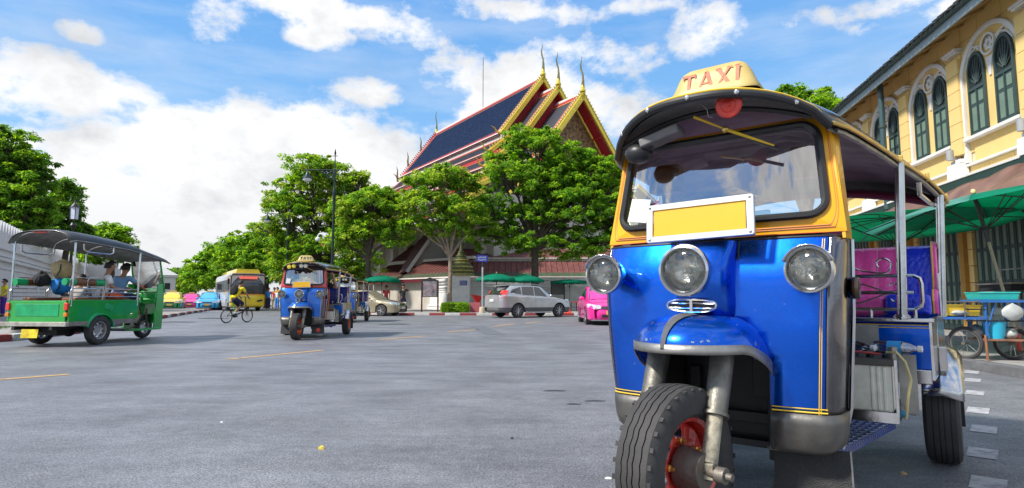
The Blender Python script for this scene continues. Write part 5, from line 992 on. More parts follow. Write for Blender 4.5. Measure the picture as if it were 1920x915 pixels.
# bus
BUSY = paint('bus_yellow', (.82, .60, .008), dirt=.08); BUSW = paint('bus_pale_side', (.58, .50, .47), dirt=.2, dcol=(.3, .22, .2)); BUSO = paint('bus_orange', (.80, .25, .01), dirt=.1)
def bus(loc, rz):
    T = thing('bus', 'yellow city bus with dark windscreen behind the cyclist', 'bus', loc, rz); W_, L_ = 1.25, 11.
    secs = [[(x*k, y, z) for x, z in ((-W_, .35), (-W_, 2.75), (-W_*.93, 2.95), (W_*.93, 2.95), (W_, 2.75), (W_, .35))] for y, k in ((0.0, .97), (.12, 1), (L_, 1))]
    b = obj('body', G().loft(secs, closed=True, cap=True), BUSW, T, ang=30)
    obj('front_panel', G().loft([[(x, -.10+.10*(abs(x)/W_)**4+dy, z) for x in [W_*(-1+k/6) for k in range(13)]] for z, dy in ((.33, .05), (.5, 0), (1.25, .0), (1.30, .02))]), BUSY, T, solid=.05)
    g = G(); g.loft([[(x, -.10+.10*(abs(x)/W_)**4+dy, z) for x in [W_*.97*(-1+k/6) for k in range(13)]] for z, dy in ((1.30, .0), (2.0, .02), (2.72, .10))]); obj('windscreen', g, M('bus_glass', (.06, .065, .07), rough=.06, var=.5, scale=.9, spec=.8), T, solid=.03)
    obj('windscreen_surround', G().tube([(x*W_*.98, -.09+.09*abs(x)**4, z) for x, z in ((-1, 1.3), (-1, 2.7), (-.9, 2.83), (0, 2.86), (.9, 2.83), (1, 2.7), (1, 1.3))], .05, 6), BLACKR, T)
    obj('orange_band', G().box((0, -.09, 1.30), (W_*1.8, .07, .07)), BUSO, T, bevel=.02)
    obj('destination_board', G().box((0, .0, 2.60), (1.3, .02, .20)), M('red_display', (.5, .10, .08), rough=.4, var=.6, scale=4, emit=(.9, .15, .1, .35)), T); bpy.context.view_layer.update()
    COL.objects[-1].location = (0, -.10, 0)
    g = G(); g.loft([[(x*k, y, z) for x, z in ((-1.0, 2.94), (-.85, 3.28), (.85, 3.28), (1.0, 2.94))] for y, k in ((.25, .9), (.6, 1), (9, 1), (9.6, .9))], closed=True, cap=True); obj('roof_pod', g, BUSY, T, ang=30)
    for s in (1, -1):
        for k in range(6): obj('side_window', G().box((s*(W_+.004), 1.9+k*1.55, 2.0), (.02, 1.40, .95)), WINDOW, T)
        obj('headlight', G().box((s*.88, -.11, .82), (.42, .05, .13), ry=R(-12*s)), BLACKR if s > 0 else AMBER, T, bevel=.03)
        obj('mirror', G().box((s*1.42, -.28, 2.30), (.16, .12, .42)), BLACKR, T, bevel=.03); obj('mirror_arm', G().tube([(s*1.2, .0, 2.75), (s*1.40, -.25, 2.70), (s*1.42, -.28, 2.5)], .02, 6), BLACKR, T)
        for y in (2.3, 8.2): obj('wheel', G().lathe([(.20, s*-.12), (.48, s*-.14), (.50, -s*.1), (.50, s*.1), (.47, s*.14), (.28, s*.13), (.25, s*.06), (.001, s*.08)], (s*(W_-.13), y, .50), (1, 0, 0), 24, cap=False), RUBBER, T)
    obj('door', G().box((-(W_+.004), .95, 1.4), (.02, 1.1, 2.05)), WINDOW, T); obj('underbody', G().box((0, 5.5, .42), (2.2, 10.4, .3)), DARK, T)
    obj('plate', G().box((0, -.13, .56), (.45, .02, .14)), MATS['car_plate'], T); obj('wiper', G().tube([(.5, -.14, 1.36), (.1, -.12, 1.75)], .015, 5), BLACKR, T); obj('wiper', G().tube([(-.3, -.14, 1.36), (-.7, -.12, 1.75)], .015, 5), BLACKR, T)
    return T
p_ = gnd(463, 583.5); bus((p_.x, p_.y, 0), R(32))
# ---------------------------------------------------------------- bicycle and rider
def bicycle(loc, rz):
    T = thing('bicycle', 'small-wheeled black folding bicycle ridden across the road', 'bicycle', loc, rz)    # nose towards -y
    r = .275; ya, yb = -.50, .50
    for y in (ya, yb):
        w = thing('wheel', None, None, (0, y, r)); w.parent = T
        obj('tyre', G().tube([(0, r*.95*math.cos(a), r*.95*math.sin(a)) for a in [2*math.pi*k/28 for k in range(28)]], .022, 8, closed=True), BLACKR, w); rm = obj('rim', G().tube([(0, r*.87*math.cos(a), r*.87*math.sin(a)) for a in [2*math.pi*k/28 for k in range(28)]], .010, 6, closed=True), STEEL, w)
        for k in range(14): a = 2*math.pi*k/14; obj('spoke', G().tube([(.02*(1 if k % 2 else -1), 0, 0), (0, r*.87*math.cos(a), r*.87*math.sin(a))], .003, 4), STEEL, rm)
        obj('hub', G().tube([(-.05, 0, 0), (.05, 0, 0)], .022, 8), STEEL, w)
    fm = M('bike_green', (.05, .55, .06), rough=.3, coat=.6)
    obj('frame', G().tube([(0, -.42, .62), (0, -.25, .42), (0, .08, .30)], .028, 8).tube([(0, .08, .30), (0, yb, r)], .014, 8).tube([(0, .12, .55), (0, yb, r)], .012, 8), BLACKR, T)
    obj('seat_tube', G().tube([(0, .08, .28), (0, .22, .82)], .022, 8), fm, T); obj('saddle', G().loft([[(x*w, y, .86-.02*abs(x)) for x in (-1, -.5, 0, .5, 1)] for y, w in ((.02, .02), (.15, .05), (.28, .10), (.34, .08))]), BLACKR, T, solid=.04)
    obj('fork', G().tube([(0, -.40, .66), (.03, -.46, .45), (.04, ya, r)], .013, 8).tube([(0, -.40, .66), (-.03, -.46, .45), (-.04, ya, r)], .013, 8), BLACKR, T); obj('handlebar', G().tube([(0, -.42, .60), (0, -.36, 1.02)], .016, 8).tube([(-.26, -.30, 1.03), (-.1, -.36, 1.03), (.1, -.36, 1.03), (.26, -.30, 1.03)], .013, 8), BLACKR, T)
    obj('crank', G().tube([(-.09, .08, .28), (.09, .08, .28)], .018, 8).tube([(.09, .08, .28), (.09, -.08, .22)], .010, 6).tube([(-.09, .08, .28), (-.09, .24, .34)], .010, 6).lathe([(.085, .05), (.085, .058)], (0, .08, .28), (1, 0, 0), 20), DARK, T)
    obj('pedal', G().box((.14, -.08, .22), (.09, .08, .02)), BLACKR, T); obj('pedal', G().box((-.14, .24, .34), (.09, .08, .02)), BLACKR, T)
    return T
bk_c = gnd(444, 605); BRZ = R(180-24)
bicycle((bk_c.x, bk_c.y, 0), BRZ)
JR = dict(pelvis=(0, .20, .98), chest=(0, -.02, 1.28), neck=(0, -.10, 1.44), head=(0, -.14, 1.60), sh_l=(.18, -.06, 1.39), sh_r=(-.18, -.06, 1.39), el_l=(.25, -.20, 1.16), el_r=(-.25, -.20, 1.16), wr_l=(.24, -.28, 1.07), wr_r=(-.24, -.28, 1.07),
          hip_l=(.09, .16, .93), hip_r=(-.09, .16, .93), kn_l=(.13, -.20, .66), kn_r=(-.13, -.16, .76), an_l=(.13, -.02, .30), an_r=(-.13, .22, .44), toe_l=(.14, -.16, .25), toe_r=(-.14, .08, .38))
person('cyclist in a bright yellow shirt and dark shorts riding the folding bicycle', (bk_c.x, bk_c.y, 0), BRZ, JR, YELC, NAVY, legs=.7, shoes=M('white_shoe', (.7, .7, .7), rough=.6))
bm = Matrix.Translation((bk_c.x, bk_c.y, 0)) @ Matrix.Rotation(BRZ, 4, 'Z'); bp = bm @ Vector((0, .19, 1.10))
BPK = bag('backpack', 'black backpack worn by the cyclist in yellow', bp, BLK, (.18, .13, .20), seed=8, rz=BRZ, cat='backpack')
# ---------------------------------------------------------------- people on the pavements
def ppl(label, px, depth, rz, J, sh, tr, z=.13, **kw): p = at(px, 560, depth); return person(label, (p.x, depth, z), rz, J, sh, tr, **kw)
ppl('person in a yellow top and purple trousers standing at the left edge', 7, 27.0, R(-30), stand(arm_l=((.32, -.06, 1.14), (.50, -.18, 1.10))), YELC, PURP, z=.15)
ppl('pedestrian in black with a raised hand before the white wall', 756, 37.5, R(20), stand(arm_l=((.36, -.10, 1.34), (.16, -.16, 1.52))), BLK, NAVY)
ppl('vendor in a patterned shirt under the leftmost green umbrella', 724, 39.5, R(10), stand(), REDC, NAVY)
ppl('pedestrian in red at the bus stop right of the bus', 514, 46, R(10), stand(step=.05), REDC, TAN, z=.13)
ppl('pedestrian in white next to the one in red by the bus', 520, 45, R(-20), stand(), WHT, BLUC, z=.13)
ppl('pedestrian in blue standing close behind the bus corner', 503, 47, R(20), stand(), BLUC, NAVY, z=.13)
# ---------------------------------------------------------------- trees
def leaf_mat(name, col, hue=0.):
    m = M(name, col, rough=.55, var=.35, scale=1.1, island=.9, spec=.2); nt = m.node_tree; L = nt.links.new; b = nt.nodes['Principled BSDF']; out = [n for n in nt.nodes if n.type == 'OUTPUT_MATERIAL'][0]
    tr = nd(nt, 'ShaderNodeBsdfTranslucent'); hs = nd(nt, 'ShaderNodeHueSaturation', i_Hue=.485, i_Saturation=1.1, i_Value=2.3); L(b.inputs['Base Color'].links[0].from_socket, hs.inputs['Color']); L(hs.outputs[0], tr.inputs[0])
    mx = nd(nt, 'ShaderNodeMixShader', i_0=.55); L(b.outputs[0], mx.inputs[1]); L(tr.outputs[0], mx.inputs[2]); L(mx.outputs[0], out.inputs[0]); return m
BARK = M('bark', (.075, .055, .042), rough=.9, var=.4, scale=5, bump=.8, bscale=14); BARKL = M('pale_bark', (.26, .20, .15), rough=.9, var=.4, scale=5, bump=.6, bscale=14)
LF = [leaf_mat('leaf_bright', (.165, .29, .034)), leaf_mat('leaf_mid', (.115, .235, .032)), leaf_mat('leaf_dark', (.085, .175, .036)), leaf_mat('leaf_yellowgreen', (.225, .315, .05))]
def leaves_mesh(name, centres, rad, per, size, m, rng, elong=2.0):
    """leaf-shaped faces grouped in drooping sprays round the given centres"""
    C_ = np.repeat(centres, per, axis=0); n = len(C_); Rr = np.repeat(rad, per)
    d = rng.normal(size=(n, 3)); d /= np.linalg.norm(d, axis=1)[:, None]; q = rng.random(n)**.45
    P = C_+d*(q*Rr)[:, None]*np.array([1.0, 1.0, .55]); P[:, 2] -= (q*Rr)**2*.25
    a = d*np.array([1, 1, .3])+rng.normal(size=(n, 3))*.5+np.array([0, 0, -.25]); a /= np.linalg.norm(a, axis=1)[:, None]
    upv = np.array([0, 0, 1.])+rng.normal(size=(n, 3))*.45; w = np.cross(a, upv); w /= np.linalg.norm(w, axis=1)[:, None]+1e-6
    s = size*(.6+.8*rng.random(n)); L_ = a*(s*elong*.5)[:, None]; W_ = w*(s*.42)[:, None]; dr = np.zeros((n, 3)); dr[:, 2] = -s*.18
    V_ = np.stack([P-L_+dr, P-W_, P+L_+dr, P+W_], axis=1).reshape(-1, 3)
    me = bpy.data.meshes.new(name); me.vertices.add(4*n); me.vertices.foreach_set('co', V_.astype(np.float32).ravel())
    me.loops.add(4*n); me.loops.foreach_set('vertex_index', np.arange(4*n, dtype=np.int32)); me.polygons.add(n); me.polygons.foreach_set('loop_start', np.arange(0, 4*n, 4, dtype=np.int32)); me.polygons.foreach_set('loop_total', np.full(n, 4, dtype=np.int32))
    me.materials.append(m); me.update(); me.validate(); return me
def tree(name, label, base, blobs, trunk_r, mat_i, nclump=120, per=60, size=.16, seed=1, group=None, forks=None, bark=None, fork_z=None, thin=0., clump=.5, limbs=True):
    """blobs: (x, y, z, rx, ry, rz) in metres relative to the base; limbs are grown from the fork to every blob"""
    rng = np.random.default_rng(seed); rr = random.Random(seed); T = thing(name, label, 'tree', base, 0, group)
    top = fork_z or min(b[2]-b[5]*.5 for b in blobs)
    g = G(); bends = [(0, 0, -.1), (rr.uniform(-.05, .05), 0, top*.33), (rr.uniform(-.12, .12), rr.uniform(-.1, .1), top*.7), (0, 0, top)]
    g.tube(bends, [trunk_r*1.25, trunk_r, trunk_r*.9, trunk_r*.85], 10)
    cents = []; rads = []; lg = G(); tw = []
    vol = [b[3]*b[4]*b[5] for b in blobs]; tot = sum(v**.75 for v in vol)
    for b, v in zip(blobs, vol):
        c = Vector(b[:3]); k = max(5, int(nclump*1.5*(v**.75)/tot)); mid = Vector((0, 0, top)).lerp(c, .5)+Vector((rr.uniform(-.4, .4), rr.uniform(-.4, .4), -.12*c.z*0+rr.uniform(-.1, .5)))
        if limbs: lg.tube([(0, 0, top-.15), Vector((0, 0, top)).lerp(mid, .5)+Vector((0, 0, .1)), mid, mid.lerp(c, .6), c], [trunk_r*.62, trunk_r*.5, trunk_r*.36, trunk_r*.22, trunk_r*.12], 7)
        for i in range(k):
            d = rng.normal(size=3); d /= np.linalg.norm(d); 
            if d[2] < -.35 and rr.random() < .6: d[2] = -d[2]
            q = (.45+.6*rng.random()**.7)*(1.26 if rng.random() < .26 else 1); p = np.array(c)+d*q*np.array(b[3:6]); cents.append(p); rads.append(clump*(.45+.8*rng.random()))
            if limbs and (i % 3 == 0): e = Vector(p); lg.tube([mid.lerp(c, .4+.6*rr.random()), c.lerp(e, .5)+Vector((0, 0, rr.uniform(-.15, .1))), e], [trunk_r*.14, trunk_r*.09, trunk_r*.04], 4, cap=False)
    trk = obj('trunk', g, bark or BARK, T, ang=70)
    if limbs: obj('limbs', lg, bark or BARK, trk, ang=70, recalc=False)
    per = int(per*1.15); size *= .86
    cents = np.array(cents); rads = np.array(rads); keep = rng.random(len(cents)) > thin; cents, rads = cents[keep], rads[keep]
    ms = mat_i if isinstance(mat_i, (list, tuple)) else [mat_i]; sel = rng.integers(0, len(ms), len(cents))
    me = None
    for i, mi in enumerate(ms):
        if (sel == i).any():
            o = bpy.data.objects.new('crown' if i == 0 else 'crown', leaves_mesh('crown', cents[sel == i], rads[sel == i], per, size, LF[mi], rng)); COL.objects.link(o); o.parent = T
    return T
def ptree(name, label, D, basepx, blobs, depth=1.0, **kw):
    """tree at depth D; blobs given as photo pixels (x, y, rx, ry) and turned into metres at that depth"""
    bx = at(basepx, 560, D).x; z0 = kw.pop('z0', .12); out = []; rr = random.Random(kw.get('seed', 1)); sc = D/FPX
    for b in blobs:
        p = at(b[0], b[1], D); rx, rz = b[2]*sc*1.0, b[3]*sc; ry = rx*depth; dy = b[4] if len(b) > 4 else rr.uniform(-.5, .5)*rx*.8
        out.append((p.x-bx, dy, p.z-z0, rx, ry, rz))
    return tree(name, label, (bx, D, z0), out, blobs and kw.pop('tr', .22), kw.pop('mi', 0), **kw)
RT = 'street trees along the right pavement'
ptree('broadleaf_tree', 'big dense green tree before the temple gable, behind the silver SUV', 40, 1003, [(1005, 285, 52, 42), (1060, 300, 40, 30), (1100, 300, 34, 24), (1150, 360, 34, 44), (1090, 350, 50, 36), (1160, 440, 30, 40), (960, 340, 55, 40), (1045, 345, 60, 45), (920, 400, 40, 40), (1000, 410, 70, 45), (1080, 400, 60, 50), (1120, 330, 42, 40), (1140, 420, 50, 45), (1050, 460, 80, 28), (960, 455, 45, 26), (1130, 465, 50, 22), (975, 265, 34, 24), (1022, 262, 28, 20), (900, 440, 30, 30), (925, 295, 25, 14)],
      tr=.28, mi=[0, 1, 1], nclump=900, per=62, size=.135, seed=11, group=RT, clump=.42, fork_z=4.4)
ptree('broadleaf_tree', 'slender tree with thin open crown and pale trunk behind the round hedge', 38.5, 843, [(830, 335, 50, 22), (790, 345, 36, 18), (865, 350, 36, 20), (800, 385, 46, 24), (860, 395, 42, 26), (780, 425, 30, 16), (895, 425, 32, 22), (830, 430, 40, 18), (745, 395, 22, 14)],
      tr=.15, mi=[3, 0, 1], nclump=330, per=48, size=.13, seed=12, group=RT, clump=.40, bark=BARKL, fork_z=3.7)
ptree('broadleaf_tree', 'tree with forked dark trunk between the big left crown and the temple roof', 40, 688, [(700, 385, 50, 26), (660, 400, 40, 30), (735, 400, 36, 26), (690, 430, 55, 24), (740, 440, 38, 26), (650, 450, 30, 26), (715, 365, 30, 12)],
      tr=.20, mi=[0, 3, 1], nclump=380, per=52, size=.13, seed=13, group=RT, clump=.42, fork_z=3.6)
ptree('broadleaf_tree', 'tallest bright green tree behind the road lamp left of the temple', 50, 600, [(585, 320, 45, 28), (620, 330, 45, 28), (560, 510, 60, 40), (620, 520, 60, 36), (660, 480, 40, 40), (690, 500, 30, 30), (560, 355, 50, 35), (640, 370, 50, 40), (540, 400, 45, 40), (590, 410, 60, 50), (650, 425, 45, 40), (545, 460, 50, 40), (610, 480, 60, 40), (665, 345, 25, 22), (515, 385, 20, 12), (500, 430, 25, 25), (680, 330, 12, 10)],
      tr=.30, mi=[0, 1, 3], nclump=820, per=60, size=.15, seed=14, group=RT, clump=.5)
ptree('broadleaf_tree', 'lower green tree directly above the yellow bus roof', 60, 500, [(500, 455, 45, 30), (460, 470, 40, 28), (530, 470, 40, 30), (480, 500, 60, 30), (430, 490, 35, 26), (540, 505, 50, 28)],
      tr=.28, mi=[0, 1, 1], nclump=300, per=60, size=.2, seed=15, group=RT, clump=.6)
ptree('broadleaf_tree', 'tree left of the bus in the row receding down the road', 74, 425, [(425, 480, 35, 24), (395, 495, 32, 22), (450, 500, 32, 22), (400, 520, 45, 22), (370, 525, 22, 16)],
      tr=.28, mi=[1, 0], nclump=220, per=60, size=.24, seed=16, group=RT, clump=.75)
ptree('broadleaf_tree', 'rounded pale green tree in the far distance above the blue taxi', 95, 360, [(350, 530, 26, 14), (375, 525, 24, 16), (335, 540, 18, 10)], tr=.25, mi=[0, 3], nclump=120, per=60, size=.30, seed=17, clump=.9, fork_z=.8)
ptree('broadleaf_tree', 'farthest dark tree mass closing the road', 120, 345, [(340, 518, 28, 14), (370, 512, 26, 14), (312, 525, 18, 12), (395, 522, 22, 14), (320, 545, 30, 12)], tr=.25, mi=[2, 1], nclump=200, per=60, size=.36, seed=18, clump=1.2, fork_z=1)
LT = 'trees behind the left wall'
ptree('broadleaf_tree', 'tall dark green tree at the left edge above the palace wall', 36, 30, [(22, 272, 42, 30), (-25, 300, 55, 45), (52, 312, 36, 32), (5, 345, 55, 45), (70, 358, 34, 34), (32, 400, 50, 40), (-30, 390, 60, 50), (84, 335, 14, 12), (10, 435, 70, 30), (85, 400, 26, 30)],
      tr=.30, mi=[1, 1, 0, 2], nclump=560, per=60, size=.14, seed=21, group=LT, clump=.45)
ptree('broadleaf_tree', 'dark tree just left of the black lantern post', 42, 120, [(115, 375, 26, 30), (130, 400, 24, 26), (100, 430, 40, 30), (140, 440, 26, 24), (125, 350, 14, 14)], tr=.22, mi=[1, 2, 2], nclump=200, per=60, size=.15, seed=22, group=LT, clump=.5)
ptree('broadleaf_tree', 'small rounded tree above the middle of the truck canopy', 58, 205, [(205, 438, 30, 18), (180, 452, 26, 16), (225, 455, 18, 14), (160, 440, 20, 18), (200, 475, 50, 20)], tr=.22, mi=[1, 0], nclump=170, per=60, size=.20, seed=23, group=LT, clump=.6)
ptree('broadleaf_tree', 'tree showing above the roof of the front tuk-tuk', 32, 1520, [(1480, 175, 30, 16), (1535, 180, 32, 18), (1510, 215, 55, 28), (1460, 230, 40, 30), (1560, 240, 40, 30), (1430, 270, 50, 30), (1510, 280, 60, 40)], tr=.25, mi=[1, 0], nclump=260, per=56, size=.13, seed=24, clump=.38, fork_z=5)
# round clipped hedge
def hedge(label, c, r, n, m):
    rng = np.random.default_rng(5); T = thing('hedge', label, 'hedge', c)
    d = rng.normal(size=(n, 3)); d /= np.linalg.norm(d, axis=1)[:, None]; d[:, 2] = np.abs(d[:, 2]); e = np.sign(d)*np.abs(d)**.6; e /= np.maximum(np.max(np.abs(e), axis=1), .001)[:, None]**.7
    P = e*np.array(r)*(.85+.12*rng.random((n, 1))); o = bpy.data.objects.new('foliage', leaves_mesh('foliage', P, np.full(n, .10), 14, .05, LF[0], rng, 1.6)); COL.objects.link(o); o.parent = T
    g = G(); g.ell((0, 0, r[2]*.4), (r[0]*.8, r[1]*.8, r[2]*.5)); obj('branches', g, BARK, T)
    return T
hp = gnd(843, 588, .13); hedge('clipped round green hedge at the foot of the slender tree', (hp.x, 36.4, .13), (.85, .55, .62), 1500, 0)
# ---------------------------------------------------------------- temple hall with tiered roofs
TILEB = M('blue_roof_tile', (.010, .028, .085), rough=.75, spec=.15, var=.3, scale=3, dirt=.3, dcol=(.02, .025, .05), bump=.3, bscale=6)
def tilebump(m, sx, sy, s=.6):
    nt = m.node_tree; b = nt.nodes['Principled BSDF']; tc = [n for n in nt.nodes if n.type == 'TEX_COORD'][0]
    br = nd(nt, 'ShaderNodeTexBrick', i_Scale=1.0); br.inputs['Brick Width'].default_value = sx; br.inputs['Row Height'].default_value = sy; br.inputs['Mortar Size'].default_value = .012; br.inputs['Color1'].default_value = (1, 1, 1, 1); br.inputs['Color2'].default_value = (.55, .55, .55, 1); br.inputs['Mortar'].default_value = (.1, .1, .1, 1)
    sp = nd(nt, 'ShaderNodeSeparateXYZ'); nt.links.new(tc.outputs['Object'], sp.inputs[0]); cb = nd(nt, 'ShaderNodeCombineXYZ'); nt.links.new(sp.outputs[1], cb.inputs[0]); nt.links.new(sp.outputs[2], cb.inputs[1]); nt.links.new(cb.outputs[0], br.inputs['Vector'])
    src = b.inputs['Base Color'].links[0].from_socket; mx = nd(nt, 'ShaderNodeMix', data_type='RGBA', blend_type='MULTIPLY'); mx.inputs['Factor'].default_value = s; nt.links.new(src, mx.inputs['A']); nt.links.new(br.outputs['Color'], mx.inputs['B']); nt.links.new(mx.outputs['Result'], b.inputs['Base Color'])
    return m
tilebump(TILEB, .35, .28)
TORG = M('orange_roof_tile', (.55, .17, .05), rough=.5, var=.25, scale=4, dirt=.3); TRED = M('temple_red', (.42, .02, .03), rough=.5, var=.15, dirt=.2, dcol=(.2, .02, .03)); TWHT = M('temple_white', (.66, .62, .57), rough=.6, var=.1, dirt=.4, dcol=(.35, .3, .26))
GOLD = M('temple_gold', (.85, .60, .08), rough=.35, metal=.5, var=.3, scale=8, bump=.3, bscale=10); TDARK = M('dark_roof_tile', (.03, .035, .05), rough=.5, var=.3, scale=4)
PEDI = M('carved_pediment', (.23, .14, .06), rough=.5, metal=.3, var=.8, scale=4.5, dirt=.9, dcol=(.03, .02, .012), dscale=3.2, bump=1.0, bscale=5)
PLAST = M('temple_plaster', (.50, .465, .41), rough=.85, var=.1, scale=1, dirt=.6, dcol=(.32, .29, .25), dscale=.6)
TA = R(-33.2); TO = at(1018, 143, 60); PK = TO.z
def loc_z(px, py, s):                    # height above ground of a point on the ridge line s metres along the hall axis
    D = 60+math.cos(TA)*s; return at(px, py, D).z
temple = thing('temple_hall', 'temple hall with tiered blue tiled roofs, red and gold gables behind the trees', 'temple', (TO.x, TO.y, 0), -TA)
def roof_slope(nm, y0, y1, u0, z0, u1, z1, s, tile, parent, ends=(1, 1), rim=1.0, top=True):
    """one rectangular roof slope from (u0,z0) down to (u1,z1) on side s, running y0..y1, framed by orange, red and white rims"""
    P = lambda y, t: Vector((s*(u0+(u1-u0)*t), y, z0+(z1-z0)*t)); nn = Vector((s*(z0-z1), 0, (u1-u0))).normalized()
    g = G(); q = [P(y0, 0), P(y1, 0), P(y1, 1), P(y0, 1)]; g.slab(q if s < 0 else q[::-1], .18); fld = obj('roof_tiles' if tile is not TDARK else 'roof_tiles', g, tile, parent, ang=0)
    if tile is TILEB or rim < .85:
        nc = int(math.hypot(u1-u0, z1-z0)/.30); g = G()
        for c_ in range(nc):
            a_, b_ = c_/nc, (c_+1)/nc; q = [P(y0+.3, a_)+nn*.012, P(y1-.3, a_)+nn*.012, P(y1-.3, b_)+nn*.055, P(y0+.3, b_)+nn*.055]; g.slab(q if s < 0 else q[::-1], .05)
        tag(obj('tile_course', g, tile, fld, ang=0, recalc=False), kind='stuff')
    L_ = math.hypot(u1-u0, z1-z0); h = .22*rim
    def strip(a, b, wa, wb, m, lift, nm2):  # band between offsets wa..wb from the edge line a-b
        pass
    def band(t0, t1, ya, yb, m, lift):
        g = G(); q = [P(ya, t0)+nn*lift, P(yb, t0)+nn*lift, P(yb, t1)+nn*lift, P(ya, t1)+nn*lift]; g.slab(q if s < 0 else q[::-1], .16+lift); obj('roof_band', g, m, fld, ang=0)
    k = 1/L_; w, r_, o_ = .16*rim, .34*rim, .30*rim
    band(1-w*k, 1.0, y0, y1, TWHT, .10); band(1-(w+r_)*k, 1-w*k, y0, y1, TRED, .06); band(1-(w+r_+o_)*k, 1-(w+r_)*k, y0, y1, TORG, .03)
    if top: band(0, (w+r_*.9)*k, y0, y1, TRED, .07); band((w+r_*.9)*k, (w+r_*.9+o_*.8)*k, y0, y1, TORG, .035); band(-.06*k, w*.8*k, y0, y1, TWHT, .12)
    for e, ya, d in ((ends[0], y0, 1), (ends[1], y1, -1)):
        if e:
            for a, b, m, l in ((0, w*1.2, TWHT, .115), (w*1.2, w+r_, TRED, .075), (w+r_, w+r_+o_, TORG, .045)):
                y_, y2 = sorted((ya+d*a, ya+d*b)); band((w+.02)*k, 1-(w+.02)*k, y_, y2, m, l)
    return fld
def bargeboard(y, u0, z0, u1, z1, s, parent, th=.30, teeth=True, curl=True, m=None):
    """gilded gable board with flame-shaped teeth from the peak down, ending in a curled head"""
    a = Vector((s*u0, y, z0)); b = Vector((s*u1, y, z1)); d = (b-a); L_ = d.length; d.normalize(); n = Vector((0, 1, 0)).cross(d)*(1 if s > 0 else -1)
    if n.z < 0: n = -n
    g = G(); g.slab([a-n*th, b-n*th, b, a], .0); g = G()
    q = [a-n*th*.9, b-n*th*.9, b+n*.05, a+n*.05]
    for dy in (-.14,): g.add([p+Vector((0, dy, 0)) for p in q]+[p+Vector((0, .10, 0)) for p in q], [(0, 1, 2, 3), (7, 6, 5, 4)]+[(i, i+4, (i+1) % 4+4, (i+1) % 4) for i in range(4)])
    bb = obj('bargeboard', g, m or GOLD, parent, ang=0); obj('bargeboard_bead', G().tube([a-n*th+Vector((0, -.16, 0)), b-n*th+Vector((0, -.16, 0))], .05, 6), m or GOLD, bb); obj('bargeboard_bead', G().tube([a+Vector((0, -.16, 0)), b+Vector((0, -.16, 0))], .05, 6), m or GOLD, bb)
    if teeth:
        nt_ = max(3, int(L_/.33)); proto = None
        for i in range(nt_):
            p = a+d*(L_*(i+.5)/nt_)
            if proto is None: g = G(); g.add([(-.13, -.05, 0), (.13, -.05, 0), (-.02, 0, .36), (-.13, .05, 0), (.13, .05, 0)], [(0, 1, 2), (1, 4, 2), (4, 3, 2), (3, 0, 2), (0, 3, 4, 1)]); proto = obj('gable_tooth', g, m or GOLD, bb, ang=0); o = proto
            else: o = share(proto, 'gable_tooth', bb)
            o.matrix_local = Matrix.Translation(p+n*.04) @ Matrix((Vector((-d.x, -d.y, -d.z)), Vector((0, 1, 0)), n)).transposed().to_4x4()
    if curl:
        e = b; g = G().tube([e-d*.3, e+d*.1, e+d*.35+n*.05, e+d*.5+n*.35, e+d*.38+n*.75, e+d*.5+n*1.15], [.17, .19, .16, .12, .09, .02], 8, flat=.6); obj('finial_head', g, m or GOLD, bb)
    return bb
def chofa(y, z, parent, h=2.6, m=None, lean=-1):
    pts = [(0, 0, -.1), (0, 0, .35), (0, .05*lean, .8), (0, .0, 1.3), (0, .22*lean*-1, 1.7), (0, .30*-lean, 2.1), (0, .12*-lean, 2.45), (0, .14*-lean, 2.75)]
    g = G().tube([(x, y+yy, z+zz*h/2.75) for x, yy, zz in pts], [.16, .20, .13, .09, .10, .075, .045, .012], 8, flat=.7); f = obj('chofa', g, m or M('dark_gilt', (.22, .19, .07), rough=.35, metal=.8, var=.4), parent)
    obj('chofa_base', G().lathe([(.26, -.15), (.28, .0), (.18, .12), (.20, .3), (.11, .55), (.10, .7)], (0, y, z), (0, 0, 1), 12), GOLD, f); return f
Z1 = PK
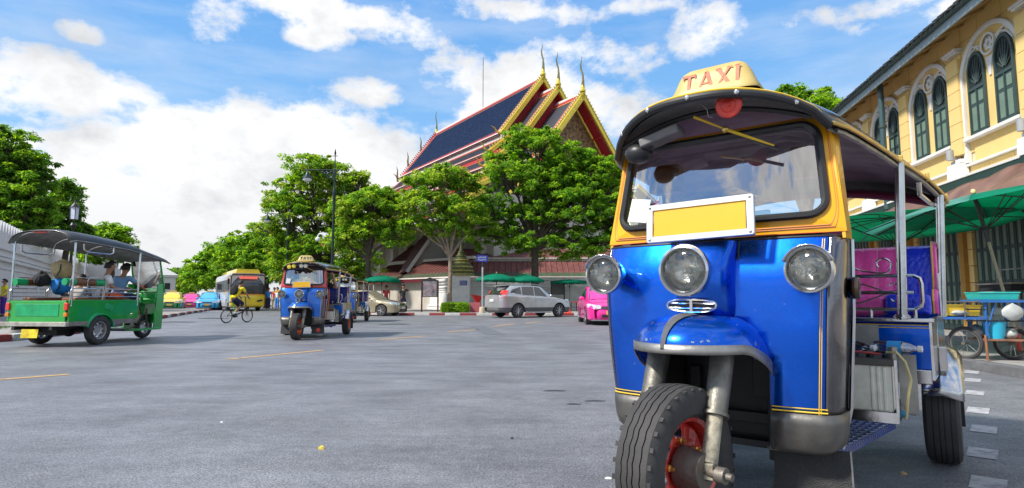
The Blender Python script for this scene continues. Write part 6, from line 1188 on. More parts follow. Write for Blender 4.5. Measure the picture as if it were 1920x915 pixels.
# roof stages in the hall's own axes: (near end y, far end y, ridge drop)
zA = Z1-.1; zB = loc_z(1047, 163, -2.6); zC = loc_z(1094, 176, -6.4)
stages = [(0, 25.5, zA), (-2.6, 0, zB), (-6.4, -2.6, zC)]
for i, (y0, y1, zr) in enumerate(stages):
    U, DZ = 5.3, 6.9; tile = TILEB if i == 0 else TDARK
    for s in (-1, 1):
        sl_ = roof_slope('roof', y0+.35, y1 if i == 0 else y1+.3, 0, zr, U, zr-DZ, s, tile, temple, ends=(1, 1 if i == 0 else 0), rim=1.0 if i == 0 else .9)
        bargeboard(y0, 0, zr+.15, U*.97, zr-DZ*.97+.1, s, temple, th=.42 if i == 2 else .36)
        # red soffit inside the gable
        g = G(); g.slab([(s*.1, y0+.12, zr-.55), (s*U*.93, y0+.12, zr-DZ*.99-.3), (s*U*.93, y0+1.5, zr-DZ*.99-.3), (s*.1, y0+1.5, zr-.55)][::s], .10); so = obj('red_soffit', g, TRED, temple, ang=0)
        for t in (.25, .5, .75): g = G(); g.box((s*(.1+U*.83*t), y0+.8, zr-.55-(DZ*.99-.25)*t-.08), (.14, 1.3, .10)); obj('purlin', g, M('bright_temple_red', (.58, .03, .02), rough=.5), so)
    g = G(); g.prism([(-U*.90, zr-DZ*.96), (U*.90, zr-DZ*.96), (0, zr-.5)], 'y', y0+.95 if i < 2 else y0+1.35, y0+1.25 if i < 2 else y0+1.6); pd = obj('gable_board', g, TRED if i < 2 else PEDI, temple, ang=0)
    if i == 2:
        for s in (1, -1): obj('pediment_frame', G().tube([(s*.0, y0+1.3, zr-.75), (s*U*.86, y0+1.3, zr-DZ*.96)], .12, 6), GOLD, pd)
    g = G(); g.box((0, (y0+y1)/2, zr+.06), (.35, y1-y0, .22)); obj('ridge_cap', g, TWHT, temple, ang=0)
    chofa(y0-.05, zr+.35, temple, 3.4)
ZF = zA
for s in (-1, 1):
    bargeboard(25.5, 0, ZF+.15, 5.2, ZF-6.8, s, temple, th=.3, m=TRED)
chofa(25.5, ZF+.2, temple, 3.2)
for k, (u, dz) in enumerate(((2.2, 2.9), (4.1, 5.3), (5.6, 7.5), (8.4, 10.6))): g = G().tube([(-u, 25.7, ZF-dz), (-u-.10, 25.7, ZF-dz+.8), (-u-.05, 25.7, ZF-dz+1.5), (-u-.2, 25.7, ZF-dz+2.1)], [.14, .12, .08, .02], 6); obj('rake_finial', g, MATS['dark_gilt'], temple)
# lower skirts, each a little farther out; near ends step back one after another
skirts = [(-1.2, 26.2, 4.9, 7.3, 7.2, 9.3), (-3.2, 27, 6.9, 9.6, 8.9, 11.4), (-5.0, 27.8, 8.6, 11.7, 10.9, 13.1), (-7.0, 28.6, 10.6, 13.4, 12.9, 14.6), (-8.8, 29.2, 12.5, 14.9, 14.7, 16.0), (-10.2, 29.8, 14.3, 16.3, 16.6, 17.4)]
for i, (y0, y1, u0, d0, u1, d1) in enumerate(skirts):
    for s in (-1, 1):
        roof_slope('roof', y0, y1, u0, zA-d0, u1, zA-d1, s, TDARK, temple, rim=.8, top=True)
        bargeboard(y0-.05, u0-.1, zA-d0+.25, u1, zA-d1+.25, s, temple, th=.30)
        g = G(); g.box((s*(u0+.05), (y0+y1)/2, zA-(skirts[i-1][5] if i else 6.9)-.35), (.2, y1-y0-.6, .7)); obj('clerestory_board', g, TRED if i % 2 else TWHT, temple, ang=0)
zE = zA-17.3
g = G(); g.box((0, 10.5, (zE+3)/2), (20, 34, zE+3)); obj('wall', g, PLAST, temple, ang=0)
for k in range(9): g = G(); g.box((-10.2, -5+k*4, (zE+2.8)/2), (.6, .8, zE+2.8)); obj('pilaster', g, TWHT, temple, ang=0)
for s in (-1, 1):                         # front porch gable seen low between the crowns
    g = G(); g.slab([(s*5, -6.2, zC-7.6), (s*9.6, -6.2, zC-11.5), (s*9.6, -5.8, zC-11.5), (s*5, -5.8, zC-7.6)][::s], .2); obj('porch_rake', g, GOLD, temple, ang=0)
obj('lightning_rod', G().tube([(0, 12.5, zA), (0, 12.5, zA+6.6)], .05, 6), STEEL, temple)
# ---------------------------------------------------------------- cloister behind the white wall
CT = M('cloister_tile', (.19, .060, .050), rough=.7, var=.4, scale=2.2, dirt=.7, dcol=(.16, .06, .06), dscale=1.5, bump=.4, bscale=8); tilebump(CT, .25, .2, .5)
CTO = M('cloister_orange_tile', (.50, .15, .04), rough=.6, var=.3, scale=2.5, dirt=.4); TGR = M('cloister_green_tile', (.04, .09, .04), rough=.6, var=.4, scale=3, dirt=.5); MAROON = M('maroon_fascia', (.13, .012, .02), rough=.5, var=.2)
def gallery(label, A_, B_, eave, ridge, depth, tile, second=None, name='cloister'):
    A_, B_ = Vector((A_[0], A_[1], 0)), Vector((B_[0], B_[1], 0)); L_ = (B_-A_).length; an = math.atan2((B_-A_).y, (B_-A_).x)
    T = thing(name, label, 'building', A_, an)
    obj('wall', G().box((L_/2, depth/2+.6, eave/2), (L_, depth, eave)), PLAST, T, ang=0)
    g = G(); g.slab([(0, 0, eave), (L_, 0, eave), (L_, depth*.6, ridge), (0, depth*.6, ridge)], .12); rf = obj('roof_tiles', g, tile, T, ang=0)
    # tile ribs
    n = int(L_/.45); proto = None
    v = Vector((0, depth*.6, ridge-eave)); d = v.normalized(); ln = v.length; g = G()
    for i in range(n): x = (i+.5)*L_/n; g.tube([(x, 0, eave+.03), (x, depth*.6, ridge+.03)], .06, 4, cap=False)
    tag(obj('tile_rib', g, tile, rf, ang=0, recalc=False), kind='stuff')
    obj('fascia', G().box((L_/2, .04, eave-.16), (L_, .10, .26)), MAROON, T, ang=0); obj('eave_band', G().box((L_/2, .0, eave+.0), (L_, .14, .10)), TWHT, T, ang=0); obj('green_course', G().slab([(0, .05, eave+.07), (L_, .05, eave+.07), (L_, .55, eave+.07+.55*(ridge-eave)/(depth*.6)), (0, .55, eave+.07+.55*(ridge-eave)/(depth*.6))], .05), TGR, rf, ang=0)
    obj('ridge_band', G().box((L_/2, depth*.6, ridge+.08), (L_, .3, .22)), TWHT, T, ang=0)
    if second:
        e2, r2 = second; y0 = depth*.6; obj('upper_wall', G().box((L_/2, y0+1.2, (ridge+e2)/2), (L_-.4, 2, e2-ridge+.2)), MAROON, T, ang=0)
        g = G(); g.slab([(.1, y0-.15, e2), (L_-.1, y0-.15, e2), (L_-.1, y0+2.6, r2), (.1, y0+2.6, r2)], .12); obj('upper_roof', g, TDARK if second[0] > 5 else tile, T, ang=0); obj('eave_band', G().box((L_/2, y0-.2, e2), (L_-.2, .12, .12)), TWHT, T, ang=0)
    return T
p1_, p2_ = at(835, 520, 46), at(1200, 525, 46)
gallery('long low cloister with dark red tiled roof behind the green umbrellas', (p1_.x, 46), (p2_.x+6, 46), at(900, 519, 46).z, at(900, 490, 49).z, 4.5, CT, second=(at(900, 485, 49).z, at(900, 468, 52).z))
gallery('short red-tiled roof corner left of the bell-topped pillar', (at(748, 522, 50).x, 50), (at(842, 522, 45.5).x, 45.5), at(800, 521, 47).z, at(800, 488, 50).z, 4.5, CT)
gallery('cloister wing with worn red roof behind the leftmost umbrella', (at(690, 528, 60).x, 60), (at(790, 522, 52).x, 52), at(745, 525, 55).z, at(745, 492, 57).z, 4, CT, second=(at(745, 488, 57).z, at(745, 455, 60).z))
# white gabled gatehouse between the tree trunks
gh = thing('gatehouse', 'white gabled hall with steep red tiled roof seen between the tree trunks', 'building', (at(835, 500, 53).x, 53, 0), R(18))
zt, ze_ = at(835, 405, 53).z, at(835, 498, 53).z
g = G(); g.prism([(-3.1, 0), (3.1, 0), (3.1, ze_), (0, zt), (-3.1, ze_)], 'y', 0, .4); obj('gable_wall', g, PLAST, gh, ang=0)
for s in (1, -1):
    g = G(); g.slab([(s*3.5, -.3, ze_-.5), (s*3.5, 9, ze_-.5), (0, 9, zt+.15), (0, -.3, zt+.15)][::s], .15); obj('roof_tiles', g, CT, gh, ang=0)
    g = G(); g.slab([(s*3.6, -.45, ze_-.55), (s*3.6, -.25, ze_-.55), (0, -.25, zt+.3), (0, -.45, zt+.3)][::s], .28); obj('rake_band', g, TWHT, gh, ang=0)
obj('pent_roof', G().slab([(-3.0, -.8, ze_-.6), (3.0, -.8, ze_-.6), (3.0, 0, ze_-.1), (-3.0, 0, ze_-.1)], .12), CTO, gh, ang=0); obj('wall', G().box((0, 4.5, ze_/2-.3), (5.6, 8, ze_-.6)), PLAST, gh, ang=0)
# ---------------------------------------------------------------- white boundary wall with moulded courses
WALLM = M('white_wall', (.70, .69, .67), rough=.85, var=.10, scale=.7, dirt=.65, dcol=(.30, .29, .27), dscale=1.1, bump=.2, bscale=9)
def moulded_wall(label, A_, B_, h, z0=.1, group=None, name='boundary_wall', prof=None, m=None):
    A_, B_ = Vector((*A_, 0)), Vector((*B_, 0)); L_ = (B_-A_).length; T = thing(name, label, 'wall', (A_.x, A_.y, z0), math.atan2((B_-A_).y, (B_-A_).x), group); m = m or WALLM
    obj('wall_face', G().box((L_/2, .2, h/2), (L_, .4, h)), m, T, ang=0)
    for z, p, t in prof or ((.10, .14, .22), (.32, .09, .12), (.95, .0, .0), (h-.95, .03, .07), (h-.78, .06, .08), (h-.62, .10, .07), (h-.36, .13, .06), (h-.06, .18, .20)):
        if t: obj('moulding', G().box((L_/2, .2, z), (L_, .4+2*p, t)), m, T, bevel=.02, seg=2, ang=0)
    return T
A0 = (at(848, 560, 43).x, 43.0)
moulded_wall('white moulded boundary wall right of the bell-topped pillar', A0, (at(1200, 560, 43.5).x+6, 43.5), 2.35)
wl = (A0[0]-9.6, A0[1]+20.7)
moulded_wall('white moulded boundary wall running away left of the bell-topped pillar', wl, A0, 2.35)
pp = thing('gate_pillar', 'white square pillar topped by a green ringed bell, with blue plaque', 'pillar', (at(864, 560, 41.8).x, 41.8, .12))
obj('shaft', G().box((0, 0, 1.25), (1.30, 1.0, 2.5)), WALLM, pp, bevel=.02); obj('plinth', G().box((0, 0, .22), (1.65, 1.3, .44)), WALLM, pp, bevel=.04); obj('panel', G().box((.22, -.52, 1.22), (.66, .05, 1.6)), WALLM, pp, bevel=.02)
BG = M('mossy_bell', (.13, .15, .06), rough=.7, var=.5, scale=4, dirt=.8, dcol=(.025, .035, .03), dscale=3, bump=.4, bscale=14); BY = M('ochre_band', (.36, .33, .10), rough=.7, var=.4, dirt=.6, dcol=(.05, .06, .03), dscale=4)
z = 2.5
for k, (r, h) in enumerate(((.92, .14), (.86, .12), (.90, .14), (.84, .12), (.86, .16), (.74, .16), (.60, .12), (.52, .10), (.56, .10), (.44, .12), (.36, .10), (.40, .09), (.28, .12), (.22, .10), (.24, .08), (.14, .14), (.09, .14), (.10, .07), (.05, .2))):
    obj('bell_ring', G().lathe([(r*.93, 0), (r, h*.25), (r, h*.7), (r*.93, h)], (0, 0, z), (0, 0, 1), 24), BY if k % 4 in (0, 2) and k < 9 else BG, pp); z += h*.97
BLS = M('blue_sign', (.01, .03, .26), rough=.4, var=.1); WPR = M('white_print', (.75, .75, .78), rough=.5)
pq = obj('plaque', G().box((.22, -.56, 1.95), (.50, .03, .32)), BLS, pp)
def scribble(parent, c, w, rows, hh, seed=1, m=None, nm='lettering'):
    rr = random.Random(seed); g = G()
    for r in range(rows):
        z = c[2]+hh*(rows/2-r-.5); x = c[0]-w/2
        while x < c[0]+w/2-.03:
            a = rr.uniform(.5, 1)*hh*.5; g.box((x, c[1], z), (a*.22, .006, hh*.58)); g.box((x+a*.35, c[1], z+rr.choice((-.2, 0, .22))*hh), (a*.7, .006, hh*.13)); x += a*1.05
    return obj(nm, g, m or WPR, parent, ang=0)
scribble(pq, (.22, -.578, 1.95), .42, 2, .13, 3)
# second plain gate pier & information board
nb = thing('notice_board', 'black framed notice board on two legs by the white wall', 'notice board', (at(806, 560, 38).x, 38, .12))
for x in (-.52, .52): obj('post', G().box((x, 0, .98), (.09, .09, 1.96)), MATS['maroon_fascia'], nb)
obj('frame', G().prism([(-.56, .95), (.56, .95), (.56, 2.02), (0, 2.22), (-.56, 2.02)], 'y', -.05, .03), DARK, nb, ang=0)
obj('poster', G().box((0, -.058, 1.48), (.86, .008, .98)), M('poster_print', (.22, .20, .22), rough=.3, var=.9, scale=3.3, dirt=.7, dcol=(.30, .05, .05), dscale=3.5), nb, ang=0)
# street name sign on its pole
sp_ = at(905, 485, 35.0); ss = thing('street_sign', 'small dark blue street name sign on a grey pole near the kerb', 'street sign', (sp_.x, 35.0, .12))
obj('pole', G().tube([(0, 0, 0), (0, 0, at(0, 500, 35).z)], .055, 10), M('galvanised', (.42, .44, .46), rough=.5, metal=.4, var=.2, dirt=.4), ss); zt_ = at(0, 485, 35).z-.12
bd = obj('sign_board', G().box((-.02, -.06, zt_), (.66, .04, .40), ry=R(4)), BLS, ss, bevel=.01); scribble(bd, (-.02, -.085, zt_), .50, 2, .14, 7)
obj('bracket', G().tube([(0, 0, zt_-.5), (0, 0, zt_+.1)], .07, 8), DARK, ss); obj('pole_base', G().lathe([(.20, 0), (.18, .34), (.10, .36), (.001, .37)], (0, 0, 0), (0, 0, 1), 16), M('cream_concrete', (.52, .44, .32), rough=.8, var=.2, dirt=.5), ss)
# ---------------------------------------------------------------- umbrellas
UMB = M('green_umbrella', (.0, .20, .115), rough=.7, var=.15, scale=2, dirt=.25, dcol=(.0, .10, .06)); UMBP = M('faded_umbrella', (.24, .50, .46), rough=.8, var=.15, scale=2, dirt=.3, dcol=(.10, .3, .25))
def thin_cloth(name, col):
    m = M(name, col, rough=.8, var=.12, scale=2.5, dirt=.2, dcol=tuple(c*.5 for c in col)); nt = m.node_tree; b = nt.nodes['Principled BSDF']; out = [n for n in nt.nodes if n.type == 'OUTPUT_MATERIAL'][0]
    tr = nd(nt, 'ShaderNodeBsdfTranslucent'); nt.links.new(b.inputs['Base Color'].links[0].from_socket, tr.inputs[0]); mx = nd(nt, 'ShaderNodeMixShader', i_0=.65); nt.links.new(b.outputs[0], mx.inputs[1]); nt.links.new(tr.outputs[0], mx.inputs[2]); nt.links.new(mx.outputs[0], out.inputs[0]); return m
UC = thin_cloth('umbrella_cloth', (.003, .42, .25)); UPALE = thin_cloth('pale_umbrella_cloth', (.22, .55, .48))
def umbrella(label, loc, r, h, group=None, tilt=(0, 0), m=None, n=8, drop=.28, val=True, rz=0, polelen=None, edge=True, second=None):
    T = thing('umbrella', label, 'umbrella', loc, rz, group); T.rotation_euler = (tilt[0], tilt[1], rz); m = m or UC
    rim = []; sub = 4; ring = []
    for k in range(n*sub):
        a = 2*math.pi*k/(n*sub); q = (k % sub)/sub; sag = 1-.045*math.sin(math.pi*q); ring.append((a, sag))
    def row(t, dz=0): return [(r*t*s_*math.cos(a), r*t*s_*math.sin(a), h-drop*r*(t**1.7)+dz) for a, s_ in ring]
    if second:
        for i in range(n):
            ks = [(i*sub+j) % (n*sub) for j in range(sub+1)]; rows = [[row(t)[k] for k in ks] for t in (.02, .3, .6, .85, 1)]
            obj('canopy_panel', G().loft(rows), second if i in val else m, T, ang=60, solid=.004)
    else: obj('canopy', G().loft([row(t) for t in (.02, .3, .6, .85, 1)], closed=True), m, T, ang=60, solid=.004)
    if edge: obj('valance', G().loft([row(1.0), [(x*1.01, y*1.01, z-.13-.05*math.sin(math.pi*4*k/(n*sub)*n/2)**2) for k, (x, y, z) in enumerate(row(1.0))]], closed=True), m, T, solid=.003)
    for k in range(n): a = 2*math.pi*k/n; obj('rib', G().tube([(r*t*math.cos(a), r*t*math.sin(a), h-drop*r*(t**1.7)-.012) for t in (.03, .3, .6, 1)], .009, 5).tube([(0, 0, h-.55), (r*.45*math.cos(a), r*.45*math.sin(a), h-drop*r*(.45**1.7)-.02)], .008, 5), BLACKR, T)
    obj('pole', G().tube([(0, 0, h-(polelen or h)), (0, 0, h*.72)], .022, 8), M('bleached_wood', (.34, .29, .20), rough=.7, var=.3, dirt=.5), T); obj('pole', G().tube([(0, 0, h*.70), (0, 0, h+.05)], .028, 8), BLACKR, T); obj('tip', G().ell((0, 0, h+.06), (.035, .035, .045)), M('cream_knob', (.7, .55, .25)), T)
    return T
FU = 'green umbrellas on the far pavement'
for lab, px, ty, D, r, dr in (('green umbrella leftmost on the far pavement, beside the third tuk-tuk', 716, 516, 40, 1.28, .26), ('green umbrella nearer the street sign pole, above the SUV tail', 931, 513, 38, 1.32, .26), ('green umbrella above the middle of the silver SUV', 983, 515, 38.6, 1.32, .26), ('flat dark green umbrella at the right behind the SUV bonnet', 1068, 524, 41, 1.35, .10)):
    p = at(px, ty, D); umbrella(lab, (p.x, D, .12), r, p.z-.12, FU, drop=dr)
p = at(537, 541, 43); umbrella('yellow and green umbrella behind the red-framed tuk-tuk', (p.x, 43, .12), 1.05, p.z-.12, None, m=UC, second=thin_cloth('yellow_umbrella_cloth', (.75, .50, .03)), val=(1, 3, 5, 7), edge=False)
# pink tub, red parasol folded, orange bollard on the pavement
pt = at(892, 575, 37); tb = thing('planter', 'pink box with an upturned red basin beside the pillar', 'box', (pt.x, 37, .12)); PKB = M('dusty_pink', (.42, .10, .12), rough=.7, var=.2, dirt=.4); obj('box_body', G().box((0, 0, .30), (.66, .5, .60)), PKB, tb, bevel=.02); obj('basin', G().lathe([(.10, .62), (.48, 1.05), (.50, 1.06), (.46, 1.02), (.08, .64)], (.0, 0, 0), (.12, 0, 1), 12, cap=False), M('bright_red_plastic', (.60, .02, .02), rough=.4), tb)
pt = at(1066, 580, 34.6); cn_ = thing('traffic_cone', 'orange red cone standing on the kerb in front of the SUV bonnet', 'cone', (pt.x, 34.9, .12)); OR2 = M('cone_orange', (.80, .06, .02), rough=.4); obj('cone', G().lathe([(.20, .03), (.17, .06), (.05, .72), (.03, .75), (.001, .75)], (0, 0, 0), (0, 0, 1), 16), OR2, cn_); obj('cone_foot', G().box((0, 0, .015), (.42, .42, .03)), OR2, cn_)
st = at(1098, 570, 39); sl2 = thing('stool', 'red plastic stool under the flat umbrella', 'stool', (at(1076, 570, 39).x, 39, .12)); obj('stool_top', G().box((0, 0, .62), (.42, .42, .05)), M('red_plastic', (.5, .03, .03), rough=.4), sl2, bevel=.01); [obj('leg', G().tube([(x*.17, y*.17, .6), (x*.2, y*.2, 0)], .02, 6), DARK, sl2) for x in (-1, 1) for y in (-1, 1)]
bb = thing('notice_board', 'empty dark board frame standing under the flat umbrella', 'notice board', (at(1046, 560, 41.5).x, 41.5, .12)); [obj('post', G().box((x, 0, .95), (.08, .08, 1.9)), DARK, bb) for x in (-.45, .45)]; obj('board', G().box((0, 0, 1.5), (.95, .05, .75)), M('board_grey', (.10, .10, .10), rough=.5, var=.3), bb)
# ---------------------------------------------------------------- street lamps
POSTM = M('lamp_post_green', (.012, .03, .032), rough=.4, var=.2, metal=.3); OPAL = M('opal_glass', (.75, .76, .74), rough=.3)
def road_lamp(label, D, px, topy, armdir=-1, s=1.0, group=None):
    p = at(px, topy, D); H = p.z-.12; T = thing('street_lamp', label, 'street lamp', (p.x, D, .12), 0, group)
    obj('post', G().lathe([(.17, 0), (.17, .6), (.11, .8), (.085, 1.0), (.07, H*.6), (.11, H*.72), (.13, H*.735), (.06, H*.75), (.05, H*.80), (.09, H*.845), (.035, H*.87), (.03, H*.96), (.07, H*.97), (.01, H)], (0, 0, 0), (0, 0, 1), 12), POSTM, T, ang=40)
    za = H*.865; obj('cross_arm', G().tube([(-1.95*s*(-armdir), 0, za+.04), (1.95*armdir*s*1.0, 0, za+.04)][::1] if False else [(.45*-armdir, 0, za+.03), (1.95*armdir*s, 0, za+.03)], .035, 6), POSTM, T); obj('cross_bar', G().tube([(-.16, 0, H*.955), (.16, 0, H*.955)], .025, 6), POSTM, T)
    obj('scroll', G().tube([(p_[0]*armdir*1, 0, p_[2]) for p_ in spiral((.35, 0, za-.28), .30, .06, R(80), 1.3)], .04, 6).tube([(0, 0, za-.7), (.25*armdir, 0, za-.45), (.8*armdir, 0, za)], .035, 6), POSTM, T)
    for k in range(5): obj('scroll_leaf', G().ell(((.2+.14*k)*armdir, 0, za-.10-.09*(k % 2)), (.10, .04, .07)), POSTM, T)
    lh = thing('lamp_head', None, None, (1.72*armdir*s, 0, za)); lh.parent = T; obj('shade', G().lathe([(.03, 0), (.05, -.10), (.10, -.18), (.13, -.30), (.30, -.48), (.33, -.52)], (0, 0, 0), (0, 0, 1), 16, cap=False), POSTM, lh, solid=.01); obj('globe', G().lathe([(.26, -.50), (.27, -.62), (.20, -.70), (.001, -.72)], (0, 0, 0), (0, 0, 1), 16, cap=False), OPAL, lh)
    return T, H
SL = 'dark green street lamps along the right pavement'
t_, H_ = road_lamp('nearest tall dark green street lamp rising in front of the green tree', 36.5, 629, 279, group=SL)
# camera arm low on the nearest post
za = at(0, 446, 36.5).z-.12; cm = thing('security_camera', 'white dome camera on a curved arm of the nearest street lamp', 'camera', (at(629, 446, 36.5).x, 36.5, za+.12)); obj('arm', G().tube([(0, 0, 0), (-.75, 0, .02)], .03, 6), POSTM, cm); obj('hook', G().tube([(-.75, 0, -.05), (-.75, 0, .12), (-.86, 0, .26), (-1.0, 0, .26), (-1.10, 0, .14), (-1.10, 0, .0)], .045, 8), WPR, cm); obj('dome', G().lathe([(.05, .05), (.14, .0), (.15, -.12), (.10, -.20), (.001, -.22)], (-1.10, 0, 0), (0, 0, 1), 14, cap=False), WPR, cm)
road_lamp('second street lamp, its lantern showing against the tree left edge', 48, 542, 374, group=SL)
road_lamp('smallest distant street lamp left of the big tree', 62, 489, 420, group=SL, s=.8)
# black lantern post on the left
lp = at(141, 374, 30); ln_ = thing('street_lamp', 'black post with white lantern box above the truck canopy', 'street lamp', (lp.x, 30, .15)); Hh = lp.z-.15
obj('post', G().lathe([(.12, 0), (.12, .8), (.07, 1.0), (.06, Hh-1.5), (.16, Hh-1.35), (.08, Hh-1.2)], (0, 0, 0), (0, 0, 1), 12), BLACKR, ln_); obj('lantern_panel', G().box((.03, -.02, Hh-.72), (.24, .24, .62), tx=1.1, ty=1.1), M('lantern_white', (.62, .66, .78), rough=.3), ln_)
for x in (-1, 1):
    for y in (-1, 1): obj('lantern_bar', G().tube([(.03+x*.13, -.02+y*.13, Hh-1.1), (.03+x*.14, -.02+y*.14, Hh-.4)], .018, 6), BLACKR, ln_)
obj('lantern_cap', G().lathe([(.21, Hh-.42), (.17, Hh-.34), (.06, Hh-.22), (.05, Hh-.12), (.02, Hh-.05), (.001, Hh)], (.03, -.02, 0), (0, 0, 1), 8), BLACKR, ln_)
# ---------------------------------------------------------------- palace wall and tower on the left
PW = M('palace_wall', (.66, .65, .65), rough=.85, var=.06, scale=.5, dirt=.5, dcol=(.38, .37, .37), dscale=.5)
PA, PB = Vector((-26.6+8.2, 30.5-13.6)), Vector((-26.6-36, 30.5+60)); dwl = (PB-PA).normalized()
pw = moulded_wall('tall white crenellated palace wall behind the green truck', PB, PA, 3.7, z0=.12, name='palace_wall', m=PW, prof=((.2, .3, .4), (.5, .15, .2), (2.35, .05, .10), (2.75, .16, .16), (2.95, .08, .1), (3.3, .1, .12)))
Lw = (PB-PA).length; pr = None; n_ = int(Lw/.62)
for i in range(n_):
    x = (i+.5)*Lw/n_
    if pr is None: pr = obj('merlon', G().prism([(-.25, 3.7), (.25, 3.7), (.26, 4.15), (.14, 4.42), (0, 4.66), (-.14, 4.42), (-.26, 4.15)], 'y', .05, .35), PW, pw, ang=0); pr.location = (x, 0, 0)
    else: share(pr, 'merlon', pw, (x, 0, 0))
tw_ = at(290, 560, 78); twr = thing('corner_tower', 'white palace corner house with steep pale roof at the far end of the wall', 'building', (tw_.x, 78, 0), R(30)); ht = at(0, 518, 78).z; hr = at(0, 494, 78).z
obj('wall', G().box((0, 0, ht/2), (4.6, 4.6, ht)), PW, twr, ang=0); obj('cornice', G().box((0, 0, ht), (5.0, 5.0, .3)), PW, twr, ang=0); obj('roof', G().add([(-2.6, -2.6, ht+.1), (2.6, -2.6, ht+.1), (2.6, 2.6, ht+.1), (-2.6, 2.6, ht+.1), (0, -1, hr), (0, 1, hr)], [(0, 1, 4), (2, 3, 5), (1, 2, 5, 4), (3, 0, 4, 5), (3, 2, 1, 0)]), M('pale_roof', (.55, .55, .55), rough=.7, var=.1), twr, ang=0)
for k in range(3): obj('window', G().box((-1.4+1.4*k, -2.31, ht*.66), (.6, .05, .8)), DARK, twr, ang=0); obj('window', G().box((2.31, -1.4+1.4*k, ht*.66), (.05, .6, .8)), DARK, twr, ang=0)
rf2 = at(178, 438, 66); rg = thing('palace_roof', 'pale pointed palace roof peeping out above the wall trees', 'building', (rf2.x, 66, 0), R(25)); obj('roof', G().prism([(-2.6, rf2.z-3), (2.6, rf2.z-3), (0, rf2.z)], 'y', -3, 3), MATS['pale_roof'], rg, ang=0); obj('wall', G().box((0, 0, (rf2.z-3)/2), (4.6, 5.6, rf2.z-3)), PW, rg, ang=0)
pst = gnd(6, 638); gp = thing('bollard', 'grey post on a round concrete foot at the left kerb', 'bollard', (pst.x-.15, pst.y+.6, .14)); obj('post', G().tube([(0, 0, 0), (0, 0, .62)], .035, 8), IRON, gp); obj('foot', G().lathe([(.22, 0), (.20, .12), (.08, .16), (.001, .17)], (0, 0, 0), (0, 0, 1), 14), CONC, gp)
# ---------------------------------------------------------------- yellow arcade building on the right
YW = M('yellow_plaster', (.78, .545, .205), rough=.85, var=.06, scale=.8, dirt=.3, dcol=(.66, .45, .17), dscale=.7, bump=.08, bscale=12)
YW2 = M('yellow_block', (.80, .575, .22), rough=.85, var=.07, scale=.6, dirt=.25, dcol=(.68, .48, .19), dscale=.8, bump=.1, bscale=14)
JNT = M('pale_joint', (.70, .58, .34), rough=.9, var=.05)
TRIM = M('white_trim', (.70, .70, .68), rough=.8, var=.06, scale=1.5, dirt=.3, dcol=(.48, .47, .44), dscale=2.5)
SHD = M('dark_green_frame', (.035, .065, .062), rough=.5, var=.15, dirt=.25, dcol=(.08, .09, .09)); SHL = M('sage_shutter', (.155, .23, .175), rough=.55, var=.12, scale=3, dirt=.3, dcol=(.10, .15, .12), dscale=3)
FAS = M('blue_grey_fascia', (.30, .38, .42), rough=.5, var=.12, dirt=.3, dcol=(.18, .22, .24)); RTL = M('grey_roof_tile', (.09, .10, .11), rough=.7, var=.3)
BO = B(0, 9.0); bld = thing('yellow_building', 'yellow two-storey building with arched green-shuttered windows along the right', 'building', (BO.x, BO.y, .1), R(80))
S0, S1 = 7.5, 26.2
obj('wall', G().box(((S0+S1)/2, -4, 4.05), (S1-S0, 8, 8.1)), JNT, bld, ang=0)
def blk(cx, cz, w, h, y=0, d=.03, name='stone_block', m=None): return (cx, cz, w, h, y, d)
proto = {}
def block(cx, cz, w, h, y=0, d=.03, parent=bld, m=None):
    k = (round(w, 2), round(h, 2), round(d, 3), (m or YW2).name)
    if k not in proto: o = obj('stone_block', G().box((0, 0, 0), (w-.014, d, h-.014)), m or YW2, parent, ang=0); proto[k] = o
    else: o = share(proto[k], 'stone_block', parent)
    o.location = (cx, y+d/2, cz)
CTR = [12.65, 15.40, 18.12, 20.85, 23.55]; HB = .42
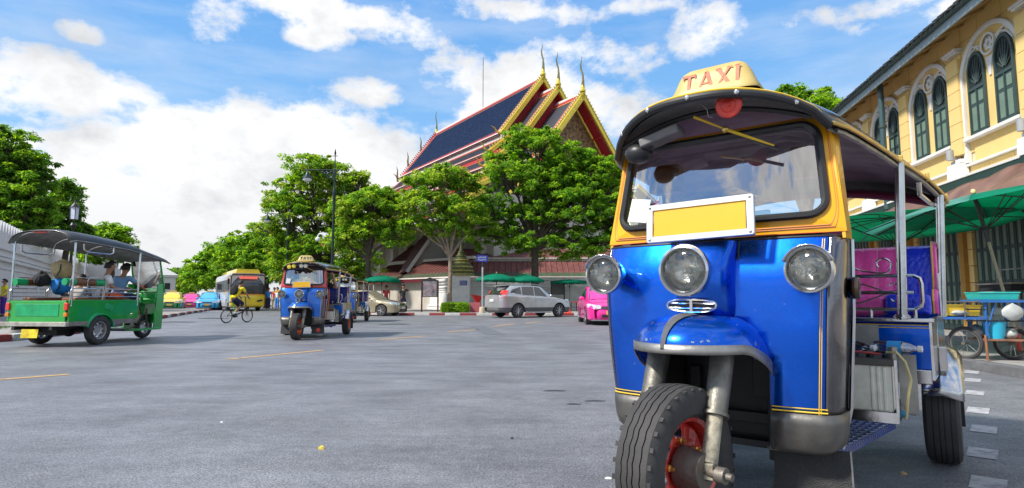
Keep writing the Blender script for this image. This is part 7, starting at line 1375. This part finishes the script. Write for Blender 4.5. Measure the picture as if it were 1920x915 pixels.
# upper-storey wall blocks between bays and above arches
rows = [4.55+HB*(i+.5) for i in range(9)]
for ci, c in enumerate(CTR):
    for r, z in enumerate(rows):
        for k in range(3):
            w = .92; x = c-1.38+w*(k+.5)
            if z < 7.3 and k == 1: continue
            block(x, z, w, HB)
    for r, z in enumerate(rows):          # pilaster between bays, standing proud
        if z < 7.25: block(c+1.375, z, .52, HB, y=0, d=.19)
        else: block(c+1.375, z, .40, HB, y=0, d=.05)
    cap = obj('pilaster_cap', G().box((c+1.375, .13, 7.31), (.62, .26, .06)).box((c+1.375, .11, 7.25), (.56, .23, .05)), TRIM, bld, bevel=.01, seg=1, ang=0)
    # plain first-floor apron under the windows
    obj('apron_panel', G().box((c, .03, 4.52), (1.7, .05, .52)), YW, bld, ang=0)
    obj('bay_panel', G().box((c, .035, 5.9), (2.1, .045, 2.3)), YW, bld, ang=0)
    # big white arch moulding with legs
    g = G(); ro, ri, zc_ = 1.19, 1.075, 6.30
    outer = [(c+ro, 4.30), (c+ro, zc_)]+[(c+ro*math.cos(a), zc_+ro*math.sin(a)) for a in [math.pi*k/20 for k in range(1, 20)]]+[(c-ro, zc_), (c-ro, 4.30)]
    inner = [(c+ri, 4.30), (c+ri, zc_)]+[(c+ri*math.cos(a), zc_+ri*math.sin(a)) for a in [math.pi*k/20 for k in range(1, 20)]]+[(c-ri, zc_), (c-ri, 4.30)]
    g.loft([[(x, .01, z) for x, z in outer], [(x, .13, z) for x, z in outer], [(c+(x-c)*.965, .145, zc_+(z-zc_)*.965 if z > zc_ else z) for x, z in outer], [(x, .12, z) for x, z in inner], [(x, .01, z) for x, z in inner]]); am = obj('arch_moulding', g, TRIM, bld, ang=40)
    g = G(); n = 20; g.loft([[(c+ri*math.cos(a), .045, zc_+ri*math.sin(a)) for a in [math.pi*k/n for k in range(n+1)]], [(c, .045, zc_)]*(n+1)]); obj('tympanum', g, YW, bld, ang=0)
    g = G()
    for r0, r1 in ((.215, .27),): g.loft([[(c+r0*math.cos(a), .10, 6.98+r0*math.sin(a)) for a in [2*math.pi*k/20 for k in range(20)]], [(c+r1*math.cos(a), .11, 6.98+r1*math.sin(a)) for a in [2*math.pi*k/20 for k in range(20)]], [(c+r1*math.cos(a), .04, 6.98+r1*math.sin(a)) for a in [2*math.pi*k/20 for k in range(20)]]], closed=True)
    oc = obj('roundel', g, TRIM, bld, ang=40)
    obj('roundel_back', G().lathe([(.22, .05), (.001, .06)], (c, 0, 6.98), (0, 1, 0), 20, cap=False), M('roundel_grey', (.42, .42, .40), rough=.8), oc)
    for k in range(6): a = 2*math.pi*k/6; obj('roundel_petal', G().ell((c+.11*math.cos(a), .07, 6.98+.11*math.sin(a)), (.06, .02, .06), 8, 6), TRIM, oc)
    for s in (1, -1):                     # white leaf-shaped spandrels
        P = [(c+s*.30, 7.05), (c+s*.62, 7.15), (c+s*.80, 6.98), (c+s*.93, 6.70), (c+s*.70, 6.98), (c+s*.48, 7.08), (c+s*.34, 6.98)]; g = G().tube([(x, .075, z) for x, z in P], .030, 6, closed=True); obj('spandrel_ornament', g, TRIM, am)
    g = G().prism([(c-.13, 6.66), (c+.13, 6.66), (c+.07, 6.42), (c+.035, 6.20), (c-.035, 6.20), (c-.07, 6.42)], 'y', .04, .085); obj('keystone_drop', g, TRIM, am, ang=0)
    obj('sill', G().box((c, .11, 4.86), (2.12, .20, .09)), TRIM, bld, bevel=.012, seg=1, ang=0)
    for s in (1, -1):                     # paired arched shutters
        wc_ = c+s*.53; hw, zb, zs = .345, 4.93, 6.46
        win = thing('window', None, None, (wc_, 0, 0)); win.parent = bld
        def archp(h, zb_, zs_, n=12): return [(h, zb_), (h, zs_)]+[(h*math.cos(math.pi*k/n), zs_+h*1.55*math.sin(math.pi*k/n)) for k in range(1, n)]+[(-h, zs_), (-h, zb_)]
        po, pi_ = archp(hw, zb, zs), archp(hw-.055, zb+.05, zs)
        g = G(); g.loft([[(x, .05, z) for x, z in po], [(x, .115, z) for x, z in po], [(x, .115, z) for x, z in pi_], [(x, .06, z) for x, z in pi_]], closed=False); g.box((0, .085, zb+.03), (hw*2, .06, .06)); g.box((0, .09, 5.98+.10), (hw*2-.02, .06, .07)); obj('window_frame', g, SHD, win, ang=0)
        g = G(); g.add([(x, .066, z) for x, z in archp(hw-.04, 6.1, zs)], [tuple(range(15))]); obj('fanlight_back', g, M('fanlight_dark', (.02, .028, .028), rough=.5), win, ang=0, recalc=False)
        for k in range(1, 8):
            a = math.pi*k/8; g = G().tube([(.05*math.cos(a), .085, 6.17+.05*math.sin(a)), (.16*math.cos(a), .09, 6.17+.30*math.sin(a)), ((hw-.07)*math.cos(a), .085, 6.20+(.33+.42*math.sin(a))*math.sin(a)*1.0)], [.010, .022, .008], 5); obj('fanlight_leaf', g, SHD, win)
        for q in (1, -1):                 # two leaves, each with a short and a tall panel
            lf = obj('shutter', G().box((q*.145, .075, 5.50), (.272, .04, 1.08)), SHD, win, ang=0)
            for z0, z1 in ((5.02, 5.62), (5.71, 5.98)):
                obj('shutter_panel', G().box((q*.145, .098, (z0+z1)/2), (.175, .014, z1-z0)), SHL, lf, bevel=.006, seg=1, ang=0)
        obj('meeting_rail', G().box((0, .105, 5.50), (.03, .03, 1.08)), SHD, win, ang=0)
    # corbel block with round lamp beneath each pilaster
    obj('corbel', G().box((c+1.375, .20, 4.12), (.52, .30, .40), tx=.86).box((c+1.375, .14, 4.38), (.42, .24, .12)), TRIM, bld, bevel=.03, ang=0); obj('wall_lamp', G().lathe([(.001, 0), (.085, .0), (.085, .26), (.001, .26)], (c+1.375, .36, 4.44), (0, 0, 1), 14, cap=False), M('grey_lamp', (.33, .34, .35), rough=.5), bld)
    # upper string mouldings between the corbels
obj('string_course', G().box(((S0+S1)/2, .06, 4.24), (S1-S0, .14, .05)).box(((S0+S1)/2, .10, 3.92), (S1-S0, .22, .12)), TRIM, bld, ang=0)
for i in range(int((S1-S0)/.92)): x = S0+.92*(i+.5); block(x, 4.09, .92, .24)
# eave: soffit, fascia, gutter and the edges of the tiles
g = G(); g.slab([(S0-1, 0, 8.02), (S1+1.0, 0, 8.02), (S1+1.0, .86, 7.62), (S0-1, .86, 7.62)], .03); obj('soffit', g, M('soffit_ochre', (.36, .24, .09), rough=.8, var=.1), bld, ang=0)
obj('fascia', G().box(((S0+S1)/2, .88, 7.56), (S1-S0+2, .05, .22)), FAS, bld, ang=0); obj('gutter', G().box(((S0+S1)/2, .96, 7.70), (S1-S0+2, .16, .10)), SHD, bld, bevel=.02, seg=1, ang=0)
for k in range(24): x = S0-.6+k*(S1-S0+1.2)/23; obj('rafter', G().box((x, .44, 7.78), (.10, .80, .12), rx=R(-25)), MATS['soffit_ochre'], bld, ang=0)
g = G(); g.slab([(S0-1, 1.0, 7.74), (S1+1.0, 1.0, 7.74), (S1+1.0, -4, 10.6), (S0-1, -4, 10.6)][::-1], .10); rf_ = obj('roof', g, RTL, bld, ang=0)
pr = None
for k in range(90):
    x = S0-.9+k*(S1-S0+1.8)/89
    if pr is None: pr = obj('eave_tile', G().box((0, 0, 0), (.19, .30, .035), rx=R(-30), rz=R(4)), RTL, rf_, ang=0); pr.location = (x, .98, 7.80)
    else: o = share(pr, 'eave_tile', rf_, (x, .98, 7.80+random.uniform(-.008, .008)))
for s_, zt_ in ((19.85, 7.62), (9.6, 7.62)):
    dp = obj('drainpipe', G().tube([(s_, .62, 0), (s_, .62, zt_)], .085, 14), M('dark_teal_pipe', (.035, .075, .085), rough=.35, var=.15, coat=.3), bld)
    for z in (1.4, 3.6, 6.2): obj('pipe_collar', G().lathe([(.09, 0), (.115, .02), (.115, .10), (.09, .13)], (s_, .62, z), (0, 0, 1), 14, cap=False), SHD, dp)
# ground floor: piers, folding doors, canopy with scalloped edge and brown tarpaulin
for c in CTR:
    for z in [.21+HB*i for i in range(9)]: block(c+1.375, z, .62, HB, y=0, d=.16)
    obj('pier_edge', G().box((c+1.375, .20, 1.9), (.20, .12, 3.8)), M('deep_ochre', (.42, .22, .04), rough=.8, var=.1), bld, ang=0)
    dr = thing('shop_door', None, None, (c, 0, 0)); dr.parent = bld
    obj('door_frame', G().box((0, .04, 1.75), (2.06, .06, 3.4)), SHD, dr, ang=0)
    for k in range(8):
        x = -.90+k*.257; lf = obj('door_leaf', G().box((x, .085, 1.65), (.235, .04, 3.2)), SHD, dr, ang=0)
        for z0, z1 in ((.2, 1.2), (1.3, 2.0), (2.1, 3.15)): obj('door_panel', G().box((x, .11, (z0+z1)/2), (.10, .014, z1-z0)), SHL, lf, ang=0)
g = G(); g.box(((S0+S1)/2, .62, 3.70), (S1-S0, .05, .26)); obj('canopy_fascia', g, M('dark_canopy_green', (.02, .05, .04), rough=.5), bld, ang=0); obj('canopy_roof', G().slab([(S0, .0, 3.92), (S1, .0, 3.92), (S1, .66, 3.84), (S0, .66, 3.84)], .02), TRIM, bld, ang=0)
pr = None
for k in range(190):
    x = S0+9.0+k*(S1-S0-9)/190-2.8
    if pr is None: pr = obj('scallop', G().lathe([(.001, .0), (.022, .002), (.022, .02), (.001, .022)], (0, 0, 0), (0, 1, 0), 8, cap=False), TRIM, bld, ang=0); pr.location = (x, .645, 3.80)
    else: share(pr, 'scallop', bld, (x, .645, 3.80))
TARP = M('brown_tarpaulin', (.20, .105, .075), rough=.35, var=.35, scale=2.2, bump=.9, bscale=3.5, coat=.15, dirt=.35, dcol=(.33, .22, .18), dscale=1.6)
def tarp(s0, s1, y0, z0, y1, z1):
    g = G(); rr = random.Random(int(s0*10)); ns, nt_ = 46, 14; rows_ = []
    for i in range(ns+1):
        rows_.append([(s0+(s1-s0)*i/ns, y0+(y1-y0)*j/nt_, z0+(z1-z0)*j/nt_-.10*math.sin(math.pi*j/nt_)+.035*math.sin(i*1.3+j*.6)+.03*math.sin(i*.5-j*1.1)+rr.uniform(-.012, .012)) for j in range(nt_+1)])
    return g.loft(rows_)
obj('tarpaulin', tarp(8.5, 24.5, .66, 3.62, 2.0, 2.55), TARP, bld, ang=80, solid=.01)
for s_ in (11, 14, 17.2, 20.5, 24): obj('awning_strut', G().tube([(s_, .1, 2.9), (s_, 2.0, 2.55)], .018, 6), IRON, bld)
obj('hanging_wire', G().tube([(17.05, .22, 2.6), (17.0, .26, 2.45), (16.98, .25, 2.1), (17.0, .27, 1.9), (16.97, .25, 1.5), (16.98, .25, .9)], .010, 5), BLACKR, bld)
obj('tube_light', G().ell((15.5, 1.2, 2.62), (.22, .05, .05)), TRIM, bld)
# ---------------------------------------------------------------- vendors' umbrellas
ub = at(1886, 357, 8.6); umbrella('large pale-topped green umbrella on a leaning wooden pole at the right edge', (ub.x+.06, 8.6, .12), 1.55, ub.z-.12, None, tilt=(R(-7), R(-7)), m=UC, n=10, drop=.15, edge=False, second=UPALE, val=(3, 4, 5), rz=R(12))
ub = at(1686, 405, 11.0); umbrella('wide green umbrella half hidden behind the chrome poles of the front tuk-tuk', (ub.x, 11.0, .12), 1.95, ub.z-.12, None, tilt=(R(-3), 0), m=UC, n=10, drop=.10, edge=False, rz=R(5))
RPL = M('red_plastic2', (.55, .05, .03), rough=.45)
ust = thing('umbrella_stand', 'red sleeve and small crate at the foot of the leaning umbrella pole', 'umbrella stand', (at(1912, 660, 8.55).x, 8.55, .12)); obj('sleeve', G().tube([(0, 0, .05), (-.02, 0, .42)], .035, 10), RPL, ust); obj('base', G().lathe([(.20, 0), (.20, .05), (.08, .09), (.001, .09)], (0, 0, 0), (0, 0, 1), 16), IRON, ust)
# ---------------------------------------------------------------- food cart
BLC = M('cart_blue', (.02, .13, .42), rough=.4, var=.2, dirt=.45, dcol=(.12, .07, .04), dscale=8); TEAL = M('teal_tray', (.03, .48, .40), rough=.4, var=.1)
cc = at(1848, 600, 8.25); ct = thing('food_cart', 'blue steel food cart with teal trays and spoked wheels on the right pavement', 'cart', (cc.x, 8.25, .12), R(-12), sc=.86)
def bars(name, segs, r, m, par): 
    for a, b in segs: obj(name, G().tube([a, b], r, 8), m, par)
bars('leg', [((-.12, -.25, .30), (-.12, -.25, .92)), ((.42, -.25, .30), (.42, -.25, .92)), ((-.12, .25, .30), (-.12, .25, .92)), ((.42, .25, .30), (.42, .25, .92))], .022, BLC, ct)
bars('brace', [((-.12, -.25, .45), (.02, -.25, .90)), ((.42, -.25, .45), (.32, -.25, .90)), ((-.12, .25, .45), (.02, .25, .9))], .014, BLC, ct)
obj('top_frame', G().box((.15, 0, .93), (.72, .62, .04)), BLC, ct); obj('shelf', G().box((.15, 0, .32), (.66, .56, .03)), M('rusty_shelf', (.25, .12, .07), rough=.8, var=.4), ct); bars('shelf_rail', [((-.40, -.26, .62), (.42, -.26, .62)), ((-.4, -.26, .80), (-.12, -.26, .80))], .012, DARK, ct)
obj('side_bed', G().box((-.42, 0, .66), (.60, .56, .04)), BLC, ct); bars('bed_rail', [((-.70, -.28, .68), (-.70, -.28, .92)), ((-.70, -.28, .92), (-.14, -.28, .92)), ((-.42, -.28, .68), (-.42, -.28, .92)), ((-.70, .28, .68), (-.70, .28, .92))], .011, IRON, ct)
for x, y in ((.34, -.02), (-.34, -.05)):
    w = thing('wheel', None, None, (x, y, .255), R(38)); w.parent = ct; r = .255
    obj('tyre', G().tube([(0, r*.93*math.cos(a), r*.93*math.sin(a)) for a in [2*math.pi*k/32 for k in range(32)]], .030, 8, closed=True), RUBBER, w); rm = obj('rim', G().tube([(0, r*.82*math.cos(a), r*.82*math.sin(a)) for a in [2*math.pi*k/32 for k in range(32)]], .012, 6, closed=True), STEEL, w)
    for k in range(18): a = 2*math.pi*k/18; obj('spoke', G().tube([(.03*(1 if k % 2 else -1), 0, 0), (0, r*.82*math.cos(a), r*.82*math.sin(a))], .0025, 4), CHROME, rm)
    obj('hub', G().tube([(-.06, 0, 0), (.06, 0, 0)], .028, 8), IRON, w)
obj('prop_leg', G().tube([(-.16, -.30, .0), (-.16, -.28, .40)], .018, 8), M('rust', (.26, .11, .05), rough=.8, var=.3), ct)
def tray(label, loc, w, d, h, m, rz=0, cat='tray', name='tray'):
    p = Matrix.LocRotScale(ct.location, ct.rotation_euler, ct.scale); q = p @ Vector(loc); T = thing(name, label, cat, q, ct.rotation_euler.z+rz, sc=.86)
    obj('tray_bottom', G().box((0, 0, .01), (w*.9, d*.9, .02)), m, T)
    for s in (1, -1): obj('tray_side', G().slab([(s*w*.45, -d*.45, 0), (s*w*.45, d*.45, 0), (s*w/2, d/2, h), (s*w/2, -d/2, h)][::s], .012), m, T, ang=0); obj('tray_side', G().slab([(-w*.45, s*d*.45, 0), (w*.45, s*d*.45, 0), (w/2, s*d/2, h), (-w/2, s*d/2, h)][::-s], .012), m, T, ang=0)
    obj('tray_rim', G().tube([(-w/2, -d/2, h), (w/2, -d/2, h), (w/2, d/2, h), (-w/2, d/2, h)], .012, 6, closed=True), m, T); return T
tray('teal plastic tray on top of the blue cart', (.10, -.02, .955), .56, .44, .11, TEAL); t2 = tray('yellow-rimmed tray lying under the teal one at the cart end', (-.42, -.02, .70), .50, .44, .16, M('yellow_tray', (.75, .50, .04), rough=.4, var=.1))
pk = Matrix.LocRotScale(ct.location, ct.rotation_euler, ct.scale)
bk = thing('bucket', 'light blue plastic bucket on the lower shelf of the cart', 'bucket', pk @ Vector((.06, -.10, .335)), 0); obj('bucket_body', G().lathe([(.001, .0), (.105, .0), (.14, .24), (.150, .245), (.145, .25), (.13, .24), (.10, .02), (.001, .02)], (0, 0, 0), (0, 0, 1), 20, cap=False), M('light_blue_plastic', (.03, .45, .66), rough=.35), bk); obj('bucket_handle', G().tube([(.145*math.cos(a), -.145*math.sin(a)*.6-.02, .24-.08*math.sin(a)) for a in [math.pi*k/10 for k in range(11)]], .004, 5), STEEL, bk)
def plastic_bag(label, loc, r, seed, m, cat='plastic bag'):
    g = G(); rr = random.Random(seed); n, k = 18, 12; vs = []
    for i in range(k+1):
        t = i/k
        for j in range(n):
            a = 2*math.pi*j/n; q = (math.sin(math.pi*min(1, t*1.1+.05))**.6)*(1+.12*math.sin(4*a+5*t)+rr.uniform(-.05, .05)); vs.append((r[0]*q*math.cos(a), r[1]*q*math.sin(a), r[2]*(t-.5)*2))
    g.add(vs, [(i*n+j, (i+1)*n+j, (i+1)*n+(j+1) % n, i*n+(j+1) % n) for i in range(k) for j in range(n)]); o = obj('plastic_bag', g, m, ang=60); o.location = pk @ Vector(loc); o.scale = (.86,)*3; return tag(o, label, cat)
PLB = M('translucent_plastic', (.62, .64, .62), rough=.25, var=.15, trans=.25, spec=.6); PLB2 = M('dull_plastic', (.42, .43, .40), rough=.35, var=.3, scale=9)
plastic_bag('white translucent plastic bag hanging from the right of the cart top', (.22, -.32, .78), (.16, .06, .15), 1, PLB)
plastic_bag('clear bag of goods lying on the lower cart shelf right of the bucket', (.27, -.10, .43), (.11, .12, .10), 2, PLB2)
plastic_bag('pale bag bundled in the cart bed under the yellow tray', (-.45, -.10, .76), (.24, .16, .08), 3, PLB2)
plastic_bag('big grey bag stuffed between the cart wheels', (-.10, .10, .45), (.20, .16, .13), 4, PLB2)
obj_ = thing('paper_stack', 'stack of white papers on the teal tray', 'papers', pk @ Vector((.08, -.02, 1.055)), .2); [obj('sheet', G().box((.01*k, 0, .006*k), (.26, .16, .005), rz=.1*k), WPR, obj_, ang=0) for k in range(4)]
# steel table and dark boxes farther along the pavement
tp = at(1893, 560, 12.0); tb = thing('steel_table', 'dark steel table with trays standing against the shop doors', 'table', (tp.x, 12.0, .12), R(80)); obj('table_top', G().box((0, 0, .98), (1.5, .6, .04)), M('dark_steel', (.10, .10, .11), rough=.35, metal=.6), tb); [obj('leg', G().tube([(x, y, 0), (x, y, .97)], .02, 6), STEEL, tb) for x in (-.7, .7) for y in (-.25, .25)]; obj('tray', G().box((.1, 0, 1.14), (1.2, .5, .03)), STEEL, tb); obj('tray_rack', G().box((.1, 0, 1.06), (1.0, .4, .12)), DARK, tb); obj('upper_rail', G().tube([(-.7, -.2, 1.45), (.7, -.2, 1.45)], .015, 6), STEEL, tb); [obj('rail_post', G().tube([(x, -.2, 1.0), (x, -.2, 1.45)], .012, 6), STEEL, tb) for x in (-.7, .7)]
for k, (px, py, D, sz, lb) in enumerate(((1902, 640, 11.6, (.5, .45, .6), 'big grey drinks box standing behind the cart under the table'), (1866, 640, 11.8, (.4, .4, .45), 'smaller grey box left of the drinks box behind the cart'))):
    p = at(px, py, D); bx_ = thing('box', lb, 'box', (p.x, D, .12), R(70)); obj('box_body', G().box((0, 0, sz[2]/2+.06), sz), PLB2, bx_, bevel=.03); [obj('castor', G().lathe([(.05, -.02), (.05, .02)], (x, y, .05), (1, 0, 0), 10), BLACKR, bx_) for x in (-.18, .18) for y in (-.15, .15)]
